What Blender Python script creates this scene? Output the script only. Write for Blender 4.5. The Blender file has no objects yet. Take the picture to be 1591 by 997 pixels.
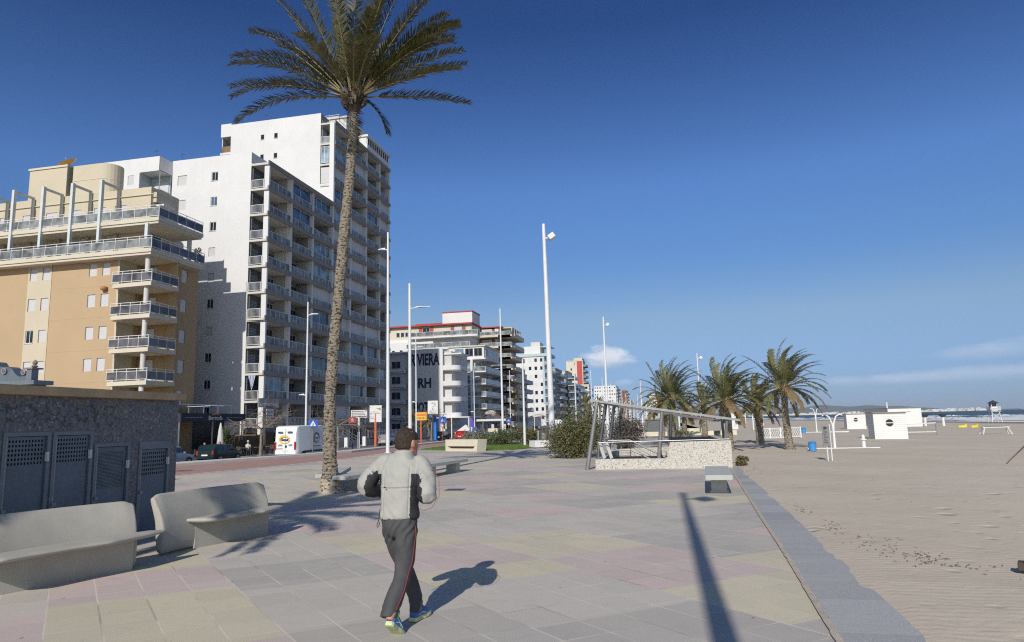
import bpy, bmesh, math, random
from mathutils import Vector, Matrix, noise as mnoise
rnd = random.Random(7)
sc = bpy.context.scene
col = sc.collection
PI = math.pi
R = math.radians
RZ = -0.8      # level of the street west of the promenade
SL = 0.014     # fall of the beach towards the sea
def gz(x): return -(x-3)*SL if x > 3 else 0.0

# ------------------------------------------------------------------ materials
MATS = {}
def nd(nt, t, **kw):
    n = nt.nodes.new(t)
    for k, v in kw.items():
        if k in n.inputs.keys(): n.inputs[k].default_value = v
        else: setattr(n, k, v)
    return n
def mix_rgb(nt, fac, a, b, mode='MIX'):
    n = nt.nodes.new('ShaderNodeMix'); n.data_type = 'RGBA'; n.blend_type = mode
    for i, v in ((0, fac), (6, a), (7, b)):
        if hasattr(v, 'links') or hasattr(v, 'is_output'): nt.links.new(v, n.inputs[i])
        elif i == 0: n.inputs[0].default_value = v
        else: n.inputs[i].default_value = (*v, 1) if len(v) == 3 else v
    return n.outputs[2]
def mth(nt, op, a, b=None, c=None, clamp=False):
    n = nt.nodes.new('ShaderNodeMath'); n.operation = op; n.use_clamp = clamp
    for i, v in enumerate((a, b, c)):
        if v is None: continue
        if isinstance(v, (int, float)): n.inputs[i].default_value = v
        else: nt.links.new(v, n.inputs[i])
    return n.outputs[0]
def base_mat(name):
    m = bpy.data.materials.new(name); m.use_nodes = True
    nt = m.node_tree; b = nt.nodes['Principled BSDF']
    return m, nt, b
def coords(nt, kind='Object', scale=1.0):
    t = nt.nodes.new('ShaderNodeTexCoord'); mp = nt.nodes.new('ShaderNodeMapping')
    if kind == 'World':
        g = nt.nodes.new('ShaderNodeNewGeometry'); nt.links.new(g.outputs['Position'], mp.inputs[0])
    else: nt.links.new(t.outputs[kind], mp.inputs[0])
    s = scale if isinstance(scale, tuple) else (scale,)*3
    mp.inputs['Scale'].default_value = s
    return mp.outputs[0]
def noise_out(nt, vec, scale, detail=4, rough=.6):
    n = nd(nt, 'ShaderNodeTexNoise', Scale=scale, Detail=detail, Roughness=rough)
    nt.links.new(vec, n.inputs['Vector']); return n.outputs['Fac']
def ramp(nt, fac, stops, interp='LINEAR'):
    r = nt.nodes.new('ShaderNodeValToRGB'); r.color_ramp.interpolation = interp
    e = r.color_ramp.elements
    while len(e) > 1: e.remove(e[0])
    e[0].position = stops[0][0]; e[0].color = (*stops[0][1], 1)
    for p, c in stops[1:]:
        q = e.new(p); q.color = (*c, 1)
    nt.links.new(fac, r.inputs[0]); return r.outputs[0]
def bump(nt, b, h, strength=.3, dist=.02):
    n = nt.nodes.new('ShaderNodeBump'); n.inputs['Strength'].default_value = strength; n.inputs['Distance'].default_value = dist
    nt.links.new(h, n.inputs['Height']); nt.links.new(n.outputs[0], b.inputs['Normal'])
def mat(name, c, rough=.8, metal=0, var=.12, sc_=3.0, grain=0, gscale=80, bmp=0, spec=None, stain=0, coord='Object'):
    """a plain procedural material: base colour with large soft variation, fine grain and bump"""
    if name in MATS: return MATS[name]
    m, nt, b = base_mat(name)
    b.inputs['Roughness'].default_value = rough; b.inputs['Metallic'].default_value = metal
    if spec is not None: b.inputs['Specular IOR Level'].default_value = spec
    v = coords(nt, coord)
    f = noise_out(nt, v, sc_, 5, .65)
    hi = tuple(min(1, x*(1+var)) for x in c); lo = tuple(x*(1-var*1.4) for x in c)
    o = ramp(nt, f, [(.3, lo), (.7, hi)])
    if stain:
        v2 = coords(nt, coord, (1.6, 1.6, .22)); s = noise_out(nt, v2, 2.2, 6, .7)
        s = mth(nt, 'MULTIPLY', mth(nt, 'SUBTRACT', s, .5, clamp=True), 3.0*stain, clamp=True)
        o = mix_rgb(nt, s, o, tuple(x*.45 for x in c))
    if grain:
        g = noise_out(nt, v, gscale, 2, .7)
        o = mix_rgb(nt, grain, o, ramp(nt, g, [(.3, tuple(x*.35 for x in c)), (.7, tuple(min(1, x*1.5) for x in c))]))
        if bmp: bump(nt, b, g, bmp, .01)
    elif bmp: bump(nt, b, f, bmp, .02)
    nt.links.new(o, b.inputs['Base Color']); MATS[name] = m
    return m
def glass(name, c, rough=.08, spec=.5):
    if name in MATS: return MATS[name]
    m, nt, b = base_mat(name)
    v = coords(nt, 'Object'); f = noise_out(nt, v, .9, 2)
    nt.links.new(ramp(nt, f, [(.35, tuple(x*.5 for x in c)), (.65, tuple(min(1, x*1.4) for x in c))]), b.inputs['Base Color'])
    b.inputs['Roughness'].default_value = rough; b.inputs['Specular IOR Level'].default_value = spec
    MATS[name] = m; return m
M = lambda n: MATS[n]
mat('white_paint', (.70, .70, .69), .6, var=.04, sc_=1.2, stain=.12)
mat('white_render', (.64, .645, .65), .85, var=.035, sc_=.35, stain=.10, bmp=.15)
mat('offwhite_render', (.56, .555, .53), .85, var=.05, sc_=.4, stain=.25)
mat('white_metal', (.66, .67, .69), .4, var=.05, stain=.1)
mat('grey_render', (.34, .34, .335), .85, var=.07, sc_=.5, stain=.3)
mat('slab_grey', (.26, .245, .235), .85, var=.12, sc_=1.5, stain=.5)
mat('slab_pale', (.55, .54, .51), .8, var=.07, sc_=1.0, stain=.35)
mat('stripe_dark', (.09, .11, .13), .7, var=.1)
mat('tan_render', (.44, .325, .20), .85, var=.035, sc_=.3, stain=.08, bmp=.1)
mat('beige_render', (.53, .475, .36), .85, var=.035, sc_=.3, stain=.12, bmp=.1)
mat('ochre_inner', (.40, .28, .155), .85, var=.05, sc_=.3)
mat('cream_render', (.57, .53, .43), .85, var=.05, sc_=.3, stain=.12)
mat('shutter', (.56, .565, .58), .55, var=.03, sc_=.8)
mat('brick_red', (.235, .115, .085), .85, var=.15, sc_=.8)
mat('roof_red', (.36, .05, .04), .7, var=.12, sc_=1)
mat('panel_red', (.42, .06, .06), .7, var=.08)
mat('navy', (.012, .02, .06), .6, var=.1)
mat('blue_pale', (.42, .50, .53), .5, var=.08)
mat('dark_frame', (.05, .055, .06), .5)
mat('black', (.015, .015, .017), .6)
mat('steel', (.30, .30, .295), .45, .75, var=.12, sc_=4)
mat('steel_dark', (.13, .135, .14), .45, .7, var=.15, sc_=3)
mat('door_steel', (.15, .18, .215), .45, .35, var=.14, sc_=2.5, stain=.25)
mat('door_frame', (.19, .215, .245), .45, .3, var=.12, sc_=3)
mat('concrete_bench', (.385, .37, .325), .85, var=.10, sc_=2.2, grain=.12, gscale=160, bmp=.12, stain=.1)
mat('concrete_slab', (.44, .45, .43), .8, var=.08, sc_=2.5, grain=.15, gscale=120, bmp=.1, stain=.15)
mat('cream_concrete', (.60, .55, .43), .8, var=.06, sc_=2, grain=.08, gscale=90)
mat('kiosk_cap', (.50, .36, .21), .85, var=.16, sc_=2.5, stain=.35, bmp=.2)
mat('bark', (.26, .21, .15), .95, var=.35, sc_=6, grain=.35, gscale=18, bmp=.6)
mat('bark_grey', (.25, .22, .18), .95, var=.2, sc_=3)
mat('bark_root', (.46, .40, .31), .95, var=.3, sc_=7, grain=.4, gscale=25, bmp=.7)
mat('rubber', (.02, .02, .02), .85)
mat('rim', (.35, .36, .37), .35, .8)
mat('hair', (.035, .022, .014), .8, var=.5, sc_=40, grain=.3, gscale=90)
mat('skin', (.46, .23, .15), .55, var=.12, sc_=20)
mat('jacket', (.345, .345, .32), .75, var=.06, sc_=7)
mat('jacket_black', (.018, .019, .024), .75, var=.2)
mat('trousers', (.062, .064, .070), .85, var=.14, sc_=9)
mat('piping_red', (.32, .03, .035), .6)
mat('joint_sand', (.46, .40, .33), .95, var=.25, sc_=6, grain=.4, gscale=60)
mat('pergola_white', (.56, .60, .60), .6, var=.05)
mat('shoe_blue', (.03, .13, .46), .5, var=.25, sc_=30)
mat('shoe_sole', (.55, .60, .34), .7, var=.2, sc_=30)
mat('shoe_white', (.7, .72, .72), .6)
mat('bin_blue', (.05, .26, .60), .45, var=.08)
mat('yellow', (.75, .60, .03), .5)
mat('sign_yellow', (.80, .45, .04), .5)
mat('sign_blue', (.03, .10, .42), .4)
mat('sign_red', (.60, .03, .04), .4)
mat('sign_orange', (.75, .16, .05), .4)
mat('sign_green', (.15, .42, .06), .4)
mat('purple', (.10, .06, .42), .6)
mat('inflate_blue', (.02, .18, .60), .45)
mat('grass_green', (.10, .16, .03), .9, var=.3, sc_=1.5, grain=.3, gscale=30)
mat('leaf_hedge', (.07, .11, .03), .8, var=.35, sc_=2)
mat('leaf_grey', (.17, .18, .13), .85, var=.25, sc_=2)
mat('leaf_olive', (.105, .11, .04), .8, var=.45, sc_=3)
mat('leaf_brown', (.20, .15, .08), .85, var=.3, sc_=3)
mat('leaf_purple', (.17, .145, .15), .85, var=.35, sc_=4)
mat('twig', (.24, .19, .145), .9, var=.2)
mat('asphalt', (.20, .185, .18), .9, var=.12, sc_=.6, grain=.25, gscale=40)
mat('pavers_pink', (.34, .255, .235), .9, var=.14, sc_=.5, grain=.2, gscale=30)
mat('kerb', (.58, .56, .52), .85, var=.08, sc_=1.5, stain=.2)
mat('lane_red', (.38, .235, .195), .9, var=.10, sc_=.8, grain=.25, gscale=60)
mat('path_grey', (.44, .415, .385), .9, var=.10, sc_=.4, grain=.2, gscale=30)
mat('awning_navy', (.03, .035, .055), .8, var=.15)
mat('shade_dark', (.02, .02, .022), .9)
mat('debris', (.13, .09, .055), .95, var=.4, sc_=30)
mat('wood', (.22, .14, .08), .8, var=.25, sc_=8)
mat('wood_dark', (.07, .05, .035), .8, var=.25, sc_=8)
mat('dish_orange', (.75, .42, .07), .5)
mat('hill', (.10, .105, .09), .95, var=.2, sc_=.002)
mat('terracotta', (.40, .17, .08), .8)
mat('car_silverblue', (.30, .37, .47), .28, .45, var=.02)
mat('car_green', (.010, .030, .035), .25, .3, var=.02)
mat('car_grey', (.42, .44, .46), .3, .5, var=.02)
mat('car_black', (.015, .016, .02), .2, .2, var=.02)
mat('car_red', (.45, .01, .015), .22, .1, var=.02)
mat('car_white', (.74, .75, .76), .3, .0, var=.02)
mat('lamp_red', (.40, .02, .02), .3)
mat('lamp_clear', (.7, .72, .75), .15)
glass('glass_dark', (.02, .028, .035))
glass('glass_blue', (.07, .12, .19), .06)
glass('glass_blue_pale', (.22, .30, .36), .1)
glass('glass_rail', (.19, .205, .21), .35, .25)
glass('glass_smoke', (.10, .095, .105), .2)
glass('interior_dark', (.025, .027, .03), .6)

def leafmat(name, stops, tr=.25, scale=1.2, rough=.6):
    m, nt, b = base_mat(name)
    v = coords(nt, 'Object'); f = noise_out(nt, v, scale, 6, .8)
    o = ramp(nt, f, stops); nt.links.new(o, b.inputs['Base Color']); b.inputs['Roughness'].default_value = rough
    t = nt.nodes.new('ShaderNodeBsdfTranslucent'); nt.links.new(o, t.inputs['Color'])
    mx = nt.nodes.new('ShaderNodeMixShader'); mx.inputs[0].default_value = tr
    nt.links.new(b.outputs[0], mx.inputs[1]); nt.links.new(t.outputs[0], mx.inputs[2])
    nt.links.new(mx.outputs[0], nt.nodes['Material Output'].inputs[0])
    MATS[name] = m; return m
leafmat('frond', [(.3, (.045, .055, .018)), (.5, (.10, .10, .035)), (.68, (.22, .18, .08))], scale=1.6)
leafmat('frond_wind', [(.3, (.06, .085, .035)), (.5, (.15, .165, .07)), (.68, (.34, .29, .15))], scale=1.3)
leafmat('frond_dry', [(.35, (.16, .12, .055)), (.6, (.30, .22, .12))], scale=2)
mat('rachis', (.19, .155, .065), .6, var=.25, sc_=2)

def checker_cells(nt, vec, scale):
    """cell colour value 0..1 for a grid of small tiles and a grout mask"""
    mp = nt.nodes.new('ShaderNodeMapping'); mp.inputs['Scale'].default_value = scale
    nt.links.new(vec, mp.inputs[0])
    fl = nt.nodes.new('ShaderNodeVectorMath'); fl.operation = 'FLOOR'; nt.links.new(mp.outputs[0], fl.inputs[0])
    w = nt.nodes.new('ShaderNodeTexWhiteNoise'); w.noise_dimensions = '3D'; nt.links.new(fl.outputs[0], w.inputs[0])
    fr = nt.nodes.new('ShaderNodeVectorMath'); fr.operation = 'FRACTION'; nt.links.new(mp.outputs[0], fr.inputs[0])
    sp = nt.nodes.new('ShaderNodeSeparateXYZ'); nt.links.new(fr.outputs[0], sp.inputs[0])
    return w.outputs[0], sp
# mosaic wall of the service building
m, nt, b = base_mat('mosaic'); MATS['mosaic'] = m
v = coords(nt, 'World'); val, sp = checker_cells(nt, v, (1.3, 26, 26))
c = ramp(nt, val, [(0, (.10, .12, .15)), (.28, (.155, .165, .18)), (.5, (.19, .17, .165)), (.62, (.05, .07, .13)), (.74, (.15, .075, .055)), (.83, (.24, .20, .165)), (.90, (.10, .14, .22)), (.96, (.30, .29, .27))], 'CONSTANT')
e1 = mth(nt, 'LESS_THAN', mth(nt, 'ABSOLUTE', mth(nt, 'SUBTRACT', sp.outputs[1], .5)), .40)
e2 = mth(nt, 'LESS_THAN', mth(nt, 'ABSOLUTE', mth(nt, 'SUBTRACT', sp.outputs[2], .5)), .40)
c = mix_rgb(nt, mth(nt, 'MULTIPLY', e1, e2), (.14, .135, .13), c)
gn = noise_out(nt, coords(nt, 'World', (1, 1.6, 1.6)), 3.2, 3, .5)     # faded graffiti strokes on the upper wall
band = mth(nt, 'LESS_THAN', mth(nt, 'ABSOLUTE', mth(nt, 'SUBTRACT', gn, .5)), .022)
spz = nt.nodes.new('ShaderNodeSeparateXYZ'); nt.links.new(v, spz.inputs[0])
up = mth(nt, 'MULTIPLY', mth(nt, 'GREATER_THAN', spz.outputs[2], 1.82), mth(nt, 'LESS_THAN', spz.outputs[2], 2.16))
up = mth(nt, 'MULTIPLY', up, mth(nt, 'LESS_THAN', spz.outputs[1], 9.6))
c = mix_rgb(nt, mth(nt, 'MULTIPLY', mth(nt, 'MULTIPLY', band, up), .75), c, (.02, .02, .025))
nt.links.new(c, b.inputs['Base Color']); b.inputs['Roughness'].default_value = .35
# white terrazzo / broken tile parapet
m, nt, b = base_mat('terrazzo'); MATS['terrazzo'] = m
v = coords(nt, 'World')
vo = nd(nt, 'ShaderNodeTexVoronoi', Scale=34.0); nt.links.new(v, vo.inputs['Vector'])
sx = nt.nodes.new('ShaderNodeSeparateColor'); nt.links.new(vo.outputs['Color'], sx.inputs[0])
c = ramp(nt, sx.outputs[0], [(0, (.58, .57, .54)), (.48, (.51, .50, .47)), (.66, (.46, .33, .27)), (.73, (.34, .42, .44)), (.80, (.50, .49, .45)), (.88, (.20, .19, .18)), (.94, (.54, .45, .22))], 'CONSTANT')
vd = nd(nt, 'ShaderNodeTexVoronoi', Scale=34.0); vd.feature = 'DISTANCE_TO_EDGE'; nt.links.new(v, vd.inputs['Vector'])
c = mix_rgb(nt, mth(nt, 'LESS_THAN', vd.outputs[0], .06), c, (.33, .30, .26))
nt.links.new(c, b.inputs['Base Color']); b.inputs['Roughness'].default_value = .75
# palm trunk: leaf-scar rings
def trunkmat(name, lo, hi, ring):
    m, nt, b = base_mat(name); MATS[name] = m
    v = coords(nt, 'World', (6, 6, ring*2.4)); f = noise_out(nt, v, 1.0, 7, .8)
    v2 = coords(nt, 'World'); w = nd(nt, 'ShaderNodeTexVoronoi', Scale=1.0)
    v3 = coords(nt, 'World', (13, 13, ring*2.2)); nt.links.new(v3, w.inputs['Vector'])
    c = ramp(nt, f, [(.32, lo), (.62, hi)])
    c = mix_rgb(nt, mth(nt, 'GREATER_THAN', w.outputs[0], .66), c, tuple(x*.4 for x in lo))
    nt.links.new(c, b.inputs['Base Color']); b.inputs['Roughness'].default_value = .95
    bump(nt, b, f, .8, .05)
trunkmat('palm_trunk', (.15, .125, .095), (.34, .295, .23), 12)
trunkmat('palm_root', (.24, .20, .15), (.56, .49, .38), 7)
# pavement tiles: four block colours sharing joints on a slanted grid
def tile_mat(name, c0):
    m, nt, b = base_mat(name); MATS[name] = m
    v = coords(nt, 'World')
    s = nt.nodes.new('ShaderNodeSeparateXYZ'); nt.links.new(v, s.inputs[0])
    X, Y = s.outputs[0], s.outputs[1]
    P = mth(nt, 'ADD', mth(nt, 'MULTIPLY', X, .70711), mth(nt, 'MULTIPLY', Y, .70711))
    Q = mth(nt, 'ADD', mth(nt, 'MULTIPLY', X, -.616), mth(nt, 'MULTIPLY', Y, .788))
    P = mth(nt, 'DIVIDE', mth(nt, 'ADD', P, .10), .435); Q = mth(nt, 'DIVIDE', mth(nt, 'ADD', Q, -.09), .49)
    cb = nt.nodes.new('ShaderNodeCombineXYZ')
    nt.links.new(mth(nt, 'FLOOR', P), cb.inputs[0]); nt.links.new(mth(nt, 'FLOOR', Q), cb.inputs[1])
    w = nt.nodes.new('ShaderNodeTexWhiteNoise'); w.noise_dimensions = '2D'; nt.links.new(cb.outputs[0], w.inputs[0])
    shade = mth(nt, 'ADD', mth(nt, 'MULTIPLY', w.outputs[0], .26), .86)
    f = noise_out(nt, v, .55, 5, .65); f2 = noise_out(nt, v, 1.0/.16, 3, .6)
    g = noise_out(nt, v, 130, 2, .8)
    o = mix_rgb(nt, 1.0, c0, (1, 1, 1), 'MULTIPLY')
    hs = nt.nodes.new('ShaderNodeHueSaturation'); nt.links.new(o, hs.inputs['Color']); nt.links.new(shade, hs.inputs['Value'])
    o = hs.outputs[0]
    o = mix_rgb(nt, .55, o, ramp(nt, g, [(.30, tuple(x*.35 for x in c0)), (.5, c0), (.72, tuple(min(1, x*1.75) for x in c0))]))
    o = mix_rgb(nt, mth(nt, 'MULTIPLY', mth(nt, 'SUBTRACT', f, .44, clamp=True), 2.4, clamp=True), o, (.50, .46, .395))   # trodden-in sand
    o = mix_rgb(nt, mth(nt, 'MULTIPLY', mth(nt, 'SUBTRACT', f2, .56, clamp=True), 1.6, clamp=True), o, tuple(x*.7 for x in c0))
    # joints: long ones clear and pale, cross ones fainter and broken up
    fp = mth(nt, 'ABSOLUTE', mth(nt, 'SUBTRACT', mth(nt, 'FRACT', P), .5))
    fq = mth(nt, 'ABSOLUTE', mth(nt, 'SUBTRACT', mth(nt, 'FRACT', Q), .5))
    jp = mth(nt, 'GREATER_THAN', fp, .480); jq = mth(nt, 'GREATER_THAN', fq, .482)
    brk = ramp(nt, noise_out(nt, v, .9, 3), [(.38, (0, 0, 0)), (.6, (1, 1, 1))])
    jq = mth(nt, 'MULTIPLY', jq, brk)
    jj = mth(nt, 'MAXIMUM', mth(nt, 'MULTIPLY', jp, mth(nt, 'ADD', mth(nt, 'MULTIPLY', brk, .5), .45)), mth(nt, 'MULTIPLY', jq, .8))
    jcol = ramp(nt, noise_out(nt, v, .7, 2), [(.38, (.30, .24, .19)), (.5, (.66, .60, .52))])
    o = mix_rgb(nt, mth(nt, 'MULTIPLY', jj, .8), o, jcol)
    # specks and gum
    sv = nd(nt, 'ShaderNodeTexVoronoi', Scale=1.7); nt.links.new(v, sv.inputs['Vector'])
    o = mix_rgb(nt, mth(nt, 'MULTIPLY', mth(nt, 'LESS_THAN', sv.outputs[0], .030), .7), o, (.06, .055, .05))
    nt.links.new(o, b.inputs['Base Color']); b.inputs['Roughness'].default_value = .85
    h = mth(nt, 'SUBTRACT', g, mth(nt, 'MULTIPLY', jj, 1.5))
    bump(nt, b, h, .35, .004)
tile_mat('tile_pink', (.53, .435, .40)); tile_mat('tile_yellow', (.55, .50, .365))
tile_mat('tile_grey', (.50, .465, .41)); tile_mat('tile_dark', (.42, .395, .355))
# grey granite strip
m, nt, b = base_mat('granite'); MATS['granite'] = m
v = coords(nt, 'World'); s = nt.nodes.new('ShaderNodeSeparateXYZ'); nt.links.new(v, s.inputs[0])
Y = mth(nt, 'DIVIDE', s.outputs[1], 1.02); w = nt.nodes.new('ShaderNodeTexWhiteNoise'); w.noise_dimensions = '1D'
nt.links.new(mth(nt, 'FLOOR', Y), w.inputs['W'])
c = ramp(nt, w.outputs[0], [(0, (.29, .28, .27)), (.5, (.36, .35, .335)), (1, (.46, .45, .43))])
g = noise_out(nt, v, 120, 2, .8)
c = mix_rgb(nt, .5, c, ramp(nt, g, [(.3, (.10, .105, .11)), (.5, (.33, .335, .345)), (.7, (.60, .60, .61))]))
f = noise_out(nt, coords(nt, 'World', (1, 3, 1)), .8, 5)
c = mix_rgb(nt, mth(nt, 'MULTIPLY', mth(nt, 'SUBTRACT', f, .5, clamp=True), 2.4, clamp=True), c, (.48, .45, .41))
j = mth(nt, 'LESS_THAN', mth(nt, 'FRACT', Y), .012)
c = mix_rgb(nt, j, c, (.45, .43, .40))
nt.links.new(c, b.inputs['Base Color']); b.inputs['Roughness'].default_value = .7
# sand
m, nt, b = base_mat('sand'); MATS['sand'] = m
v = coords(nt, 'World')
f = noise_out(nt, v, .18, 6, .6); f2 = noise_out(nt, v, 2.3, 5, .65); g = noise_out(nt, v, 220, 2, .7)
c = ramp(nt, f, [(.35, (.50, .43, .335)), (.65, (.58, .51, .405))])
c = mix_rgb(nt, mth(nt, 'MULTIPLY', mth(nt, 'SUBTRACT', f2, .52, clamp=True), 1.4, clamp=True), c, (.36, .305, .23))
c = mix_rgb(nt, .25, c, ramp(nt, g, [(.3, (.24, .20, .15)), (.7, (.68, .61, .50))]))
# wet sand near the water line (its own darker colour)
s = nt.nodes.new('ShaderNodeSeparateXYZ'); nt.links.new(v, s.inputs[0])
wet = mth(nt, 'MULTIPLY', mth(nt, 'SUBTRACT', -0.74, s.outputs[2], clamp=True), 7, clamp=True)
c = mix_rgb(nt, wet, c, (.20, .165, .13))
nt.links.new(c, b.inputs['Base Color']); b.inputs['Roughness'].default_value = .95
fv_ = nd(nt, 'ShaderNodeTexVoronoi', Scale=2.4); fv_.feature = 'SMOOTH_F1'; nt.links.new(v, fv_.inputs['Vector'])
fp_ = mth(nt, 'MULTIPLY', mth(nt, 'SUBTRACT', .24, fv_.outputs[0], clamp=True), mth(nt, 'MULTIPLY', mth(nt, 'SUBTRACT', noise_out(nt, v, .25, 3), .42, clamp=True), -70.0))
wv = nd(nt, 'ShaderNodeTexWave', Scale=2.6, Distortion=5.0, Detail=3.0); wv.bands_direction = 'Y'
wv.inputs['Detail Scale'].default_value = .8
nt.links.new(coords(nt, 'World', (.35, 1, 1)), wv.inputs['Vector'])
hh = mth(nt, 'ADD', mth(nt, 'ADD', fp_, mth(nt, 'MULTIPLY', wv.outputs['Fac'], .10)), mth(nt, 'ADD', f2, mth(nt, 'MULTIPLY', noise_out(nt, v, 11, 4), .5)))
bump(nt, b, hh, .55, .03)
# sea
m, nt, b = base_mat('sea'); MATS['sea'] = m
v = coords(nt, 'World', (.55, .22, 1))
f = noise_out(nt, v, .25, 6, .7); f3 = noise_out(nt, coords(nt, 'World', (.12, .035, 1)), 1.0, 6, .65)
s = nt.nodes.new('ShaderNodeSeparateXYZ'); nt.links.new(coords(nt, 'World'), s.inputs[0])
c = ramp(nt, f3, [(.35, (.030, .062, .075)), (.65, (.065, .105, .105))])
near = mth(nt, 'SUBTRACT', 1.0, mth(nt, 'DIVIDE', mth(nt, 'SUBTRACT', s.outputs[0], 72), 55), clamp=True)
c = mix_rgb(nt, mth(nt, 'MULTIPLY', near, .6), c, (.15, .17, .15))
cap = mth(nt, 'GREATER_THAN', noise_out(nt, coords(nt, 'World', (.30, .045, 1)), 1.0, 7, .7), .672)
c = mix_rgb(nt, mth(nt, 'MULTIPLY', cap, .7), c, (.62, .64, .64))
nt.links.new(c, b.inputs['Base Color']); b.inputs['Roughness'].default_value = .42
b.inputs['Specular IOR Level'].default_value = .25
bump(nt, b, f, .8, .6)
mat('foam', (.74, .75, .75), .8, var=.1, sc_=.5)

# ------------------------------------------------------------------ mesh builder
class MB:
    def __init__(s): s.v = []; s.f = []; s.m = []; s.mats = []
    def mi(s, mt):
        if mt not in s.mats: s.mats.append(mt)
        return s.mats.index(mt)
    def face(s, pts, mt):
        n = len(s.v); s.v += [tuple(p) for p in pts]; s.f.append(tuple(range(n, n+len(pts)))); s.m.append(s.mi(mt))
    def mesh(s, vs, fs, mt):
        n = len(s.v); k = s.mi(mt); s.v += [tuple(p) for p in vs]
        for f in fs: s.f.append(tuple(i+n for i in f)); s.m.append(k)
    def box(s, x0, x1, y0, y1, z0, z1, mt):
        v = [(x, y, z) for z in (z0, z1) for y in (y0, y1) for x in (x0, x1)]
        s.mesh(v, [(0, 2, 3, 1), (4, 5, 7, 6), (0, 1, 5, 4), (2, 6, 7, 3), (0, 4, 6, 2), (1, 3, 7, 5)], mt); return s
    def rbox(s, c, sx, sy, sz, rz, mt, tilt=None):
        Mx = Matrix.Translation(c) @ Matrix.Rotation(rz, 4, 'Z')
        if tilt: Mx = Mx @ Matrix.Rotation(tilt[1], 4, tilt[0])
        v = [Mx @ Vector((x*sx/2, y*sy/2, z*sz/2)) for z in (-1, 1) for y in (-1, 1) for x in (-1, 1)]
        s.mesh(v, [(0, 2, 3, 1), (4, 5, 7, 6), (0, 1, 5, 4), (2, 6, 7, 3), (0, 4, 6, 2), (1, 3, 7, 5)], mt); return s
    def bar(s, a, b, w, h, mt, up=(0, 0, 1)):
        a = Vector(a); b = Vector(b); d = (b-a).normalized(); u = Vector(up)
        if abs(d.dot(u)) > .98: u = Vector((1, 0, 0))
        r = d.cross(u).normalized(); u = r.cross(d)
        v = [p + r*(i*w/2) + u*(j*h/2) for p in (a, b) for j in (-1, 1) for i in (-1, 1)]
        s.mesh(v, [(0, 1, 3, 2), (4, 6, 7, 5), (0, 4, 5, 1), (2, 3, 7, 6), (0, 2, 6, 4), (1, 5, 7, 3)], mt); return s
    def tube(s, pts, rs, mt, n=8, cap=True):
        pts = [Vector(p) for p in pts]
        if isinstance(rs, (int, float)): rs = [rs]*len(pts)
        vs = []; ref = None
        for i, p in enumerate(pts):
            d = (pts[min(i+1, len(pts)-1)] - pts[max(i-1, 0)]).normalized()
            if ref is None: ref = Vector((0, 0, 1)) if abs(d.z) < .9 else Vector((1, 0, 0))
            a = d.cross(ref).normalized(); bb = d.cross(a).normalized(); ref = -bb if False else a.cross(d)
            for k in range(n):
                t = 2*PI*k/n; vs.append(p + (a*math.cos(t) + bb*math.sin(t))*rs[i])
        fs = []
        for i in range(len(pts)-1):
            for k in range(n):
                fs.append((i*n+k, i*n+(k+1) % n, (i+1)*n+(k+1) % n, (i+1)*n+k))
        if cap: fs.append(tuple(reversed(range(n)))); fs.append(tuple(range((len(pts)-1)*n, len(pts)*n)))
        s.mesh(vs, fs, mt); return s
    def lathe(s, prof, c, mt, n=20, cap=True):
        vs = [(c[0]+r*math.cos(2*PI*k/n), c[1]+r*math.sin(2*PI*k/n), c[2]+z) for r, z in prof for k in range(n)]
        fs = [(i*n+k, i*n+(k+1) % n, (i+1)*n+(k+1) % n, (i+1)*n+k) for i in range(len(prof)-1) for k in range(n)]
        if cap: fs += [tuple(reversed(range(n))), tuple(range((len(prof)-1)*n, len(prof)*n))]
        s.mesh(vs, fs, mt); return s
    def prism(s, poly, fn, d0, d1, mt):
        """poly in 2D, fn(u,w,d)->xyz"""
        n = len(poly); vs = [fn(u, w, d0) for u, w in poly] + [fn(u, w, d1) for u, w in poly]
        s.mesh(vs, [tuple(range(n)), tuple(reversed(range(n, 2*n)))] + [(i, (i+1) % n, n+(i+1) % n, n+i) for i in range(n)], mt); return s
    def loft(s, rings, mt, cap=True):
        n = len(rings[0]); vs = [p for r in rings for p in r]
        fs = [(i*n+k, i*n+(k+1) % n, (i+1)*n+(k+1) % n, (i+1)*n+k) for i in range(len(rings)-1) for k in range(n)]
        if cap: fs += [tuple(reversed(range(n))), tuple(range((len(rings)-1)*n, len(rings)*n))]
        s.mesh(vs, fs, mt); return s
    def build(s, name, parent=None, smooth=False, bevel=0, fix=True):
        me = bpy.data.meshes.new(name); me.from_pydata(s.v, [], s.f)
        for mt in s.mats: me.materials.append(MATS[mt])
        me.polygons.foreach_set('material_index', s.m)
        if fix:
            bm = bmesh.new(); bm.from_mesh(me); bmesh.ops.remove_doubles(bm, verts=bm.verts, dist=1e-5) if smooth else None
            bmesh.ops.recalc_face_normals(bm, faces=bm.faces); bm.to_mesh(me); bm.free()
        if smooth: me.polygons.foreach_set('use_smooth', [True]*len(me.polygons))
        me.update(); o = bpy.data.objects.new(name, me); col.objects.link(o)
        if bevel:
            md = o.modifiers.new('bevel', 'BEVEL'); md.width = bevel; md.segments = 2; md.limit_method = 'ANGLE'
        if parent:
            o.parent = parent; o.matrix_parent_inverse = Matrix.Translation(-Vector(parent.location)) if parent.get('_w') else Matrix()
        return o
def tag(o, label=None, cat=None, group=None, kind=None):
    if label: o['label'] = label
    if cat: o['category'] = cat
    if group: o['group'] = group
    if kind: o['kind'] = kind
    return o
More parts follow.
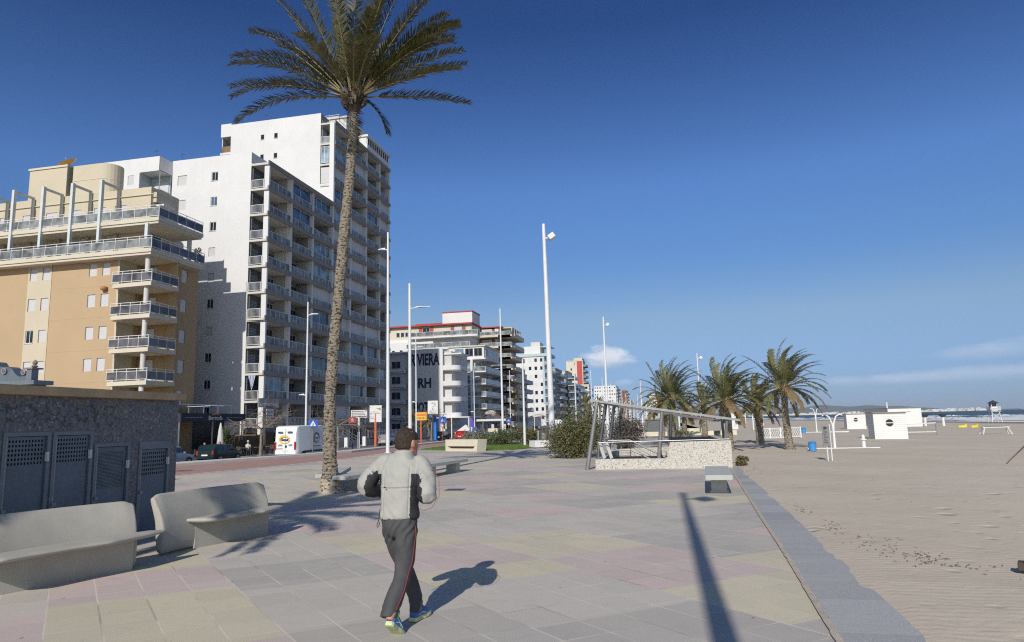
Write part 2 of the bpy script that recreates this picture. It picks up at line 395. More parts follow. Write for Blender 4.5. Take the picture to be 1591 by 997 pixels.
def empty(name, loc, label, cat, group=None, world=False, rz=0):
    """an Empty at the thing's base; world=True: parts are given in world coordinates"""
    o = bpy.data.objects.new(name, None); col.objects.link(o); o.location = loc; o.rotation_euler = (0, 0, rz)
    o.empty_display_size = .2
    if world: o['_w'] = 1
    return tag(o, label, cat, group)
def kids(o): return [c for c in bpy.data.objects if c.parent == o]
def copy_tree(o, parent=None):
    c = o.copy(); col.objects.link(c); c.parent = parent
    if parent: c.matrix_parent_inverse = o.matrix_parent_inverse.copy()
    for ch in kids(o): copy_tree(ch, c)
    return c
def text_mesh(name, body, size, fn, mt, parent, ext=.02, off=0.0, width=None, sx=1.0):
    """lettering as a thin raised mesh; fn(u, w, d) maps text plane to the world"""
    cu = bpy.data.curves.new(name, 'FONT'); cu.body = body; cu.size = size; cu.offset = off; cu.align_x = 'CENTER'; cu.extrude = ext/2
    cu.resolution_u = 3
    t = bpy.data.objects.new('tmp', cu); col.objects.link(t); bpy.context.view_layer.update()
    me = bpy.data.meshes.new_from_object(t.evaluated_get(bpy.context.evaluated_depsgraph_get()))
    bpy.data.objects.remove(t)
    vs = [v.co.copy() for v in me.vertices]
    xs = [v.x for v in vs] or [0]; w0 = max(xs)-min(xs); k = (width/w0) if width else sx; cx = (max(xs)+min(xs))/2
    mb = MB(); mb.mesh([fn((v.x-cx)*k, v.y, v.z) for v in vs], [tuple(p.vertices) for p in me.polygons], mt)
    bpy.data.meshes.remove(me)
    return mb.build(name, parent, fix=False)

# ------------------------------------------------------------------ camera, sun, sky
cam = bpy.data.cameras.new('camera'); co = bpy.data.objects.new('camera', cam); col.objects.link(co)
cam.sensor_width = 36; cam.lens = 36*1060/1591; cam.clip_end = 60000; cam.clip_start = .05
co.matrix_world = Matrix.Translation((0, 0, 1.72)) @ Matrix.Rotation(R(12.2), 4, 'Z') @ Matrix.Rotation(R(98.42), 4, 'X') @ Matrix.Rotation(R(-1.5), 4, 'Z')
sc.camera = co
SUN_EL = 31.5; SUN_AZ = 180.6     # compass style: direction the light comes from, clockwise from +Y
sl = bpy.data.lights.new('sun', 'SUN'); so = bpy.data.objects.new('sun', sl); col.objects.link(so)
sl.energy = 4.1; sl.angle = R(.53); sl.color = (1.0, .935, .835)
dx, dy, dz = math.sin(R(SUN_AZ))*math.cos(R(SUN_EL)), math.cos(R(SUN_AZ))*math.cos(R(SUN_EL)), math.sin(R(SUN_EL))
so.rotation_euler = Vector((dx, dy, dz)).to_track_quat('Z', 'Y').to_euler()
w = bpy.data.worlds.new('World'); sc.world = w; w.use_nodes = True; nt = w.node_tree
bg = nt.nodes['Background']; sky = nt.nodes.new('ShaderNodeTexSky'); sky.sky_type = 'NISHITA'; sky.sun_disc = False
sky.sun_elevation = R(SUN_EL); sky.sun_rotation = R(SUN_AZ); sky.altitude = 0; sky.air_density = 1.0; sky.dust_density = .25; sky.ozone_density = 3.2
tc = nt.nodes.new('ShaderNodeTexCoord'); sep = nt.nodes.new('ShaderNodeSeparateXYZ'); nt.links.new(tc.outputs['Generated'], sep.inputs[0])
az = mth(nt, 'ARCTAN2', sep.outputs[0], sep.outputs[1]); el = mth(nt, 'ARCSINE', sep.outputs[2])
cv = nt.nodes.new('ShaderNodeCombineXYZ'); nt.links.new(az, cv.inputs[0]); nt.links.new(mth(nt, 'MULTIPLY', el, 2.0), cv.inputs[1])
n1 = noise_out(nt, cv.outputs[0], 34, 7, .62); n2 = noise_out(nt, cv.outputs[0], 9, 8, .6)
def cloud(a, e, wa, we, flat, amp, nz, thr, soft):
    """ellipse of cloud around azimuth a, elevation e (degrees), broken by noise; flat squares off the underside"""
    ax = mth(nt, 'DIVIDE', mth(nt, 'SUBTRACT', az, R(a)), R(wa)); ex = mth(nt, 'DIVIDE', mth(nt, 'SUBTRACT', el, R(e)), R(we))
    lowp = mth(nt, 'LESS_THAN', ex, 0.0); ex = mth(nt, 'MULTIPLY', ex, mth(nt, 'ADD', 1.0, mth(nt, 'MULTIPLY', lowp, flat)))
    r = mth(nt, 'ADD', mth(nt, 'MULTIPLY', ax, ax), mth(nt, 'MULTIPLY', ex, ex))
    d = mth(nt, 'SUBTRACT', 1.0, r); d = mth(nt, 'ADD', d, mth(nt, 'MULTIPLY', mth(nt, 'SUBTRACT', nz, .5), thr))
    return mth(nt, 'MULTIPLY', mth(nt, 'MULTIPLY', d, soft, clamp=True), amp), ex
CL = [cloud(-4.25, 4.95, 2.35, 1.25, .5, .85, n1, 2.8, 1.1), cloud(23.0, 2.5, 9.0, .62, 0, .27, n2, 2.8, 1.0),
      cloud(23.6, 4.0, 5.0, .60, 0, .20, n2, 3.0, 1.0), cloud(-3.1, 3.0, .9, .35, 0, .22, n1, 2.5, 1.0), cloud(14.5, 2.35, 6.0, .5, 0, .22, n2, 3.0, 1.0), cloud(28.5, 4.4, 6.0, .9, 0, .26, n2, 3.0, 1.0)]
# polarised northern sky: deeper blue away from the sun, the southern half left as it is
tint = ramp(nt, mth(nt, 'DIVIDE', el, PI/2, clamp=True), [(0, (.33, .45, .87)), (.03, (.38, .50, .84)), (.09, (.66, .69, .78)), (.14, (.52, .69, .92)), (.21, (.56, .77, 1.10)), (.35, (.225, .395, .71)), (.6, (.23, .42, .78))])
nf = mth(nt, 'MULTIPLY', mth(nt, 'ADD', sep.outputs[1], .45), 1.8, clamp=True)
o = mix_rgb(nt, nf, sky.outputs[0], mix_rgb(nt, 1.0, sky.outputs[0], tint, 'MULTIPLY'))
for mk, ex in CL:
    shade = ramp(nt, mth(nt, 'ADD', mth(nt, 'MULTIPLY', ex, .5), .5), [(.1, (4.6, 5.3, 6.8)), (.6, (8.2, 8.5, 9.2))])
    o = mix_rgb(nt, mk, o, shade)
nt.links.new(o, bg.inputs[0]); bg.inputs[1].default_value = .10
sc.view_settings.view_transform = 'Standard'; sc.view_settings.look = 'None'; sc.view_settings.exposure = 0; sc.view_settings.gamma = 1
try: sc.view_settings.use_curve_mapping = False
except Exception: pass
sc.render.engine = 'CYCLES'; sc.cycles.max_bounces = 6; sc.cycles.use_denoising = False; sc.cycles.filter_width = 1.15; sc.cycles.sample_clamp_indirect = 4; sc.cycles.diffuse_bounces = 3; sc.cycles.transparent_max_bounces = 6
# ------------------------------------------------------------------ the ground
def S(o): return tag(o, kind='structure')
mb = MB(); mb.face([(-30000, -300, -2.6), (30000, -300, -2.6), (30000, 40000, -2.6), (-30000, 40000, -2.6)], 'sand'); 
S(mb.build('ground'))
# west limits of the promenade: kerb line, then down to the street
KERB = [(-27.5, -20), (-27.0, 15), (-26.3, 24), (-25.2, 31.6), (-22.6, 38.6), (-21.75, 43), (-21.5, 51), (-21.2, 60), (-21.2, 900)]
LUP = [(-26.9, -20), (-26.0, 15), (-24.9, 24), (-23.7, 30), (-21.6, 38.6), (-20.5, 43), (-20.6, 51), (-20.4, 60), (-20.4, 900)]
LLO = [(-24.0, -20), (-21.6, 15), (-18.9, 23.9), (-17.6, 29.6), (-17.0, 35.5), (-17.5, 42), (-17.6, 47.3), (-17.4, 60), (-17.4, 900)]
def strip(a, b, z, mt, name):
    mb = MB()
    for i in range(len(a)-1): mb.face([(*a[i], z), (*b[i], z), (*b[i+1], z), (*a[i+1], z)], mt)
    return S(mb.build(name))
def clip(poly, a, b, c):    # keep a*x+b*y<=c
    out = []
    for i in range(len(poly)):
        p, q = poly[i], poly[(i+1) % len(poly)]; dp, dq = a*p[0]+b*p[1]-c, a*q[0]+b*q[1]-c
        if dp <= 0: out.append(p)
        if dp*dq < 0: t = dp/(dp-dq); out.append((p[0]+t*(q[0]-p[0]), p[1]+t*(q[1]-p[1])))
    return out
def from_pq(P, Q):     # P=.7071(x+y), Q=-.616x+.788y
    x = (.788*P - .70711*Q)/(.70711*.788+.70711*.616); y = P/.70711 - x; return (x, y)
COLS = ['tile_pink', 'tile_yellow', 'tile_grey', 'tile_dark']
pr = random.Random(11)
mb = MB(); BW = 1.74
fixed = {0: [(3.0, 'tile_grey'), (4.6, 'tile_dark'), (6.3, 'tile_pink'), (8.56, 'tile_yellow'), (10.05, 'tile_pink'), (11.6, 'tile_yellow'), (13.2, 'tile_grey')],
         1: [(3.0, 'tile_pink'), (4.7, 'tile_grey'), (6.35, 'tile_dark'), (8.2, 'tile_grey'), (9.6, 'tile_dark'), (12.2, 'tile_grey'), (13.9, 'tile_pink'), (15.6, 'tile_yellow')],
         2: [(3.0, 'tile_yellow'), (5.4, 'tile_dark'), (7.2, 'tile_grey'), (8.0, 'tile_yellow'), (9.6, 'tile_pink'), (11.4, 'tile_yellow'), (13.0, 'tile_pink'), (15.0, 'tile_grey')],
         3: [(2.2, 'tile_yellow'), (4.4, 'tile_dark'), (5.9, 'tile_yellow'), (8.0, 'tile_pink'), (9.9, 'tile_yellow'), (12.0, 'tile_grey'), (13.6, 'tile_dark')],
         4: [(1.5, 'tile_grey'), (4.3, 'tile_pink'), (6.8, 'tile_yellow'), (8.9, 'tile_dark'), (11.5, 'tile_grey'), (13.2, 'tile_pink')],
         -1: [(6.0, 'tile_grey'), (8.3, 'tile_pink'), (9.9, 'tile_grey'), (11.5, 'tile_dark')]}
cnt = 0
for i in range(-14, 36):
    p0 = -.10 + i*BW; p1 = p0+BW; q = -26.0; seq = list(fixed.get(i, [])); last = None
    while q < 44:
        if seq and q >= seq[0][0]-4 and q < seq[-1][0]:
            nx, cname = seq.pop(0)
            if nx <= q: continue
        else:
            nx = q + .49*pr.choice([3, 3, 4, 4, 5]); cname = pr.choice([k for k in COLS if k != last])
        last = cname
        poly = [from_pq(p0, q), from_pq(p1, q), from_pq(p1, nx), from_pq(p0, nx)]
        poly = clip(poly, 0, -1, 25); poly = clip(poly, 0, 1, 40); poly = clip(poly, -1, 0, 25)
        if poly: poly = clip(poly, 1, -.05, 1.10)     # sea side: x < 1.10+.05y
        if len(poly) > 2: mb.face([(x, y, 0) for x, y in poly], cname)
        q = nx
S(mb.build('promenade_paving', fix=False))
# paving carries on, one pinkish grey from a distance
mb = MB(); mb.face([(-25, 40, -.004), (3.0, 40, -.004), (3.4, 76, -.004), (6, 900, -.004), (-21.2, 900, -.004), (-21.2, 40, -.004)], 'path_grey')
S(mb.build('far_promenade', fix=False))
strip(LUP, LLO, .004, 'lane_red', 'cycle_lane')
strip([(x-.0, y) for x, y in LLO], [(x+.28, y) for x, y in LLO], .008, 'kerb', 'lane_border')
mb = MB()
for i in range(len(KERB)-1):
    (x0, y0), (x1, y1) = KERB[i], KERB[i+1]; (u0, v0), (u1, v1) = LUP[i], LUP[i+1]
    mb.face([(x0, y0, .13), (u0, v0, .13), (u1, v1, .13), (x1, y1, .13)], 'kerb')
    mb.face([(u0, v0, .13), (u0, v0, 0), (u1, v1, 0), (u1, v1, .13)], 'kerb')
    mb.face([(x0, y0, .13), (x1, y1, .13), (x1, y1, -1), (x0, y0, -1)], 'kerb')
S(mb.build('promenade_kerb', fix=False))
# street level
mb = MB(); mb.face([(-36.0, -40, RZ), (-20, -40, RZ), (-20, 900, RZ), (-36.0, 900, RZ)], 'asphalt'); S(mb.build('street', fix=False))
mb = MB()
mb.face([(-38, -40, RZ+.12), (-31.2, -40, RZ+.12), (-31.2, 900, RZ+.12), (-38, 900, RZ+.12)], 'pavers_pink')
mb = MB(); mb.face([(-90, -40, RZ+.13), (-36.0, -40, RZ+.13), (-36.0, 900, RZ+.13), (-90, 900, RZ+.13)], 'pavers_pink')
mb.face([(-36.0, -40, RZ+.13), (-36.0, -40, RZ), (-36.0, 900, RZ), (-36.0, 900, RZ+.13)], 'kerb'); S(mb.build('street_pavement', fix=False))
mb = MB()
for k in range(60): mb.box(-28.07, -27.93, 20+k*6, 23+k*6, RZ+.004, RZ+.006, 'white_paint')
S(mb.build('road_marking', fix=False))
# parapet joint, grey granite strip
xs = lambda y: 1.0+.045*y-.0+(.0 if y < 22 else 0)
ys = [-20 + i*1.5 for i in range(31)]
CI = lambda y: .90+.0475*y + .055*math.sin(y*.8)*math.exp(-max(0, y)/9)*.4
CO = lambda y: 1.68+.0305*y
mb = MB()
for i in range(len(ys)-1):
    a, c = ys[i], ys[i+1]
    mb.face([(CI(a)+.07, a, .012), (CO(a), a, .012), (CO(c), c, .012), (CI(c)+.07, c, .012)], 'granite')
    mb.face([(CO(a), a, .012), (CO(a), a, -.2), (CO(c), c, -.2), (CO(c), c, .012)], 'granite')
S(mb.build('granite_strip', fix=False))
ys = [-20+i*.12 for i in range(380)]
mb = MB()
for i in range(len(ys)-1):
    a, c = ys[i], ys[i+1]
    mb.face([(CI(a)+.012+.012*mnoise.noise(Vector((a*9, 0, 0))), a, .016), (CI(a)+.072+.014*mnoise.noise(Vector((a*7, 3, 0))), a, .016), (CI(c)+.072+.014*mnoise.noise(Vector((c*7, 3, 0))), c, .016), (CI(c)+.012+.012*mnoise.noise(Vector((c*9, 0, 0))), c, .016)], 'joint_sand')
S(mb.build('joint_strip', fix=False))
# sand: graded grid, gently rough, blown over the strip's edge
def sand_h(x, y):
    h = mnoise.noise(Vector((x*.35, y*.35, 0)))*.05 + mnoise.noise(Vector((x*1.7, y*1.7, 3)))*.018 + mnoise.noise(Vector((x*5, y*5, 7)))*.008
    h *= min(1, max(.0, (x-CO(min(y, 26)))*.7+.25)) if x < 6 else 1
    return h
mb = MB(); vs = []; XS = []; x = 0
while x < 9: XS.append(x); x += .12 + x*.02
while x < 95: XS.append(x); x += .3 + (x-8)*.05
YS = []; y = -12
while y < 40: YS.append(y); y += .16 + max(0, y)*.012
while y < 900: YS.append(y); y += .6+(y-40)*.05
for y in YS:
    x0 = CO(y)-.22 if y < 24.6 else (2.24 if y < 33.0 else (3.0 if y < 76 else 6.0))
    for x in XS:
        X = x0+x; e = .015*mnoise.noise(Vector((y*2.1, 5, 0))) if x == 0 else 0
        if x < .45 and y < 24.6: vs.append((X, y, .012+(x-.22)*.10+.016*mnoise.noise(Vector((y*1.3, x*3, 5)))+.012*mnoise.noise(Vector((y*5, x*6, 9))))); continue
        vs.append((X+e*3, y, gz(X) + sand_h(X, y) - (.0 if x > .3 else .02*(1-x/.3)) + (.02 if y > 24.6 and y < 80 else .015)))
n = len(XS)
fs = [(j*n+i, j*n+i+1, (j+1)*n+i+1, (j+1)*n+i) for j in range(len(YS)-1) for i in range(n-1)]
mb.mesh(vs, fs, 'sand'); S(mb.build('beach_sand', smooth=True, fix=False))
# the sea, with breakers rolling in parallel to the shore
mb = MB(); mb.face([(70, -300, -1.0), (30000, -300, -1.0), (30000, 30000, -1.0), (70, 30000, -1.0)], 'sea'); S(mb.build('sea', fix=False))
def breaker(x0, y0, y1, w, h, seed):
    mb = MB(); vs = []; prof = [(-w*.9, 0), (-w*.45, h*.25), (-w*.12, h*.9), (0, h), (w*.5, h*.45), (w*1.3, 0)]; N = int((y1-y0)/2.5)
    for j in range(N+1):
        y = y0+(y1-y0)*j/N; k = max(.05, .62+.9*mnoise.noise(Vector((y*.035, seed, 0)))+.35*mnoise.noise(Vector((y*.2, seed, 4))))
        k *= min(1, (j+.3)/6, (N-j+.3)/6)
        xx = x0 + 3.5*mnoise.noise(Vector((y*.012, seed, 9))) + .6*mnoise.noise(Vector((y*.15, seed, 2)))
        for px, pz in prof: vs.append((xx+px*k, y, -1.02+pz*k))
    m_ = len(prof); n0 = len(mb.v)
    for j in range(N):
        for i in range(m_-1): 
            mb.mesh([vs[j*m_+i], vs[j*m_+i+1], vs[(j+1)*m_+i+1], vs[(j+1)*m_+i]], [(0, 1, 2, 3)], 'foam' if i < 4 else 'sea')
    o = mb.build('breaking_wave', smooth=True); tag(o, kind='structure'); return o
for a in [(76, 60, 420, 2.2, .40, 1), (88, 70, 520, 3.0, .62, 2), (101, 90, 380, 2.6, .55, 5), (112, 130, 700, 3.4, .7, 8), (135, 150, 330, 3, .55, 12), (150, 300, 620, 3.5, .7, 15), (185, 220, 420, 3.0, .5, 19), (79, 430, 1400, 3, .5, 22), (95, 560, 1800, 4, .7, 25)]:
    breaker(*a)
# hills and the town across the bay
mb = MB(); vs = []
for i in range(61):
    a = R(2.5+i*.36); D = 21000; t = i/60
    h = 300*max(0, math.sin(PI*min(1, max(0, (t-.0)/.82)))**.7)*(.75+.5*mnoise.noise(Vector((i*.21, 0, 0)))) + 25
    for k, (dd, hh) in enumerate([(0, -30), (600, h*.6), (1700, h), (3500, -30)]): vs.append(((D+dd)*math.sin(a), (D+dd)*math.cos(a), hh))
fs = [(i*4+k, i*4+k+1, (i+1)*4+k+1, (i+1)*4+k) for i in range(60) for k in range(3)]
mb.mesh(vs, fs, 'hill'); S(mb.build('far_hills', smooth=True, fix=False))
mb = MB(); tr = random.Random(3)
for i in range(520):
    a = R(tr.choice([tr.uniform(4.5, 19.6), tr.uniform(9, 19), tr.uniform(18.8, 22.2)])); D = tr.uniform(8200, 9800); ww = tr.uniform(14, 48); h = tr.uniform(6, 36)*tr.uniform(.5, 1)
    mb.rbox((D*math.sin(a), D*math.cos(a), h/2-2), ww, 30, h, -a, tr.choice(['white_render', 'cream_render', 'offwhite_render', 'grey_render']))
tag(mb.build('far_town', fix=False), 'white town far across the bay along the foot of the hills', 'town', kind='stuff')
# lawn beyond the cream bench
LAWN = [(-16.6, 45.6), (-14.8, 44.4), (-10.9, 42.2), (-9.6, 42.9), (-8.1, 46.5), (-8.6, 58), (-17, 58)]
mb = MB(); mb.prism(LAWN, lambda u, w_, d: (u, w_, d), -.02, .05, 'grass_green'); S(mb.build('lawn'))
mb = MB(); gr = random.Random(5)
def inside(x, y, P):
    c = False
    for i in range(len(P)):
        (x0, y0), (x1, y1) = P[i], P[i-1]
        if (y0 > y) != (y1 > y) and x < (x1-x0)*(y-y0)/(y1-y0)+x0: c = not c
    return c
k = 0
while k < 9000:
    x, y = gr.uniform(-17, -8), gr.uniform(42, 58) if gr.random() < .3 else gr.uniform(42, 50)
    if not inside(x, y, LAWN): continue
    k += 1; h = gr.uniform(.03, .09); a = gr.uniform(0, PI); w_ = .02
    mb.face([(x-w_*math.cos(a), y-w_*math.sin(a), .04), (x+w_*math.cos(a), y+w_*math.sin(a), .04), (x+gr.uniform(-.03, .03), y+gr.uniform(-.03, .03), .05+h)], 'grass_green')
tag(mb.build('grass', fix=False), 'short green grass between the hedge and the cream concrete bench', 'grass', kind='stuff')
# dark bits of seaweed and straw on the sand beside the strip
mb = MB()
for cx, cy, sxx, syy, n_ in [(2.32, 13.6, .07, .6, 26), (2.45, 11.4, .10, .6, 34), (2.70, 10.0, .16, .35, 34), (2.95, 9.3, .18, .16, 40), (2.75, 8.9, .12, .12, 22), (3.2, 8.8, .22, .10, 20), (3.5, 8.0, .5, .6, 8), (2.7, 24.2, .25, .7, 60), (5.0, 16, 2, 4, 10), (8, 20, 4, 9, 12)]:
    for _ in range(n_):
        x, y = gr.gauss(cx, sxx), gr.gauss(cy, syy)
        if x < CO(y): continue
        a = gr.uniform(0, 2*PI); L = gr.uniform(.008, .035); z = gz(x)+sand_h(x, y)+.02; t = gr.uniform(.0015, .0035)
        mb.tube([(x, y, z), (x+L*math.cos(a), y+L*math.sin(a), z+gr.uniform(0, .015)), (x+L*1.7*math.cos(a+.7), y+L*1.7*math.sin(a+.7), z)], [t, t*1.3, t*.6], 'debris', 4)
tag(mb.build('seaweed_debris', fix=False), 'scattered dry seaweed and straw on the sand beside the granite strip', 'debris', kind='stuff')
tag(MB().box(-5.73, -5.25, 17.5, 17.95, .002, .010, 'steel_dark').build('manhole_cover'), 'small square dark cover set in the paving right of the jogger', 'manhole cover')
# ------------------------------------------------------------------ building kit
def fS(y0): return lambda a, z, d: (a, y0+d, z)        # wall that looks towards -Y, d goes inwards
def fE(x0): return lambda a, z, d: (x0-d, a, z)        # wall that looks towards the sea (+X)
def qbox(mb, fn, a0, a1, z0, z1, d0, d1, mt):
    v = [fn(a, z, d) for d in (d0, d1) for z in (z0, z1) for a in (a0, a1)]
    mb.mesh(v, [(0, 2, 3, 1), (4, 5, 7, 6), (0, 1, 5, 4), (2, 6, 7, 3), (0, 4, 6, 2), (1, 3, 7, 5)], mt)
def wall_open(mb, fn, a0, a1, z0, z1, ops, depth, mt, rev=None):
    A = sorted({a0, a1, *[o[0] for o in ops], *[o[1] for o in ops]}); Z = sorted({z0, z1, *[o[2] for o in ops], *[o[3] for o in ops]})
    A = [a for a in A if a0 <= a <= a1]; Z = [z for z in Z if z0 <= z <= z1]
    for i in range(len(A)-1):
        for j in range(len(Z)-1):
            ca, cz = (A[i]+A[i+1])/2, (Z[j]+Z[j+1])/2
            if any(o[0] < ca < o[1] and o[2] < cz < o[3] for o in ops): continue
            mb.face([fn(A[i], Z[j], 0), fn(A[i+1], Z[j], 0), fn(A[i+1], Z[j+1], 0), fn(A[i], Z[j+1], 0)], mt)
    for (p, q, r, s_) in [o[:4] for o in ops]:
        for e in [((p, r), (q, r)), ((q, r), (q, s_)), ((q, s_), (p, s_)), ((p, s_), (p, r))]:
            (u0, w0), (u1, w1) = e
            mb.face([fn(u0, w0, 0), fn(u1, w1, 0), fn(u1, w1, depth), fn(u0, w0, depth)], rev or mt)
def win(parent, fn, o, kind='pane', depth=.14, div=2, sill=True, fm='white_metal', gm='glass_dark'):
    a0, a1, z0, z1 = o[:4]; t = .05; mb = MB()
    if kind == 'shut':
        qbox(mb, fn, a0, a1, z0, z1, depth-.02, depth+.03, fm)
        w_ = mb.build('window', parent, fix=False)
        sh = MB(); zz = z0+.02
        k = 0
        while zz < z1-.02:
            z2 = min(zz+.09, z1-.02); v = [fn(a0+.03, zz, depth-.045), fn(a1-.03, zz, depth-.045), fn(a1-.03, z2-.012, depth-.06), fn(a0+.03, z2-.012, depth-.06)]
            sh.face(v, 'shutter'); sh.face([v[3], v[2], fn(a1-.03, z2, depth-.045), fn(a0+.03, z2, depth-.045)], 'shutter'); zz = z2
        sh.build('shutter', w_, fix=False)
        return w_
    for (p, q, r, s_) in [(a0, a1, z0, z0+t), (a0, a1, z1-t, z1), (a0, a0+t, z0+t, z1-t), (a1-t, a1, z0+t, z1-t)]: qbox(mb, fn, p, q, r, s_, depth-.06, depth, fm)
    for i in range(1, div):
        m_ = a0+(a1-a0)*i/div; qbox(mb, fn, m_-t/2, m_+t/2, z0+t, z1-t, depth-.055, depth-.005, fm)
    if sill: qbox(mb, fn, a0-.05, a1+.05, z0-.06, z0-.005, -.05, depth-.07, 'slab_pale')
    w_ = mb.build('window', parent, fix=False)
    p_ = MB(); qbox(p_, fn, a0+t*.5, a1-t*.5, z0+t*.5, z1-t*.5, depth-.02, depth+.02, gm); p_.build('pane', w_, fix=False)
    return w_
def railing(parent, fn, a0, a1, z0, h, d, panel='glass_rail', fm='white_metal', nm='railing', posts=1.2, rails=2, bars=0):
    mb = MB(); L = abs(a1-a0); n = max(1, round(L/posts))
    for i in range(n+1):
        a = a0+(a1-a0)*i/n; qbox(mb, fn, a-.02, a+.02, z0, z0+h, d-.02, d+.02, fm)
    tops = [z0+h] + ([z0+h-.22] if rails > 1 else []) + ([z0+.12] if panel or bars or rails > 2 else [])
    for z in tops: qbox(mb, fn, min(a0, a1), max(a0, a1), z-.022, z+.022, d-.022, d+.022, fm)
    if bars:
        m_ = int(L/bars)
        for i in range(m_): 
            a = min(a0, a1)+L*(i+.5)/m_; qbox(mb, fn, a-.012, a+.012, z0+.1, z0+h, d-.01, d+.01, fm)
    r = mb.build(nm, parent, fix=False)
    if panel:
        pn = MB(); top = z0+h-(.26 if rails > 1 else .03)
        for i in range(n):
            p, q = a0+(a1-a0)*i/n, a0+(a1-a0)*(i+1)/n
            qbox(pn, fn, min(p, q)+.03, max(p, q)-.03, z0+.14, top, d-.008, d+.008, panel)
        pn.build('panel', r, fix=False)
    return r
GB = RZ+.13
# ================================================================== tan apartment block
T = empty('apartment_building', (-50, 54, GB), 'tan and beige apartment block with corner balconies and two wrap-around roof terraces', 'building', world=True)
yF = 50.6; xE = -44.0; xL = -66
mb = MB(); fn = fS(yF); zs = [14.75-2.83*k for k in range(6)]
stripe = [(-56.35, -53.75)]
opsT = []; opsB = []
for k, zt in enumerate(zs):
    for c in (-49.35, -47.95): opsT.append((c-.42, c+.42, zt+.85, zt+2.0))
    for c in (-55.75, -54.35): opsB.append((c-.42, c+.42, zt+.85, zt+2.0))
    for c in (-61.5, -60.1): opsT.append((c-.42, c+.42, zt+.85, zt+2.0))
top = 17.15
wall_open(mb, fn, -53.75, -46.75, GB, top, [o for o in opsT if -53 < o[0] < -46], .16, 'tan_render', 'beige_render')
wall_open(mb, fn, xL, -56.35, GB, top, [o for o in opsT if o[0] < -57], .16, 'tan_render', 'beige_render')
wall_open(mb, fS(yF-.03), -56.35, -53.75, GB, top, opsB, .19, 'beige_render')
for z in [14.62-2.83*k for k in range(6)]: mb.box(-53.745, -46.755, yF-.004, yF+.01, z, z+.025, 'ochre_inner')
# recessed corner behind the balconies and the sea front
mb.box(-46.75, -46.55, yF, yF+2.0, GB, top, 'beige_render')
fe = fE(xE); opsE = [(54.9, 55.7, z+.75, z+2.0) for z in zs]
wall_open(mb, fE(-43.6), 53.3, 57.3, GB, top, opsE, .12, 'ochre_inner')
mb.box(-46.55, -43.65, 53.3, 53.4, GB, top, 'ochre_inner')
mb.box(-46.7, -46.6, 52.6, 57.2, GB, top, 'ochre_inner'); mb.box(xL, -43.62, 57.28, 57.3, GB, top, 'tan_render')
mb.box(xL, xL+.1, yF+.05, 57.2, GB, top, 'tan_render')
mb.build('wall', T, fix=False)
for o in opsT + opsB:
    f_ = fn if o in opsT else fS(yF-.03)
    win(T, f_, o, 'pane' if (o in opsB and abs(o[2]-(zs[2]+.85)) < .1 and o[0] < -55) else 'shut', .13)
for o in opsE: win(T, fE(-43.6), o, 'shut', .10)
# corner balconies with round columns
for k in range(6):
    zt = 14.55-2.83*k; mb = MB()
    mb.prism([(-46.6, 50.62), (-46.6, 49.95), (-42.5, 49.75), (-42.5, 53.2), (-43.55, 53.25), (-46.6, 53.25)], lambda u, w_, d: (u, w_, d), zt-.36, zt, 'cream_render')
    bl = mb.build('balcony', T)
    railing(bl, fS(49.85), -46.55, -42.55, zt, 1.05, 0, 'glass_smoke', rails=2, posts=1.1)
    railing(bl, fE(-42.55), 49.9, 53.15, zt, 1.05, 0, 'glass_smoke', rails=2, posts=1.1)
    d = MB(); d.box(-43.5, -42.6, 53.12, 53.17, zt, zt+2.47, 'ochre_inner'); d.build('light_blocker', T, fix=False)  # added panel, stops sun slipping between the balconies onto the tower gable
    d = MB(); d.box(-46.3, -44.9, 53.22, 53.29, zt+.02, zt+2.1, 'shutter'); d.build('balcony_door', T, fix=False)
mb = MB(); mb.lathe([(.21, GB), (.21, 17.2)], (-43.35, 50.25, 0), 'slab_pale', 20); mb.build('column', T, smooth=False)
# wrap-around terraces
for (zt, x1, y0, y1, d0) in ((17.45, -42.5, 49.55, 56.7, 49.6), (20.3, -42.2, 49.9, 55.9, 50.0)):
    mb = MB(); mb.box(xL, x1, y0, y1, zt-.34, zt, 'cream_render'); mb.box(xL, x1-.1, y0+.1, y1-.1, zt-.55, zt-.34, 'cream_render')
    tr = mb.build('terrace', T)
    railing(tr, fS(y0+.05), xL, x1-.03, zt, 1.1, 0, 'glass_rail', rails=2, posts=1.25)
    railing(tr, fE(x1-.05), y0+.1, y1-.05, zt, 1.1, 0, 'glass_smoke', rails=2, posts=1.25)
for (z0, z1, y0, x1, kk) in ((17.45, 19.75, 52.0, -45.2, 0), (20.3, 24.05, 52.1, -45.0, 1)):
    mb = MB(); cs = [-64.1, -61.3, -58.6, -55.9, -53.2, -50.5, -48.2] if kk else [-62.6, -59.9, -57.2, -54.4, -51.7, -49.0]
    ops = [(c-.65, c+.65, z0+.02, z0+2.25) for c in cs]
    wall_open(mb, fS(y0), xL, x1, z0, z1, ops, .12, 'beige_render')
    mb.box(x1-.1, x1, y0+.002, 56.6-.8*kk, z0, z1, 'beige_render'); mb.box(xL, x1-.1, y0+.2, 56.4-.8*kk, z1-.02, z1+.0, 'beige_render') if kk else None
    if kk:
        mb.box(xL, x1+.35, y0-.12, y0-.003, 23.28, 23.34, 'cream_render'); mb.box(x1+.003, x1+.35, y0+.3, 55.0, 22.65, 23.6, 'beige_render')
        mb.box(x1+.003, x1+.9, y0+.6, 54.2, 22.35, 22.5, 'white_metal')
    mb.build('wall', T, fix=False)
    for o in ops: win(T, fS(y0), o, 'shut', .1)
    d = MB(); d.box(x1+.003, x1+.05, 52.6, 53.9, z0+.02, z0+2.2, 'glass_blue'); d.build('balcony_door', T, fix=False)
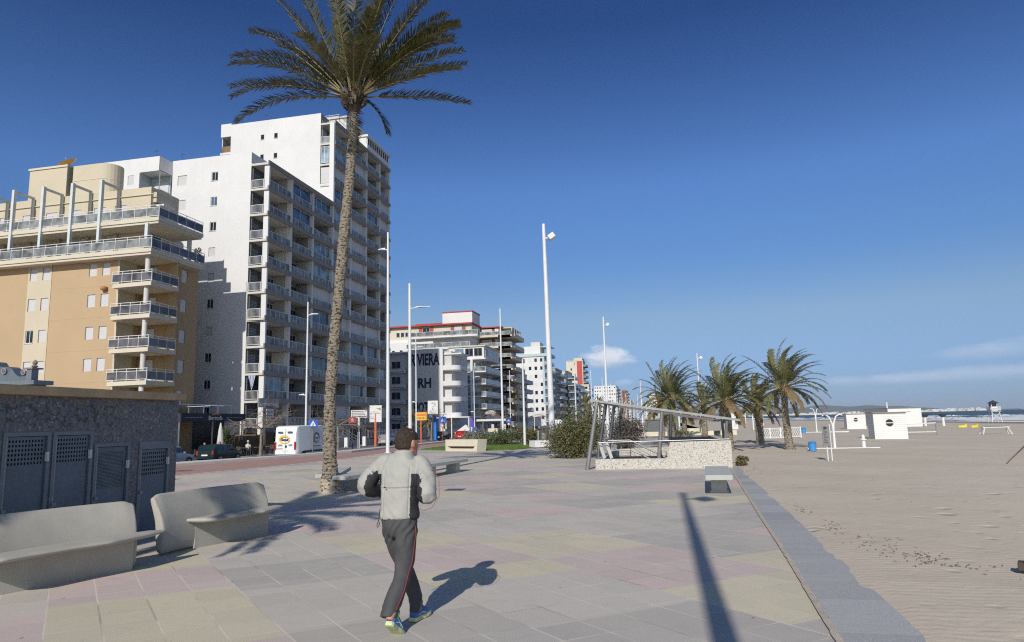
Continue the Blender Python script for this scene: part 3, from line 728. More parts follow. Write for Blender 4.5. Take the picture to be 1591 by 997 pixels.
for x in (-63.9, -60.9, -57.9, -54.6, -51.4, -48.3):
    mb = MB(); mb.box(x-.13, x+.13, 49.75, 50.05, 17.45, 24.25, 'pergola_white'); mb.box(x-.08, x+.08, 50.06, 51.97, 24.0, 24.2, 'slab_pale'); mb.box(x-.08, x+.08, 51.75, 51.97, 20.3, 23.98, 'slab_pale')
    mb.box(x-.08, x+.08, 51.7, 51.95, 17.47, 19.7, 'beige_render')
    mb.build('pergola_frame', T)
mb = MB(); mb.box(-43.4, -43.1, 49.7, 49.95, 17.45, 19.75, 'pergola_white'); mb.box(-43.5, -43.2, 55.3, 55.6, 17.45, 19.75, 'pergola_white'); mb.build('pergola_post', T)
mb = MB()
mb.box(-59.15, -54.8, 52.4, 56.5, 24.0, 27.15, 'beige_render'); mb.box(-59.25, -54.7, 52.3, 56.6, 27.15, 27.35, 'cream_render'); mb.build('stair_head', T)
mb = MB(); pf = [(-54.3+.0, 52.6)]+[(-50.9+1.2*math.cos(t)-.35, 53.8+1.2*math.sin(t)) for t in [(-90+15*i)*PI/180 for i in range(13)]]+[(-54.3, 56.6)]
mb.prism(pf, lambda u, w_, d: (u, w_, d), 24.0, 27.2, 'beige_render'); mb.prism([(x*.0+x, y-.03 if y < 54 else y) for x, y in pf], lambda u, w_, d: (u, w_, d), 25.65, 25.72, 'cream_render'); mb.build('water_tank_housing', T)
t_ = MB(); t_.lathe([(.02, 0), (.5, .10), (.9, .34)], (0, 0, 0), 'dish_orange', 24, cap=False); t_.tube([(0, 0, 0), (0, 0, -.3)], .05, 'steel', 6); t_.tube([(0, 0, .05), (.1, 0, .8)], .02, 'steel', 5)
o = t_.build('satellite_dish', smooth=True); o.location = (-55.6, 53.5, 27.66); o.rotation_euler = Vector((-.25, -.42, .85)).to_track_quat('Z', 'Y').to_euler(); o.location = (-55.6, 53.3, 27.75)
tag(o, 'orange satellite dish tilted on the roof of the tan block', 'satellite dish')
# things hung on or kept on the terraces
for (x, y, z, nm, lb) in [(-55.6, 51.75, 19.2, 'wall_lamp', 'blue wall lamp over the lower terrace, left one of two beside the pergola frames'), (-52.6, 51.75, 19.2, 'wall_lamp', 'blue wall lamp over the lower terrace, right one of two beside the pergola frames')]:
    b_ = MB(); b_.lathe([(.03, .12), (.17, .06), (.2, -.12), (.05, -.2)], (x, y, z), 'inflate_blue', 12); tag(b_.build(nm, smooth=True), lb, 'wall lamp', 'blue lamps on the terrace wall')
b_ = MB(); b_.lathe([(.05, .1), (.28, .05), (.3, -.2), (.1, -.3)], (-47.9, 50.42, 14.1+.35), 'terracotta', 12); tag(b_.build('wall_planter', smooth=True), 'round terracotta planter hung below the top right windows of the tan wall', 'planter')
def leafball(mb, c, r, n, s_, mt, rg, flat=1.0):
    c = Vector(c)
    for _ in range(n):
        u = Vector((rg.gauss(0, 1), rg.gauss(0, 1), rg.gauss(0, 1))).normalized()*(rg.random()**.45)
        p = c+Vector((u.x*r[0], u.y*r[1], u.z*r[2])); a = Vector((rg.uniform(-1, 1), rg.uniform(-1, 1), rg.uniform(-1, 1)*flat)).normalized(); b_ = a.cross(Vector((rg.uniform(-1, 1), rg.uniform(-1, 1), rg.uniform(-1, 1)))).normalized()
        k = s_*rg.uniform(.6, 1.4); mb.face([p-a*k, p+b_*k*.42, p+a*k, p-b_*k*.42], mt)
rg = random.Random(21)
for (x, y, z, r, lb) in [(-53.9, 50.4, 17.45, .95, 'leafy potted shrub among chairs on the lower terrace of the tan block'), (-42.9, 56.0, 17.45, .55, 'potted plant at the far corner of the lower terrace')]:
    P_ = empty('terrace_plant', (x, y, z), lb, 'plant', world=True)
    q = MB(); q.lathe([(.16, z), (.24, z+.35)], (x, y, 0), 'terracotta', 12); q.build('pot', P_)
    q = MB(); leafball(q, (x, y, z+1.0), (r, r*.4, .65), 260, .10, 'leaf_olive', rg); q.tube([(x, y, z+.3), (x-.1, y, z+.8)], .02, 'twig', 5); q.build('foliage', P_, fix=False)

# ================================================================== white tower, two heights
W = empty('apartment_tower', (-46, 80, GB), 'tall white apartment tower with stepped roof and rows of seaward balconies', 'building', world=True)
ZB = [29.83-2.82*k for k in range(11)]       # undersides of the floor bands, lower half
mb = MB()
opW = []
for k in range(10):
    z = 28.6-2.83*k
    opW.append((-46.85, -46.05, z, z+.98))
    if k != 99: opW.append((-51.1, -49.95, z-.15, z+1.0))
wall_open(mb, fS(63), -51.8, -42.0, GB, 31.4, opW, .16, 'white_render')
for z in ZB[3:]: pass
# parapet, roof, annex block on the left with a recessed balcony
mb.box(-51.8, -42.25, 63.003, 63.3, 29.9, 31.38, 'white_render'); mb.box(-42.25, -42.0, 63.003, 78.15, 30.3, 31.38, 'white_render')
mb.box(-62, -42.3, 63.4, 78, 29.9, 30.2, 'slab_grey')
op = [(-54.3, -51.85, 26.6, 29.63), (-57.7, -56.75, 28.5, 29.75), (-55.75, -55.0, 28.3, 29.4)]
wall_open(mb, fS(61), -64, -51.8, 20, 31.25, [(a, b_, c, d) if a != -54.3 else (-54.3, -51.8, 26.6, 29.63) for a, b_, c, d in op], 1.9 if False else .16, 'white_render')
mb.box(-64, -51.85, 61.17, 62.98, 29.95, 31.2, 'white_render'); mb.box(-51.85, -51.8, 61.0, 62.99, 29.63, 31.25, 'white_render')
mb.box(-51.85, -51.8, 61.0, 62.99, 20, 26.6, 'white_render'); mb.box(-54.5, -54.3, 61.17, 62.9, 26.6, 29.7, 'blue_pale'); mb.box(-54.3, -51.86, 62.8, 62.98, 26.6, 29.7, 'blue_pale')
mb.box(-54.3, -51.8, 61.1, 62.9, 29.64, 29.7, 'white_render'); mb.box(-54.3, -51.86, 61.17, 62.78, 26.3, 26.6, 'white_render')
# upper gable
opH = [(-50.85, -50.35, 40.1, 40.8), (-48.85, -48.35, 40.1, 40.8), (-50.85, -50.35, 37.3, 38.0), (-48.85, -48.35, 37.3, 38.0)]
wall_open(mb, fS(78.2), -55.4, -42.05, 29.0, 42.8, opH, .12, 'white_render')
mb.box(-56.95, -55.4, 78.2, 82, 41.15, 43.0, 'white_render'); mb.box(-56.95, -55.4, 78.2, 82, 38.6, 38.9, 'white_render'); mb.box(-57, -56.9, 78.6, 96.5, 29, 43, 'white_render')
mb.box(-55.4, -42.3, 78.22, 78.5, 41.6, 42.78, 'white_render'); mb.box(-42.3, -42.05, 78.22, 96.6, 41.9, 42.78, 'slab_grey'); mb.box(-57, -42.3, 78.5, 96.5, 41.5, 41.8, 'slab_grey')
mb.box(-42.05, -40.1, 78.2, 78.4, 29.9, 33.0, 'white_render')        # closed end below the upper balconies
mb.box(-42.04, -40.02, 78.201, 78.4, 32.9, 33.05, 'slab_grey')
mb.box(-62, -42.0, 96.6, 96.8, GB, 41.9, 'white_render')
mb.box(-62, -61.9, 61.5, 96.5, GB, 31, 'white_render')
# inner back wall of the balconies (dark louvres and white doors are parts below)
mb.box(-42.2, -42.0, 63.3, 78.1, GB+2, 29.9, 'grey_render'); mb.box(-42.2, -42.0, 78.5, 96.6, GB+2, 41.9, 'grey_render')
mb.build('wall', W, fix=False)
for i, o in enumerate(opW): win(W, fS(63), o, 'shut' if (o[0] < -50 or i in (6, 8, 12)) else 'pane', .12, gm='glass_blue' if i == 2 else 'glass_dark')
for o in opH: win(W, fS(78.2), o, 'pane', .1, div=1, fm='dark_frame')
win(W, fS(61), op[1], 'pane', .12); win(W, fS(61), op[2], 'shut', .08)
railing(W, fS(61.05), -54.2, -51.9, 26.6, 1.0, 0, 'glass_rail', rails=1); railing(W, fE(-51.9), 61.1, 62.8, 26.6, 1.0, 0, 'glass_blue_pale', rails=1)
d = MB(); d.box(-53.8, -52.0, 62.72, 62.79, 26.7, 28.9, 'shutter'); d.build('balcony_door', W, fix=False)
d = MB(); d.box(-56.8, -55.5, 78.3, 78.4, 38.9, 39.8, 'wood'); d.build('screen', W, fix=False)
# floor bands
def band(z, y0, y1, nm='floor_slab'):
    b_ = MB(); b_.box(-42.0, -40.0, y0, y1, z, z+.10, 'slab_pale'); b_.box(-40.0, -39.86, y0-.1, y1, z-.08, z+.42, 'slab_grey')
    b_.box(-41.98, -40.0, y0-.12, y0-.003, z-.05, z+.18, 'slab_pale'); b_.build(nm, W, fix=False)
for z in ZB[:10]: band(z, 63.1, 78.3 if z < 29 else 78.2)
for k in range(11): band(29.83-2.82*k, 78.5 if k else 78.4, 96.7) if k else band(29.83, 78.4, 96.7)
for k in range(1, 5): band(29.83+2.82*k, 78.2, 96.7)
COLY = [63.3, 67.95, 72.85, 77.95, 83.1, 88.1, 92.8, 96.4]
for i, y in enumerate(COLY):
    zt = 41.1 if y > 77 else 29.8; b_ = MB(); b_.box(-40.55 if i else -40.5, -39.93, y-.13, y+.13, GB, zt, 'white_render'); b_.build('column', W, fix=False)
b_ = MB(); b_.box(-40.5, -39.95, 78.05, 78.25, 30.2, 41.1, 'white_render'); b_.build('column', W, fix=False)
# balcony bays
br = random.Random(4)
def bay(y0, y1, z, kind):
    """one balcony bay above a floor band at z (underside)"""
    zf = z+.10; H = 2.72; fe = fE(-40.0); back = fE(-42.0); pw = y1-y0
    r = railing(W, fe, y0, y1, zf+.15, .98, .06, 'glass_rail' if kind != 'bars' else None, nm='balcony_railing', rails=1, posts=.8, fm='white_metal')
    if kind == 'glazed':
        win(W, fe, (y0+.02, y1-.02, zf+.1, zf+H-.1), 'pane', .36, div=2 if br.random() < .6 else 4, sill=False, gm=br.choice(['glass_blue', 'glass_blue', 'glass_blue_pale']))
    elif kind == 'shut':
        s_ = MB(); 
        qbox(s_, fe, y0+.02, y1-.02, zf+1.15 if br.random() < .7 else zf+.4, zf+H-.05, .32, .38, 'shutter'); qbox(s_, fe, y0+.02, y1-.02, zf, zf+1.14, .42, .44, 'shutter'); s_.build('roller_shutter', W, fix=False)
    else:
        b_ = MB(); q = br.random()
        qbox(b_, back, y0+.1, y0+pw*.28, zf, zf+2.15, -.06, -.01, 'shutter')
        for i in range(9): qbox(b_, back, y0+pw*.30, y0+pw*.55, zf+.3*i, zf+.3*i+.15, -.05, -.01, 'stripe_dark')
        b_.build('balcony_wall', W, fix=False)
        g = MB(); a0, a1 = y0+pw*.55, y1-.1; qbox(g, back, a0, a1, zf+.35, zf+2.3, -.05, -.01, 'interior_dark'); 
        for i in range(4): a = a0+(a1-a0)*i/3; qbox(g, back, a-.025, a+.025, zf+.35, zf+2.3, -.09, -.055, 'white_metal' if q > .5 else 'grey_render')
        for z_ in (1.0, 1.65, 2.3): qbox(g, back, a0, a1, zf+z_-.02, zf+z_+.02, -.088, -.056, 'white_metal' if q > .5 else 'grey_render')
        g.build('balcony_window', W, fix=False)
    # partition between bays
    p_ = MB(); qbox(p_, fe, y1-.06, y1+.06, zf, zf+H-.05, .58, 1.95, 'grey_render' if br.random() < .5 else 'offwhite_render'); p_.build('partition', W, fix=False)
pat = {(0, 1): 'glazed', (0, 2): 'glazed', (1, 1): 'glazed', (3, 2): 'glazed', (2, 2): 'glazed', (4, 2): 'shut', (7, 2): 'glazed', (3, 0): 'open'}
for k in range(10):
    z = 29.83-2.82*(k+1)
    for i in range(3): bay(COLY[i]+.14, COLY[i+1]-.14, z, pat.get((k, i), 'open' if br.random() < .88 else 'glazed'))
for k in range(-4, 10):
    z = 29.83-2.82*(k+1)
    for i in range(3, 7):
        kk = br.choice(['open', 'open', 'shut', 'glazed', 'open', 'shut'])
        if k == -4: kk = 'open'
        if k == -3 and i == 3: kk = 'glazed'
        if k == -2 and i == 3: kk = 'shut'
        y0 = COLY[i]+.14 if (i > 3 or k >= 0) else 78.3
        bay(y0, COLY[i+1]-.14, z, kk)
for k in range(10):
    z = 29.83-2.82*(k+1)+.10; s_ = MB()
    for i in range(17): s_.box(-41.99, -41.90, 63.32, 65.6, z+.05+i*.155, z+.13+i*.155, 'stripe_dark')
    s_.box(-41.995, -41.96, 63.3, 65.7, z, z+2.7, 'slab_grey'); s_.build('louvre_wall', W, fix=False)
# gable ends of the balconies: striped siding, doors and barred railings
for k in range(10):
    z = 29.83-2.82*(k+1)+.10
    railing(W, fS(63.02), -41.95, -40.5, z+.1, .98, .05, None, nm='balcony_railing', rails=1, bars=.13, posts=1.5)
for k in range(3):
    z = 29.83+2.82*(3-k)+.1
    if k == 0: railing(W, fS(78.22), -42.0, -40.5, z+.1, .98, .05, 'glass_rail', nm='balcony_railing', rails=1)
    if k == 1: win(W, fS(78.22), (-42.0, -40.5, z+.3, z+2.55), 'pane', .1, 3, gm='glass_blue_pale')
    if k == 2: win(W, fS(78.22), (-42.0, -40.5, z+.2, z+2.5), 'shut', .1)
# roof-top rooms
b_ = MB(); b_.box(-46, -41.5, 84.5, 95.5, 41.8, 44.9, 'offwhite_render'); b_.box(-46.2, -41.3, 84.3, 96.0, 44.9, 45.15, 'slab_pale')
b_.box(-41.5, -39.98, 88.2, 96.4, 41.35, 42.35, 'white_render'); b_.box(-41.7, -39.8, 88.0, 96.6, 43.45, 43.75, 'white_render'); b_.box(-41.5, -40.1, 88.2, 88.4, 42.35, 43.45, 'white_render')
b_.build('penthouse', W)
b_ = MB(); b_.box(-40.3, -40.15, 88.4, 96.3, 42.35, 43.45, 'glass_dark'); 
for i in range(11): y = 88.45+.78*i; b_.box(-40.12, -40.03, y-.06, y+.06, 42.35, 43.45, 'white_metal')
b_.build('penthouse_window', W, fix=False)
railing(W, fS(80), -44.6, -40.3, 42.2, 1.0, 0, None, rails=3, posts=1.4); railing(W, fE(-40.3), 80, 84, 42.2, 1.0, 0, None, rails=3, posts=1.4)
for x, y, z in [(-50.8, 63.2, 31.4), (-52.5, 61.2, 31.2), (-46.0, 63.5, 31.4), (-50.2, 78.3, 42.8), (-54.5, 78.4, 42.8)]:
    b_ = MB(); b_.tube([(x, y, z), (x, y, z+.9)], .02, 'steel_dark', 4); b_.tube([(x-.35, y, z+.7), (x+.35, y, z+.7)], .015, 'steel_dark', 4); b_.tube([(x-.2, y, z+.85), (x+.2, y, z+.85)], .015, 'steel_dark', 4); b_.build('aerial', W, fix=False)
f_ = MB(); f_.face([(-41.6, 62.93, 7.2), (-40.75, 62.93, 7.2), (-41.0, 62.92, 6.1), (-41.15, 62.94, 5.7)], 'shutter')
for i in range(4): f_.face([(-41.55+i*.2, 62.925, 7.19), (-41.47+i*.2, 62.925, 7.19), (-41.2+i*.06, 62.92, 5.9), (-41.24+i*.06, 62.92, 5.9)], 'sign_blue')
tag(f_.build('striped_flag', fix=False), 'small blue and white striped flag hanging from a low gable balcony of the tower', 'flag')

# ================================================================== hotel with the lettered wall
H = empty('hotel', (-42, 121, GB), 'white hotel with a tall lettered end wall and rounded white balconies', 'hotel', world=True)
mb = MB(); mb.box(-45.5, -39.2, 118.6, 130, GB, 15.5, 'offwhite_render'); mb.box(-39.2, -38.75, 118.55, 118.9, GB, 15.5, 'white_render')
mb.box(-56, -45.52, 119.4, 130, GB, 15.2, 'offwhite_render'); mb.box(-56, -45.4, 118.5, 119.3, 14.95, 15.2, 'white_render')
mb.box(-39.2, -37.4, 119.6, 130, GB, 15.0, 'offwhite_render'); mb.build('wall', H)
for k in range(6):
    z = 12.0-2.86*k
    if k < 5:
        b_ = MB(); c = [(-38.75, 118.7)]+[(-37.2+1.45*math.cos(t), 120.1+1.45*math.sin(t)) for t in [(-90+15*i)*PI/180 for i in range(7)]]+[(-35.75, 124), (-38.75, 124)]
        b_.prism(c, lambda u, w_, d: (u, w_, d), z-.62, z+.35, 'white_render'); b_.prism([(u*1.0, w_-.02) for u, w_ in c[:8]]+c[8:], lambda u, w_, d: (u, w_, d), z-.58, z-.50, 'navy'); b_.build('balcony', H)
    b_ = MB(); z2 = z-.2; b_.prism([(-56, 119.35), (-56, 118.6), (-46.3, 118.6), (-46.0, 118.9), (-46.0, 119.35)], lambda u, w_, d: (u, w_, d), z2-.5, z2+.2, 'offwhite_render'); b_.box(-56, -46.2, 118.57, 118.6, z2-.34, z2-.26, 'navy'); b_.build('balcony', H)
    for x in (-48.9,): win(H, fS(119.38), (x-.1, x+1.7, z2+.35, z2+1.75), 'pane', -.01, 2, sill=False)
    win(H, fS(119.38), (-53.5, -51.7, z2+.35, z2+1.75), 'pane', -.01, 2, sill=False)
b_ = MB(); b_.box(-39.0, -35.4, 119.3, 124.5, 14.35, 14.6, 'white_render'); b_.build('canopy', H)
for s_, z, wd, hh in (('RIVIERA', 12.55, 5.6, 2.15), ('RH', 8.45, 2.5, 1.75), ('HOTEL', 4.1, 4.2, 1.7)):
    cx = {'RIVIERA': -42.15, 'RH': -42.25, 'HOTEL': -42.3}[s_]
    text_mesh('lettering', s_, hh*1.38, lambda u, w_, d, cx=cx, z=z: (cx+u, 118.57-d, z+w_), 'navy', H, .04, .045*hh, wd)
# block behind and above the hotel, red roof line and red shutters
B2 = empty('apartment_building', (-45, 138, GB), 'white stepped apartment block with red roof edges behind the hotel', 'building', world=True)
mb = MB(); mb.box(-58, -38.2, 135, 146, GB, 19.6, 'white_render'); mb.box(-56, -37.9, 135.4, 146, 19.6, 22.2, 'cream_render')
mb.box(-44.4, -37.9, 136, 142, 22.4, 24.7, 'white_render'); mb.box(-56, -45.5, 133, 135, GB, 18.7, 'white_render'); mb.build('wall', B2)
mb = MB(); mb.box(-56.3, -37.6, 134.6, 146.2, 22.2, 22.5, 'roof_red'); mb.box(-44.5, -37.8, 135.9, 142.1, 24.7, 24.95, 'roof_red'); mb.box(-50, -44.5, 135, 137, 22.5, 22.75, 'roof_red'); mb.build('roof', B2)
for x in (-54.5, -53.5, -52.5): win(B2, fS(135.4), (x, x+.8, 20.2, 21.2), 'pane', -.02, 1, sill=False)
for x in (-48.6, -41.6):
    win(B2, fS(135.4), (x, x+1.6, 20.0, 21.9), 'pane' if x < -45 else 'shut', -.02, 2, sill=False); s_ = MB(); s_.box(x-.8, x-.05, 135.3, 135.38, 19.9, 21.95, 'panel_red' if x < -45 else 'brick_red'); s_.box(x+1.65, x+2.4, 135.3, 135.38, 19.9, 21.95, 'panel_red' if x < -45 else 'brick_red'); s_.build('red_shutters', B2)
for z, x0, x1, y in ((19.4, -51, -36, 134.0), (16.9, -51, -37.5, 133.2)):
    b_ = MB(); b_.box(x0, x1, y-1, y+1.2, z, z+.3, 'white_render'); t = b_.build('terrace', B2); railing(t, fS(y-.95), x0, x1, z+.3, 1.0, 0, 'glass_rail', rails=1, posts=2)
for x in (-54.5, -52.8): win(B2, fS(133), (x, x+.7, 16.4, 17.2), 'pane', -.02, 1, sill=False)
railing(B2, fS(132.9), -54, -50, 14.6, 1.1, 0, None, rails=3, bars=.3)
_e = Vector((0, 0, 1.72)); B2.location = _e+(Vector(B2.location)-_e)*1.2; B2.scale = (1.2, 1.2, 1.2)
# middle block with stacked white balconies
B3 = empty('apartment_building', (-42, 150, GB), 'white block of stacked glass-fronted balconies between the hotel and the brown brick tower', 'building', world=True)
mb = MB(); mb.box(-50, -41.0, 149, 164, GB, 16.0, 'offwhite_render'); mb.box(-46.9, -38.7, 148.2, 163, 16.3, 18.9, 'white_render'); mb.box(-47.2, -38.3, 147.9, 163.5, 18.9, 19.2, 'slab_pale'); mb.box(-47.2, -38.3, 147.9, 163.5, 16.0, 16.3, 'white_render')
mb.build('wall', B3)
for (x0, x1) in ((-45.6, -43.4), (-43.1, -41.2), (-41.0, -39.1)): win(B3, fS(148.2), (x0, x1, 16.75, 18.6), 'pane', -.02, 2, sill=False, gm='glass_blue_pale' if x0 < -44 else 'glass_dark')
win(B3, fE(-38.7), (149.2, 152, 16.75, 18.6), 'pane', -.02, 2, sill=False); win(B3, fE(-38.7), (154, 160, 16.75, 18.6), 'pane', -.02, 4, sill=False, gm='glass_blue_pale')
for k in range(6):
    z = 13.3-2.75*k; b_ = MB(); b_.box(-41.4, -38.2, 147.6, 164, z-.25, z, 'white_render'); b_.box(-50, -41.4, 148.3, 149, z-.2, z, 'white_render'); b = b_.build('balcony', B3)
    railing(b, fE(-38.25), 147.7, 164, z, 1.0, 0, 'glass_blue_pale', rails=1, posts=2); railing(b, fS(147.65), -41.3, -38.3, z, 1.0, 0, 'glass_rail', rails=1, posts=1.5); railing(b, fS(148.35), -50, -41.5, z, 1.0, 0, 'glass_rail', rails=1, posts=2)
    win(B3, fS(149), (-44.4, -42.2, z+.1, z+2.1), 'pane', -.02, 2, sill=False, gm='glass_blue_pale'); win(B3, fE(-41.0), (150.5, 153.5, z+.1, z+2.1), 'shut' if k % 2 else 'pane', -.02, 2, sill=False)
    win(B3, fE(-41.0), (156, 160, z+.1, z+2.1), 'pane', -.02, 3, sill=False)
b_ = MB(); b_.lathe([(.35, GB), (.35, 16)], (-41.6, 148.1, 0), 'white_render', 14); b_.build('column', B3)
# brown brick tower with deep pale balconies
B4 = empty('apartment_building', (-42, 178, GB), 'brown brick tower with deep cream balconies stacked along its seaward side', 'building', world=True)
mb = MB(); mb.box(-58, -47.5, 172, 190, GB, 25.5, 'cream_render'); mb.box(-47.5, -40.2, 171, 190, GB, 26.0, 'brick_red'); mb.build('wall', B4)
mb = MB(); mb.box(-47.8, -39.6, 170.4, 190, 26.2, 26.5, 'roof_red'); mb.box(-40, -37.3, 172, 184, 26.1, 26.3, 'cream_render'); mb.build('roof', B4)
for k in range(9):
    z = 23.9-2.87*k; b_ = MB(); b_.box(-47.2, -37.0, 168.6, 171, z-.35, z+.05, 'cream_render'); b_.box(-40.2, -36.6, 168.6, 184.5, z-.35, z+.05, 'cream_render'); b_.box(-36.75, -36.6, 172.2, 184.5, z+.05, z+.75, 'cream_render'); b = b_.build('balcony', B4)
    railing(b, fS(168.7), -47.1, -37.0, z+.05, 1.0, 0, 'glass_rail', rails=1, posts=1.6); railing(b, fE(-36.8), 168.8, 172.1, z+.05, 1.0, 0, 'glass_rail', rails=1, posts=1.4)
    win(B4, fS(171), (-45.2, -42.4, z+.1, z+2.1), 'shut', -.02, sill=False); d = MB(); d.box(-41.6, -40.6, 170.9, 170.98, z+.1, z+2.2, 'white_render'); d.build('balcony_door', B4)
    win(B4, fE(-40.2), (173, 176, z+.1, z+2.1), 'pane', -.02, 2, sill=False); win(B4, fE(-40.2), (178.5, 181.5, z+.1, z+2.1), 'shut', -.02, 2, sill=False)
win(B4, fS(172), (-50.3, -48.9, 22.2, 23.8), 'shut', -.02, sill=False)
mb = MB()
for y in (172, 175, 178, 181, 184): mb.box(-37.4, -37.2, y-.1, y+.1, 23.95, 26.1, 'cream_render')
mb.build('column', B4)

# ================================================================== blocks farther along, one generator
def block(x0, x1, y0, y1, h, wm, label, fl=2.9, sb='slab_pale', rows=None, south=5, deep=1.5, rail='glass_rail', roof=None, kinds='pane', nm='apartment_building', bal=True, seed=1):
    q = random.Random(seed); e = empty(nm, ((x0+x1)/2, (y0+y1)/2, GB), label, 'building', world=True); cnt_ = [0, 0]; rest = [MB(), MB()]
    def piece(i, nm_, a, mt_):
        if cnt_[i] < 98: q_ = MB(); q_.box(*a, mt_); q_.build(nm_, e, fix=False)
        else: rest[i].box(*a, mt_)
        cnt_[i] += 1
    mb = MB(); mb.box(x0, x1-(deep if bal else 0), y0, y1, GB, h, wm); mb.box(x0-.1, x1-(deep if bal else 0)+.15, y0-.15, y1, h, h+.35, roof or wm); mb.build('wall', e)
    n = int((h-GB-1)/fl); w_ = (x1-deep-x0)/south if south else 1; 
    for k in range(n):
        z = h-fl*(k+1)
        for i in range(south):
            a = x0+w_*(i+.5); t = q.random(); piece(t < .35, 'shutter' if t < .35 else 'window', (a-w_*.22, a+w_*.22, y0-.06, y0-.01, z+.9, z+2.1), 'shutter' if t < .35 else 'glass_dark')
        if bal:
            q_ = MB(); q_.box(x1-deep-.0, x1, y0-.0, y1, z-.15, z+.1, sb); q_ = q_.build('balcony', e, fix=False); r_ = MB(); r_.box(x1-.06, x1-.02, y0+.02, y1-.1, z+.1, z+1.0, rail); r_.box(x1-deep, x1-.06, y0+.02, y0+.06, z+.1, z+1.0, rail); r_.build('railing', q_, fix=False)
        m_ = max(2, int((y1-y0)/4))
        for i in range(m_):
            b0 = y0+(y1-y0)*(i+.2)/m_; b1 = y0+(y1-y0)*(i+.8)/m_; t = q.random(); piece(t < .35, 'shutter' if t < .35 else 'window', (x1-(deep if bal else 0)+.01, x1-(deep if bal else 0)+.07, b0, b1, z+.15, z+2.2), 'shutter' if t < .35 else 'glass_dark')
    for i, nm_ in ((0, 'windows'), (1, 'shutters')):
        if rest[i].v: tag(rest[i].build(nm_, e, fix=False), kind='stuff')
    return e
e = block(-53, -38.7, 240, 252, 25.0, 'white_render', 'white block with a pale blue top band and a roof-top service box', south=6, deep=1.8, rail='glass_blue_pale', seed=2)
mb = MB(); mb.box(-53, -38.3, 239.6, 252, 24.9, 25.9, 'blue_pale'); mb.box(-41.2, -40.45, 239.88, 240, 8, 24.8, 'blue_pale'); mb.build('blue_band', e)
mb = MB(); mb.box(-48.0, -42, 241, 250, 25.9, 28.7, 'white_render'); mb.box(-45.6, -42.2, 242, 249, 28.7, 30.3, 'offwhite_render'); mb.box(-42, -38, 241, 249, 28.3, 28.5, 'white_render'); mb.build('roof_room', e)
block(-52, -40.5, 205, 218, 16.6, 'cream_render', 'low cream block with dark shaded balconies just beyond the brown brick tower', south=4, deep=2.2, seed=3)
block(-50, -38, 262, 280, 22.0, 'grey_render', 'grey glassy block with protruding balconies beyond the pale blue topped block', south=4, deep=2.0, rail='glass_blue_pale', seed=4)
e = block(-42, -35.5, 285, 300, 22.3, 'offwhite_render', 'slim block with a dark vertical fin and thin white floors', south=2, deep=3.0, rail='glass_blue', seed=5); mb = MB(); mb.box(-39.2, -38.3, 284, 284.9, GB, 22.6, 'dark_frame'); mb.build('fin', e)
block(-40, -34.5, 305, 330, 17.5, 'blue_pale', 'pale blue and white block lower than its neighbour with the dark fin', south=3, deep=1.8, rail='glass_blue_pale', seed=6)
e = block(-49, -38.6, 360, 372, 33.0, 'cream_render', 'cream high-rise with a tall red vertical panel', south=5, deep=1.6, seed=7, sb='slab_grey'); mb = MB(); mb.box(-43.3, -40.6, 359.75, 359.93, 19.5, 33.0, 'panel_red'); mb.box(-44.8, -40.4, 359.8, 371, 33.35, 34.7, 'cream_render'); mb.build('red_panel', e)
block(-48, -35, 352, 358, 19.8, 'cream_render', 'lower cream block standing at the foot of the red panelled high-rise', south=4, deep=1.6, seed=8, rail='glass_rail')
block(-40, -33.5, 338, 348, 13.5, 'beige_render', 'small beige block with orange awnings below the red panelled high-rise', south=3, deep=1.8, seed=9)
block(-58, -37.6, 600, 640, 31.0, 'white_render', 'wide white block with even rows of dark windows far along the street', south=9, deep=1.6, seed=10)
block(-37.2, -30.6, 640, 670, 28.0, 'brick_red', 'dark red narrow tower beside the wide white block', south=3, deep=1.8, seed=12, sb='offwhite_render', roof='roof_red')
block(-52, -36, 480, 500, 15.0, 'white_render', 'low white block seen in front of the wide white block', south=5, deep=1.6, seed=13)
block(-20, 2, 980, 1010, 36, 'offwhite_render', 'wide pale block with a dark red roof edge glimpsed behind the palm crown', south=7, deep=2, seed=14, sb='brick_red', roof='roof_red')
block(-28, -22, 1100, 1120, 26, 'offwhite_render', 'small pale block at the far end of the street', south=3, deep=2, seed=15)
block(-38, -32, 760, 800, 22, 'cream_render', 'cream block beyond the dark red narrow tower', south=3, deep=2, seed=16)
# tall flats standing inland left of everything else keep the street closed when seen from the side
block(-95, -70, 70, 100, 21, 'cream_render', 'cream inland block behind the white tower', south=7, bal=False, seed=17)
# ------------------------------------------------------------------ mosaic service building
K = empty('service_kiosk', (-10, 7, 0), 'low mosaic-clad service building with four grey steel doors behind the curved benches', 'kiosk', world=True)
mb = MB(); fk = fE(-8.7)
DO = [(6.55, 7.55, 0, 1.76), (7.62, 8.36, .02, 1.76), (8.40, 9.12, .02, 1.76), (9.16, 9.90, .02, 1.56), (10.10, 10.84, .02, 1.56)]
wall_open(mb, fk, 2.6, 11.03, -.02, 2.3, [o for o in DO], .10, 'mosaic', 'door_frame')
mb.face([(-8.7, 11.03, 0), (-13.5, 11.03, 0), (-13.5, 11.03, 2.3), (-8.7, 11.03, 2.3)], 'mosaic'); mb.face([(-8.7, 2.6, 0), (-13.5, 2.6, 0), (-13.5, 2.6, 2.3), (-8.7, 2.6, 2.3)], 'mosaic')
mb.face([(-13.5, 2.6, 0), (-13.5, 11.03, 0), (-13.5, 11.03, 2.3), (-13.5, 2.6, 2.3)], 'mosaic'); mb.build('wall', K, fix=False)
mb = MB(); mb.box(-13.7, -8.5, 2.4, 10.98, 2.27, 2.40, 'kiosk_cap'); mb.build('roof_cap', K, bevel=.012)
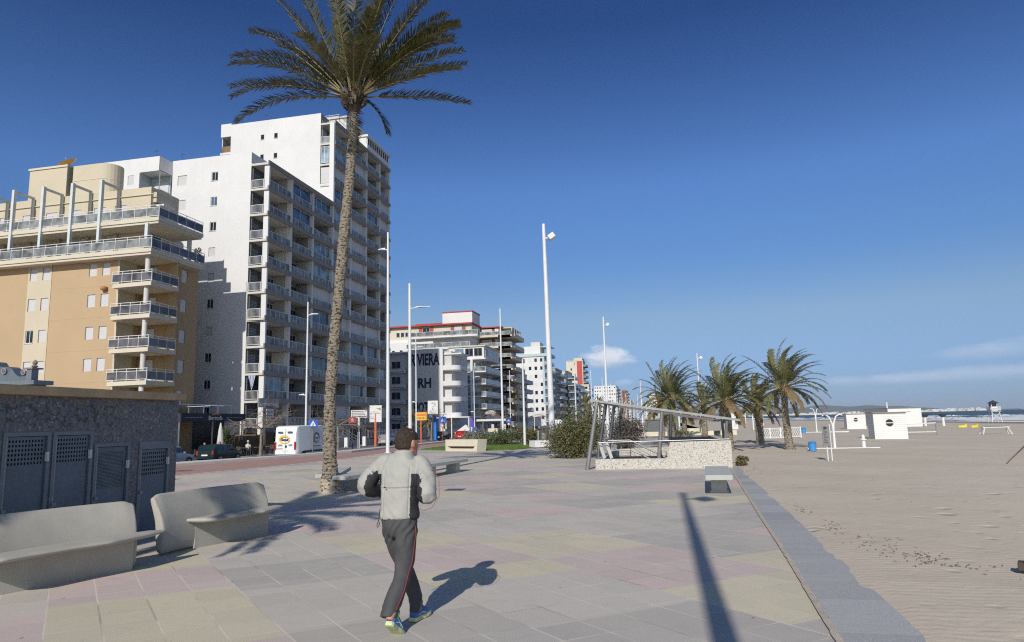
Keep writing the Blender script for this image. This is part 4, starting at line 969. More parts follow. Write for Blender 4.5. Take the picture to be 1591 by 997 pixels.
for i, (a0, a1, z0, z1) in enumerate(DO):
    e = MB(); t = .055
    for (p, q, r, s_) in [(a0, a0+t, z0, z1), (a1-t, a1, z0, z1), (a0+t, a1-t, z1-t*(1 if i < 4 else 2.4), z1)]: qbox(e, fk, p, q, r, s_, -.015, .06, 'door_frame')
    dr = e.build('door_frame', K, fix=False)
    lf = MB(); b0, b1, zt = a0+t+.008, a1-t-.008, z1-t*(1 if i < 4 else 2.4)-.008
    if i == 3: hz = (b0+.04, b1-.06, .86, zt-.07)
    else: hz = (b0+.03, b1-.03, 1.30 if i < 3 else .98, zt-.03)
    nx = 12 if i != 3 else 1; nz = 6 if i != 3 else 1; ops = []
    if i == 3: ops = [hz]
    else:
        nx = 11; nz = 6; cw = (hz[1]-hz[0])/nx; ch = (hz[3]-hz[2])/nz
        for u in range(nx):
            for w_ in range(nz): ops.append((hz[0]+cw*(u+.25), hz[0]+cw*(u+.75), hz[2]+ch*(w_+.22), hz[2]+ch*(w_+.78)))
    fl_ = lambda a, z, d: fk(a, z, d+.015)
    wall_open(lf, fl_, b0, b1, z0+.03, zt, ops, .03, 'door_steel', 'dark_frame')
    qbox(lf, fk, b0, b1, z0+.03, zt, .07, .09, 'black')
    leaf = lf.build('door', dr, fix=False)
    if i == 3:
        g = MB()
        for u in range(24): a = hz[0]+(hz[1]-hz[0])*(u+.5)/24; qbox(g, fk, a-.004, a+.004, hz[2], hz[3], .02, .026, 'door_frame')
        for u in range(26): z = hz[2]+(hz[3]-hz[2])*(u+.5)/26; qbox(g, fk, hz[0], hz[1], z-.004, z+.004, .021, .027, 'door_frame')
        g.build('grille', dr, fix=False)
    g = MB(); g.tube([fk(b0-.005, z0+.1, -.01), fk(b0-.005, zt, -.01)], .010, 'steel', 6); g.rbox(fk(b0+.0, .72, -.02), .04, .06, .05, 0, 'steel'); g.build('lock_rod', dr)
    g = MB()
    for z in (z1-.35,): g.rbox(fk(b1+.01, z, -.02), .04, .035, .13, 0, 'white_metal')
    g.build('hinge', dr)

# ------------------------------------------------------------------ curved concrete benches
def curved_bench(name, L, Rr, label, loc, rz):
    """arc bench; local x forward (towards the sitter's legs), y along; concave side forward"""
    e = empty(name, loc, label, 'bench', 'curved concrete benches before the mosaic wall', rz=rz)
    N = 36; half = L/2
    def P(s_, d, z):     # s along arc, d forward
        a = s_/Rr; r = Rr-d; return (Rr-r*math.cos(a), r*math.sin(a), z)
    def ring(s_, k):
        # back shell + plinth section, leaning back above the seat, rounded top
        pts = [(.10, 0), (.10, .30), (.085, .42), (.03, .62), (-.075, .80), (-.095, .835), (-.125, .845), (-.155, .83), (-.165, .80), (-.09, .60), (-.045, .42), (-.03, .30), (-.03, 0)]
        return [P(s_, d, z*k if z > .5 else z) for d, z in pts]
    mb = MB(); rings = []
    for i in range(N+1):
        t = i/N; s_ = -half+L*t; ed = min(t, 1-t)*L; k = 1-.06*max(0, 1-ed/.08)**2 if ed < .08 else 1
        sh = .0
        rings.append(ring(s_, k))
    def inset(r, f):     # gently rounded end caps
        c = Vector((0, 0, 0)); 
        for p in r: c += Vector(p)
        c /= len(r); return [tuple(c+(Vector(p)-c)*f) if p[2] > .02 else p for p in r]
    e0 = inset(ring(-half-.03, 1), .94); e1 = inset(ring(half+.03, 1), .94)
    mb.loft([e0]+rings+[e1], 'concrete_bench'); b_ = mb.build('backrest', e, smooth=True, fix=True)
    md = b_.modifiers.new('smooth', 'SUBSURF'); md.levels = 1; md.render_levels = 1
    # seat: crescent slab with rounded lobes
    mb = MB(); rings = []; s0, s1 = -half+.22*L, half+.16*L*.9
    for i in range(N+1):
        t = i/N; s_ = s0+(s1-s0)*t; wf = .50*min(1, (t/.10)**.5 if t < .10 else 1)*min(1, ((1-t)/.35)**.7 if t > .65 else 1); wf = max(wf, .05)
        bk = .04 if s_ < half else .04+.0*(s_-half)
        bk = min(bk, wf-.02); th = .055*min(1, .35+t/.06, .35+(1-t)/.12)
        cz = .425; f = .06+wf*.86
        rings.append([P(s_, bk, cz-th), P(s_, f-.05, cz-th*.9), P(s_, f, cz-th*.35), P(s_, f+.012, cz), P(s_, f-.02, cz+th*.45), P(s_, f-.10, cz+th*.62), P(s_, (bk+f)/2, cz+th*.5), P(s_, bk, cz+th*.7)])
    mb.loft(rings, 'concrete_bench'); st = mb.build('seat', e, smooth=True)
    md = st.modifiers.new('smooth', 'SUBSURF'); md.levels = 1; md.render_levels = 1
    mb = MB(); rings = []
    for i in range(N+1):     # plinth below the seat
        t = i/N; s_ = -half+.30*L+(L*.68)*t; dd = .07*math.sin(PI*min(1, t*2.2)/2 if t < .45 else PI/2)
        rings.append([P(s_, .06, -.01), P(s_, .10+dd*.75, -.01), P(s_, .10+dd, .40), P(s_, .06, .40)])
    mb.loft(rings, 'concrete_bench'); mb.build('plinth', e, smooth=False)
    return e
# local +x must point away from the mosaic wall; the bench line runs mostly along +Y
curved_bench('curved_bench', 2.0, 4.5, 'curved concrete bench nearer the palm trunk, the one seen whole', (-6.90, 9.60, 0), R(-13))
curved_bench('curved_bench', 2.55, 5.2, 'curved concrete bench cut by the left edge of the view', (-7.24, 6.66, 0), R(-15))

# ------------------------------------------------------------------ straight slab benches
def slab_bench(pts, label, legs, w_=.62, z=.45, th=.11, group=None):
    a, c = Vector((*pts[0], 0)), Vector((*pts[1], 0)); d = (c-a); L = d.length; ang = math.atan2(d.y, d.x)
    e = empty('slab_bench', (a.x, a.y, 0), label, 'bench', group, rz=ang)
    mb = MB(); mb.box(0, L, -w_/2, w_/2, z-th, z, 'concrete_slab'); mb.build('slab', e, bevel=.008)
    for l in legs:
        mb = MB(); mb.box(l-.16, l+.16, -w_*.3, w_*.3, 0, z-th-.002, 'concrete_slab'); mb.build('leg', e, bevel=.006)
        mb = MB(); mb.box(l-.18, l+.18, -w_*.36, w_*.36, -.01, .05, 'concrete_slab'); mb.build('foot', e, bevel=.004)
    return e
slab_bench([(1.12, 16.05), (1.28, 19.0)], 'short grey slab bench on one leg beside the granite strip and the sand', [.8, 2.3], .58)
slab_bench([(-8.45, 16.9), (-7.45, 24.7)], 'long grey slab bench running behind the jogger, farther from the palm trunk', [.95, 5.3, 7.25], .66, group=None)
slab_bench([(-9.15, 17.7), (-10.2, 20.6)], 'short grey slab bench half hidden right behind the tall palm trunk', [.4, 2.6], .66)

# ------------------------------------------------------------------ cream block bench with a slot
e = empty('block_bench', (-12.62, 42.08, 0), 'cream concrete block bench with a long dark slot, before the lawn', 'bench', rz=math.atan2(-1.75, 3.1))
mb = MB(); prof = [(-1.80, 0), (1.80, 0), (1.92, .84), (-1.80, .84)]
f_ = lambda a, z, d: (a, d, z)
mb.prism(prof, f_, .55, .95, 'cream_concrete')
sl_ = (-1.62, 1.60, .22, .40); A = [(-1.8, 0), (1.8, 0), (1.92, .84), (-1.8, .84)]
hole = [(-1.35, .20), (1.38, .20), (1.60, .36), (-1.60, .36)]
def ring_wall(mb, outer, inner, fn, d, mt):
    n = len(outer)
    for i in range(n): mb.face([fn(*outer[i], d), fn(*outer[(i+1) % n], d), fn(*inner[(i+1) % n], d), fn(*inner[i], d)], mt)
ring_wall(mb, A, hole, f_, -.0, 'cream_concrete')
for i in range(4):
    p, q = hole[i], hole[(i+1) % 4]; mb.face([f_(*p, 0), f_(*q, 0), f_(*q, .55), f_(*p, .55)], 'cream_concrete')
    p, q = A[i], A[(i+1) % 4]; mb.face([f_(*p, 0), f_(*q, 0), f_(*q, .55), f_(*p, .55)], 'cream_concrete')
mb.build('body', e, fix=False); mb = MB(); mb.box(-1.3, 1.3, .3, .5, .21, .30, 'wood'); mb.build('seat', e); e.scale = (.79, .85, .88)
# white block seat and bins near the hedge end
e = empty('concrete_cube_bench', (-8.15, 45.4, 0), 'plain white concrete block seat standing on the path beside the hedge', 'bench', rz=R(38))
mb = MB(); mb.box(-.55, .55, -.45, .45, .06, .50, 'white_paint'); mb.build('block', e, bevel=.015); mb = MB(); mb.box(-.48, .48, -.38, .38, 0, .06, 'slab_grey'); mb.build('plinth', e)
e = empty('litter_bin', (-8.25, 47.6, 0), 'grey cylindrical litter bin on a post behind the white block seat', 'litter bin')
mb = MB(); mb.lathe([(.24, .28), (.25, .95), (.20, .98)], (0, 0, 0), 'steel', 18); mb.build('drum', e); mb = MB(); mb.box(-.42, -.30, -.08, .08, 0, 1.12, 'slab_grey'); mb.build('post', e)

# ------------------------------------------------------------------ underpass stairwell with leaning steel frame
U = empty('stairwell', (0, 28, 0), 'underpass stairwell with white broken-tile parapet and leaning steel frame', 'stairwell', world=True)
mb = MB(); fp = lambda a, z, d: (a, 24.70+d, z)
mb.prism([(-2.45, -.02), (2.20, -.02), (2.20, .93), (.16, .90), (.04, .35), (-2.45, .35)], fp, 0, .26, 'terrazzo')
mb.prism([(24.98, -.02), (33, -.02), (33, .90), (24.98, .93)], lambda a, z, d: (2.2-d, a, z), 0, .25, 'terrazzo')
mb.prism([(24.98, -.02), (33, -.02), (33, .35), (24.98, .35)], lambda a, z, d: (-2.45+d, a, z), 0, .25, 'terrazzo')
mb.prism([(-2.2, -.02), (1.95, -.02), (1.95, .50), (-2.2, .35)], lambda a, z, d: (a, 33-d, z), 0, .25, 'terrazzo'); mb.build('parapet', U)
mb = MB(); mb.box(-2.18, 1.93, 25.0, 32.7, .015, .03, 'shade_dark')  # flat near-black sheet stands in for the shade down the stairwell
for i in range(8): mb.box(.3+i*.2-1.2, .5+i*.2-1.2, 25.1, 26.6, .03, .30-.03*i, 'steel_dark')
mb.build('stairs', U); 
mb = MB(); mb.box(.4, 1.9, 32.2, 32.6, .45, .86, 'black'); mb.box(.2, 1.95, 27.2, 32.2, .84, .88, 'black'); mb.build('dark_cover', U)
posts = [((-2.74, 24.62, 0), (-2.30, 24.72, 2.38), .075), ((-.24, 24.83, .35), (-.05, 24.78, 1.95), .07), ((-2.66, 27.4, .0), (-2.22, 27.6, 2.38), .07), ((-2.55, 31.4, .0), (-2.16, 31.4, 2.36), .075), ((-2.30, 34.4, .0), (-1.98, 34.2, 2.30), .075),
         ((.20, 33.1, .0), (.34, 33.0, 1.92), .085), ((2.02, 24.83, .92), (2.12, 24.75, 1.58), .05)]
for a, c, r in posts: mb = MB(); mb.tube([a, c], r, 'steel' if a[1] < 25 else 'steel_dark', 14); mb.build('post', U, smooth=False)
mb = MB(); mb.bar((-2.55, 24.75, 2.44), (2.55, 24.75, 1.60), .10, .075, 'steel'); mb.build('beam', U)
mb = MB(); mb.bar((-2.3, 33.3, 2.40), (2.5, 33.3, 1.55), .10, .10, 'steel_dark'); mb.build('beam', U)
mb = MB(); mb.bar((-2.28, 24.75, 2.40), (-2.1, 34.3, 2.36), .08, .10, 'steel'); mb.build('beam', U)
mb = MB(); mb.bar((2.25, 24.75, 1.62), (2.25, 33.3, 1.56), .08, .08, 'steel'); mb.build('beam', U)
mb = MB(); mb.prism([(24.85, .92), (25.9, .90), (26.1, 1.60), (24.95, 1.60)], lambda a, z, d: (2.02+d, a, z), 0, .05, 'steel_dark'); mb.build('side_panel', U)
mb = MB(); mb.tube([(-2.33, 24.75, .93), (2.16, 24.75, .97)], .019, 'steel', 10)
mb.tube([(-2.33, 24.75, .34), (-2.33, 24.75, .93)], .03, 'steel', 8); mb.build('handrail', U)
def rail_run(y, x0=-2.05, xk=-1.25, x1=.05):
    mb = MB(); T_ = 'steel'
    mb.tube([(x0, y, .97), (xk, y, .97), (x1, y, .30)], .024, T_, 8); mb.tube([(x0, y, .62), (xk, y, .62), (x1-.45, y, .22)], .020, T_, 8)
    for z in (.86, .76, .52, .42): mb.tube([(x0, y, z), (xk, y, z), (xk+1.15*(z-.25)/.7, y, .22)], .006, 'steel_dark', 5)
    for x in (x0, xk, xk+.0): mb.tube([(x, y, .05), (x, y, .97)], .014, T_, 6)
    mb.tube([(-.15, y, .1), (-.15, y, .55), (.02, y, .55), (.02, y, .1)], .014, T_, 6)
    mb.build('stair_railing', U)
rail_run(25.6)
mb = MB()
for z in (.9, .72, .54, .36): mb.tube([(-2.2, 32.95, z), (2.0, 32.95, z)], .016, 'steel_dark', 6)
mb.build('stair_railing', U)
for x in (-2.3, -2.05): mb = MB(); mb.bar((x, 24.95, .9), (x+.15, 25.05, .36), .03, .12, 'slab_pale'); mb.build('bracket', U)

# ------------------------------------------------------------------ lamp posts
def mast(x, y, z0, H_, r0, label, floods=1, lean=0, arm=None, group='white promenade masts', ty=0, tapered=.5, side=1):
    e = empty('light_mast', (x, y, z0), label, 'light mast', group)
    mb = MB(); mb.tube([(0, 0, 0), (lean*.5, ty*.5, H_*.5), (lean, ty, H_)], [r0, r0*(1+tapered)/2, r0*tapered], 'white_metal', 14); mb.tube([(0, 0, 0), (0, 0, .03)], r0*1.8, 'white_metal', 12); mb.build('pole', e, smooth=False)
    if floods:
        h = H_*.935; mb = MB(); mb.bar((lean*h/H_, 0, h), (lean*h/H_+.35*side, 0, h), .06, .06, 'white_metal'); mb.build('arm', e)
        mb = MB(); c = (lean*h/H_+.42*side, -.05, h+.05); mb.rbox(c, .38, .42, .30, R(10), 'white_metal', ('Y', R(-35*side))); l = mb.build('floodlight', e, bevel=.04)
        mb = MB(); mb.rbox((c[0]+.05*side, c[1]+.05, c[2]-.12), .32, .34, .04, R(10), 'lamp_clear', ('Y', R(-35*side))); mb.build('lens', l)
    if arm:
        for (h, dx_, w_) in arm:
            mb = MB(); mb.tube([(0, 0, h), (dx_*.35, 0, h+.06)], .04, 'white_metal', 6); mb.loft([[(dx_*.3+dx_*.7*t, q*w_*math.sin(PI*min(1, .12+t*.88)), h+.07+zz*(.09-.05*t)) for q, zz in ((-1, 0), (-.6, 1), (.6, 1), (1, 0), (.5, -.6), (-.5, -.6))] for t in (0, .2, .5, .8, 1)], 'white_metal'); mb.build('lamp_head', e)
    return e
mast(-5.8, 36.2, 0, 12.5, .175, 'tall white mast with one floodlight beside the large green bush', lean=-.1)
mast(-5.75, 73, 0, 12.6, .15, 'white floodlight mast whose top crosses the small white cloud')
mast(4.5, 88, -.02, 9.7, .12, 'white floodlight mast on the beach side between two wind-blown palms')
mast(-5.9, 197, 0, 12.5, .19, 'distant white mast seen above the dark beam of the stairwell frame', floods=0)
mast(.40, -3.3, 0, 12.3, .15, 'tall white floodlight mast standing behind the camera, its long shadow on the paving', lean=-.28, side=1, tapered=.45)
mast(-17.25, 41.4, 0, 14.4, .125, 'tall white mast at the red lane, directly left of the jogger\'s head', floods=0, arm=[(13.2, -.7, .08)])
mast(-21.75, 57.2, 0, 14.3, .17, 'thick white mast with one street lamp head rising behind the jogger\'s head', floods=0, arm=[(12.0, 1.9, .16)], tapered=.62)
mast(-17.4, 74.2, 0, 14.4, .14, 'tall plain white mast in front of the brown brick tower', floods=0)
mast(-17.4, 107.5, 0, 14.4, .15, 'tall plain white mast before the block with the pale blue band', floods=0)
mast(-17.4, 140, 0, 14.4, .16, 'tall plain white mast left of the red panelled high-rise', floods=0, arm=[(13, -1.2, .1)])
mast(-17.4, 173, 0, 14.4, .15, 'plain white mast in front of the red panel of the high-rise', floods=0, arm=[(12, -1.2, .1)])
mast(-10.0, 49.6, 0, 6.35, .10, 'short plain white pole at the end of the lawn', floods=0, group=None)
for i, (y, h, t_) in enumerate([(54, 12.6, 'behind the white van, with two small lamp heads'), (81, 12.6, 'rising beside the yellow sign'), (108, 10.4, 'before the stacked white balconies'), (135, 12.2, 'before the brown brick tower\'s lower balconies'), (161, 12.5, 'at the right edge of the brown brick tower')]):
    e = mast(-30, y, RZ, h+.8, .10, 'slim white street lamp '+t_, floods=0, arm=[(h+.8-1.2, 1.0, .10), (h*.42, -.7, .06)], group='slim white street lamps along the road', tapered=.6)
for i, y in enumerate([206, 239, 272, 305, 338, 380, 430]):
    mast(-17.4+.0, y, 0, 14.4, .16, 'slender distant white mast in the long row down the promenade', floods=0, group='distant row of white masts')
for i, y in enumerate([118, 137, 156, 177, 201, 228, 258, 290, 325, 362, 405]):
    mast(-9.5, y, 0, 6.2, .11, 'short distant white pole among the row along the promenade path', floods=0, group='distant short white poles')
for i, y in enumerate([130, 152, 176, 204, 236, 270]):
    mast(-4.6+.2*i, y, 0, 6.2, .11, 'short distant white pole seen through the stairwell frame', floods=0, group='short white poles seen through the frame')

# ------------------------------------------------------------------ palms
def frond(mb, base, az_, el_, L, droop, wind, rg, n=46, ll=.42, lw=.022, mt='frond', twist=0, rr=.022, vee=.55, stiff=.65):
    """one feather: rachis with leaflet pairs; wind pushes the tip along +X"""
    d = Vector((math.cos(az_)*math.cos(el_), math.sin(az_)*math.cos(el_), math.sin(el_))); p = Vector(base); pts = [p.copy()]; ds = [d.copy()]; seg = 14
    for i in range(seg):
        t = (i+1)/seg; f = droop*(t**1.3)/seg*2.0
        d = (d+Vector((wind[0]*t/seg*2, wind[1]*t/seg*2, -f+wind[2]*t/seg*2))).normalized(); p = p+d*(L/seg); pts.append(p.copy()); ds.append(d.copy())
    mb.tube(pts, [rr*(1-.85*i/seg)+.003 for i in range(seg+1)], 'rachis', 5, cap=False)
    for i in range(n):
        t = .16+.84*(i+rg.random()*.6)/n; k = t*seg; j = min(seg-1, int(k)); f = k-j; q = pts[j].lerp(pts[j+1], f); dd = ds[j].lerp(ds[j+1], f).normalized()
        s_ = dd.cross(Vector((0, 0, 1)));
        if s_.length < .05: s_ = Vector((math.sin(az_), -math.cos(az_), 0))
        s_.normalize(); u = s_.cross(dd).normalized(); ln = ll*math.sin(PI*min(1, .13+t*.80))**.6*rg.uniform(.82, 1.15)
        for sd in (-1, 1):
            a = rg.uniform(.45, .85); v = (dd*stiff*rg.uniform(.9, 1.4)+s_*sd*a+u*(vee*rg.uniform(.3, 1.2))+Vector(wind)*.55*rg.uniform(.4, 1.2)+Vector((0, 0, -.18*droop))).normalized()
            w_ = v.cross(u); w_ = w_.normalized()*lw*rg.uniform(.75, 1.25) if w_.length > 1e-4 else s_*lw
            m_ = q+v*ln*.5; e_ = q+v*ln+Vector((wind[0]*.15, 0, -.06-.05*droop))*ln
            mb.mesh([q-w_*.4, q+w_*.4, m_+w_, m_-w_, e_], [(0, 1, 2, 3), (3, 2, 4)], mt)
def palm(label, base, path, radii, crown, root=0, group=None, name='palm_tree'):
    e = empty(name, base, label, 'palm tree', group, world=True)
    pts = []; rs = []; N = max(30, int(path[-1][2]*20))
    def interp(z):
        for i in range(len(path)-1):
            if path[i][2] <= z <= path[i+1][2]: t = (z-path[i][2])/(path[i+1][2]-path[i][2]); return Vector(path[i]).lerp(Vector(path[i+1]), t), radii[i]+(radii[i+1]-radii[i])*t
        return Vector(path[-1]), radii[-1]
    vs = []; n = 20; z0, z1 = path[0][2], path[-1][2]
    for i in range(N+1):
        z = z0+(z1-z0)*i/N; c, r = interp(z)
        for k in range(n):
            a = 2*PI*k/n; rr = r*(1+.028*((i % 2)*2-1)+.13*mnoise.noise(Vector((math.cos(a)*2.6, math.sin(a)*2.6, z*9+base[0]))))
            vs.append((c.x+rr*math.cos(a), c.y+rr*math.sin(a), z))
    mb = MB(); fs = [(i*n+k, i*n+(k+1) % n, (i+1)*n+(k+1) % n, (i+1)*n+k) for i in range(N) for k in range(n)]; 
    nr = int(N*root/(z1-z0)) if root else 0
    if nr: mb.mesh(vs[:(nr+1)*n], [f for f in fs if max(f) < (nr+1)*n], 'palm_root'); off = nr*n; mb.mesh(vs[off:], [tuple(i-off for i in f) for f in fs if min(f) >= off], 'palm_trunk')
    else: mb.mesh(vs, fs, 'palm_trunk')
    mb.build('trunk', e, fix=False)
    crown(e, Vector(path[-1]))
    return e
def crown_main(e, c):
    rg = random.Random(8); mb = MB()
    # fibrous boot below the fronds
    bt = MB(); bt.lathe([(.14, -.42), (.20, -.28), (.27, -.05), (.27, .12), (.19, .28), (.08, .4)], c, 'wood_dark', 16)
    for i in range(90):
        a = rg.uniform(0, 2*PI); z = rg.uniform(-.32, .2); r = .24+.06*rg.random(); p = c+Vector((r*math.cos(a), r*math.sin(a), z)); q = p+Vector((math.cos(a)*.10, math.sin(a)*.10, .16)); bt.bar(p, q, .055, .03, 'bark' if rg.random() < .3 else 'wood_dark')
    bt.build('crown_base', e)
    S_ = []      # (azimuth deg in world, elevation deg, length, droop)
    # screen-matched silhouette fronds: azimuth 0 = +X; the camera looks along about 115 deg
    S_ += [(196, 50, 3.6, 1.05), (206, 32, 3.4, .95), (222, 18, 3.3, .85), (190, 17, 3.55, .50), (200, 14, 3.3, .90), (188, 8, 3.5, .95)]
    S_ += [(12, 62, 3.6, .55), (4, 42, 3.5, .45), (18, 26, 3.3, .35), (-8, 20, 3.4, .45), (350, 8, 3.3, .35), (20, 4, 3.2, .30), (352, -35, 1.6, 1.9)]
    for i in range(20): S_.append((i*137.5 % 360, 72-(i % 5)*7, rg.uniform(3.3, 3.9), rg.uniform(.25, .6)))
    for i in range(12): S_.append((i*137.5*1.3 % 360, rg.uniform(30, 50), rg.uniform(3.2, 3.6), rg.uniform(.5, .9)))
    for i in range(5): S_.append((rg.choice([60, 90, 120, 150, 260, 290, 310])+rg.uniform(-12, 12), rg.uniform(5, 24), rg.uniform(2.8, 3.3), rg.uniform(.5, .9)))
    for a, el_, L, dr in S_:
        frond(mb, c+Vector((math.cos(R(a))*.16, math.sin(R(a))*.16, .05)), R(a), R(el_), L, dr, (.06, 0, 0), rg, n=78, ll=.43, lw=.020, rr=.024)
    mb.build('crown', e, fix=False)
palm('very tall date palm with flared pale root, rising out of the top of the view', (-8.7, 17.1, 0),
     [(-8.70, 17.08, -.03), (-8.72, 17.08, .12), (-8.76, 17.09, .35), (-8.78, 17.1, .8), (-8.80, 17.1, 1.6), (-8.79, 17.1, 2.6), (-8.74, 17.15, 3.83), (-8.63, 17.2, 5.2), (-8.50, 17.2, 6.93), (-8.33, 17.2, 8.63), (-8.23, 17.2, 10.4), (-8.22, 17.2, 11.05)],
     [.34, .29, .235, .185, .16, .150, .147, .147, .145, .135, .122, .118], crown_main, root=.42)
def crown_behind(e, c):
    rg = random.Random(14); mb = MB()
    for i in range(44): frond(mb, c, i*2.4, R(68-(i % 9)*11), rg.uniform(2.6, 3.1), .7+.1*(i % 4), (.06, 0, 0), rg, n=50, ll=.42, lw=.03)
    for a, el_, L in ((-20, -30, 3.0), (-62, -45, 2.7), (10, -38, 2.6), (-95, -40, 2.8), (-40, -62, 2.4)): frond(mb, c, R(a), R(el_), L, 1.0, (.05, 0, 0), rg, n=50, ll=.36, lw=.03)
    mb.build('crown', e, fix=False)
palm('tall palm standing behind the camera whose frond shadows cross the curved benches', (-8.3, .1, 0), [(-8.3, .1, -.03), (-8.3, .1, .5), (-8.28, .1, 4), (-8.25, .1, 7.7)], [.34, .24, .19, .15], crown_behind)
def crown_wind(seed, L, nf, lean=1.0):
    def f(e, c):
        rg = random.Random(seed); mb = MB(); bt = MB(); bt.lathe([(.14, -.45), (.22, -.2), (.25, .05), (.12, .3)], c, 'bark', 12); bt.build('crown_base', e)
        for i in range(nf):
            t = i/nf; a = i*2.399; el_ = R(86-112*t**1.1); wd = (1.25 if math.cos(a) > -.2 else .95)*lean*max(.12, 1-1.3*t)
            # leeward fronds stream out, windward ones bend back over the crown
            frond(mb, c+Vector((math.cos(a)*.12, math.sin(a)*.12, .1)), a, el_, L*rg.uniform(.85, 1.1)*(1-.12*t), .55+1.35*t*(.8+.4*rg.random()), (wd, .12, 0), rg, n=60, ll=.34, lw=.018, mt='frond_wind' if t < .72 else ('frond_dry' if rg.random() < .6 else 'frond_wind'), rr=.022, vee=.25)
        mb.build('crown', e, fix=False)
    return f
G_ = 'wind-blown palms on the beach edge'
palm('wind-blown palm nearest the white lattice fence, rightmost of the beach palms', (6.15, 37.98, gz(6.15)), [(6.3, 38, gz(6.15)-.05), (6.24, 38, .4), (6.18, 38, 1.8), (6.22, 38, 3.05)], [.27, .20, .17, .15], crown_wind(31, 2.6, 48), group=G_)
palm('wind-blown palm growing just behind the right end of the stairwell parapet', (3.15, 36.7, 0), [(3.15, 36.7, -.05), (3.18, 36.7, 1), (3.19, 36.7, 2.45)], [.25, .20, .18], crown_wind(32, 2.4, 48, 1.1), group=G_)
palm('wind-blown palm behind the middle of the stairwell frame, leftmost of the beach palms', (.45, 46.8, 0), [(.45, 46.8, -.05), (.5, 46.8, 1.5), (.52, 46.85, 2.9)], [.30, .25, .24], crown_wind(33, 2.85, 62, .9), group=G_)
palm('smaller ragged palm half hidden between the two right-hand beach palms', (5.9, 46.2, gz(5.9)), [(5.9, 46.2, gz(5.9)-.05), (5.9, 46.2, 1.2), (5.85, 46.2, 2.3)], [.27, .23, .2], crown_wind(34, 2.2, 40, .7), group=G_)
for i, (x, y, h, lb) in enumerate([(3.1, 57, 2.6, 'palm with a bare trunk seen between the two nearer beach palms'), (-.2, 62, 2.3, 'slim palm behind the leftmost beach palm'), (1.8, 66, 2.2, 'distant small palm low behind the stairwell frame'), (-13, 118, 4.5, 'distant palm in the row beyond the hedge'), (-13.5, 150, 5, 'distant palm farther along the row beyond the hedge')]):
    palm(lb, (x, y, gz(x)), [(x, y, gz(x)-.05), (x+.05, y, h*.5), (x+.1, y, h)], [.26, .22, .19], crown_wind(40+i, 2.2, 26, .6), group='smaller palms farther off')
palm('tall thin-crowned palm on the street side beside the dark hotel shade', (-36.8, 172, GB), [(-36.8, 172, GB-.05), (-36.8, 172, 5), (-36.7, 172, 8.5)], [.3, .24, .2], crown_wind(51, 2.6, 30, .2))
for i, (x, y) in enumerate([(-38.5, 102), (-37.8, 108)]):
    palm('low dark fan of palm leaves before the hotel, '+('nearer' if i == 0 else 'farther')+' of two', (x, y, GB), [(x, y, GB-.05), (x, y, .8), (x, y, 1.9)], [.3, .28, .25], crown_wind(60+i, 2.4, 30, 0), group='low palms before the hotel')

# ------------------------------------------------------------------ bushes and hedges
def bush(label, c, r, n, s_, mts, seed, group=None, name='bush', clumps=16, cat='bush', base=None):
    rg = random.Random(seed); e = empty(name, (c[0], c[1], c[2]), label, cat, group, world=True); mb = MB(); st = MB()
    cl = []
    for i in range(clumps):
        u = Vector((rg.gauss(0, 1), rg.gauss(0, 1), abs(rg.gauss(0, .8)))); u.normalize(); k = rg.uniform(.35, .82)
        cl.append((Vector((c[0]+u.x*r[0]*k, c[1]+u.y*r[1]*k, c[2]+r[2]*(.18+.80*u.z*k+.1))), rg.uniform(.28, .48)))
    for i in range(n):
        q, k = rg.choice(cl); u = Vector((rg.gauss(0, 1), rg.gauss(0, 1), rg.gauss(0, 1))).normalized()*rg.random()**.35
        p = q+Vector((u.x*r[0]*k, u.y*r[1]*k, u.z*r[2]*k*.9)); p.z = max(p.z, c[2]+.02)
        a = (u*.6+Vector((rg.uniform(-1, 1), rg.uniform(-1, 1), rg.uniform(-.6, 1)))).normalized(); b_ = a.cross(Vector((rg.uniform(-1, 1), rg.uniform(-1, 1), rg.uniform(-1, 1)))).normalized(); z = s_*rg.uniform(.5, 1.4)
        mb.face([p-a*z, p+b_*z*.38, p+a*z, p-b_*z*.38], rg.choice(mts))
    for q, k in cl:
        m_ = (q+Vector((c[0], c[1], c[2])))/2+Vector((rg.uniform(-.1, .1), rg.uniform(-.1, .1), .1)); st.tube([(c[0]+rg.uniform(-.3, .3)*r[0], c[1]+rg.uniform(-.3, .3)*r[1], c[2]-.02), m_, q, q+Vector((rg.uniform(-.2, .2), rg.uniform(-.2, .2), .3))*r[2]*.4], [.035, .025, .015, .006], 'twig', 5)
    st.build('stems', e); mb.build('foliage', e, fix=False); return e
bush('large rounded olive-green bush left of the stairwell', (-4.15, 32.6, 0), (1.42, 1.4, 2.25), 15000, .055, ['leaf_olive', 'leaf_olive', 'leaf_hedge', 'leaf_brown'], 71, clumps=34)
bush('dark purplish bush seen through the stairwell frame', (-2.2, 38.0, 0), (1.35, 1.3, 2.05), 8000, .055, ['leaf_purple', 'leaf_purple', 'leaf_olive', 'black'], 72, clumps=22)
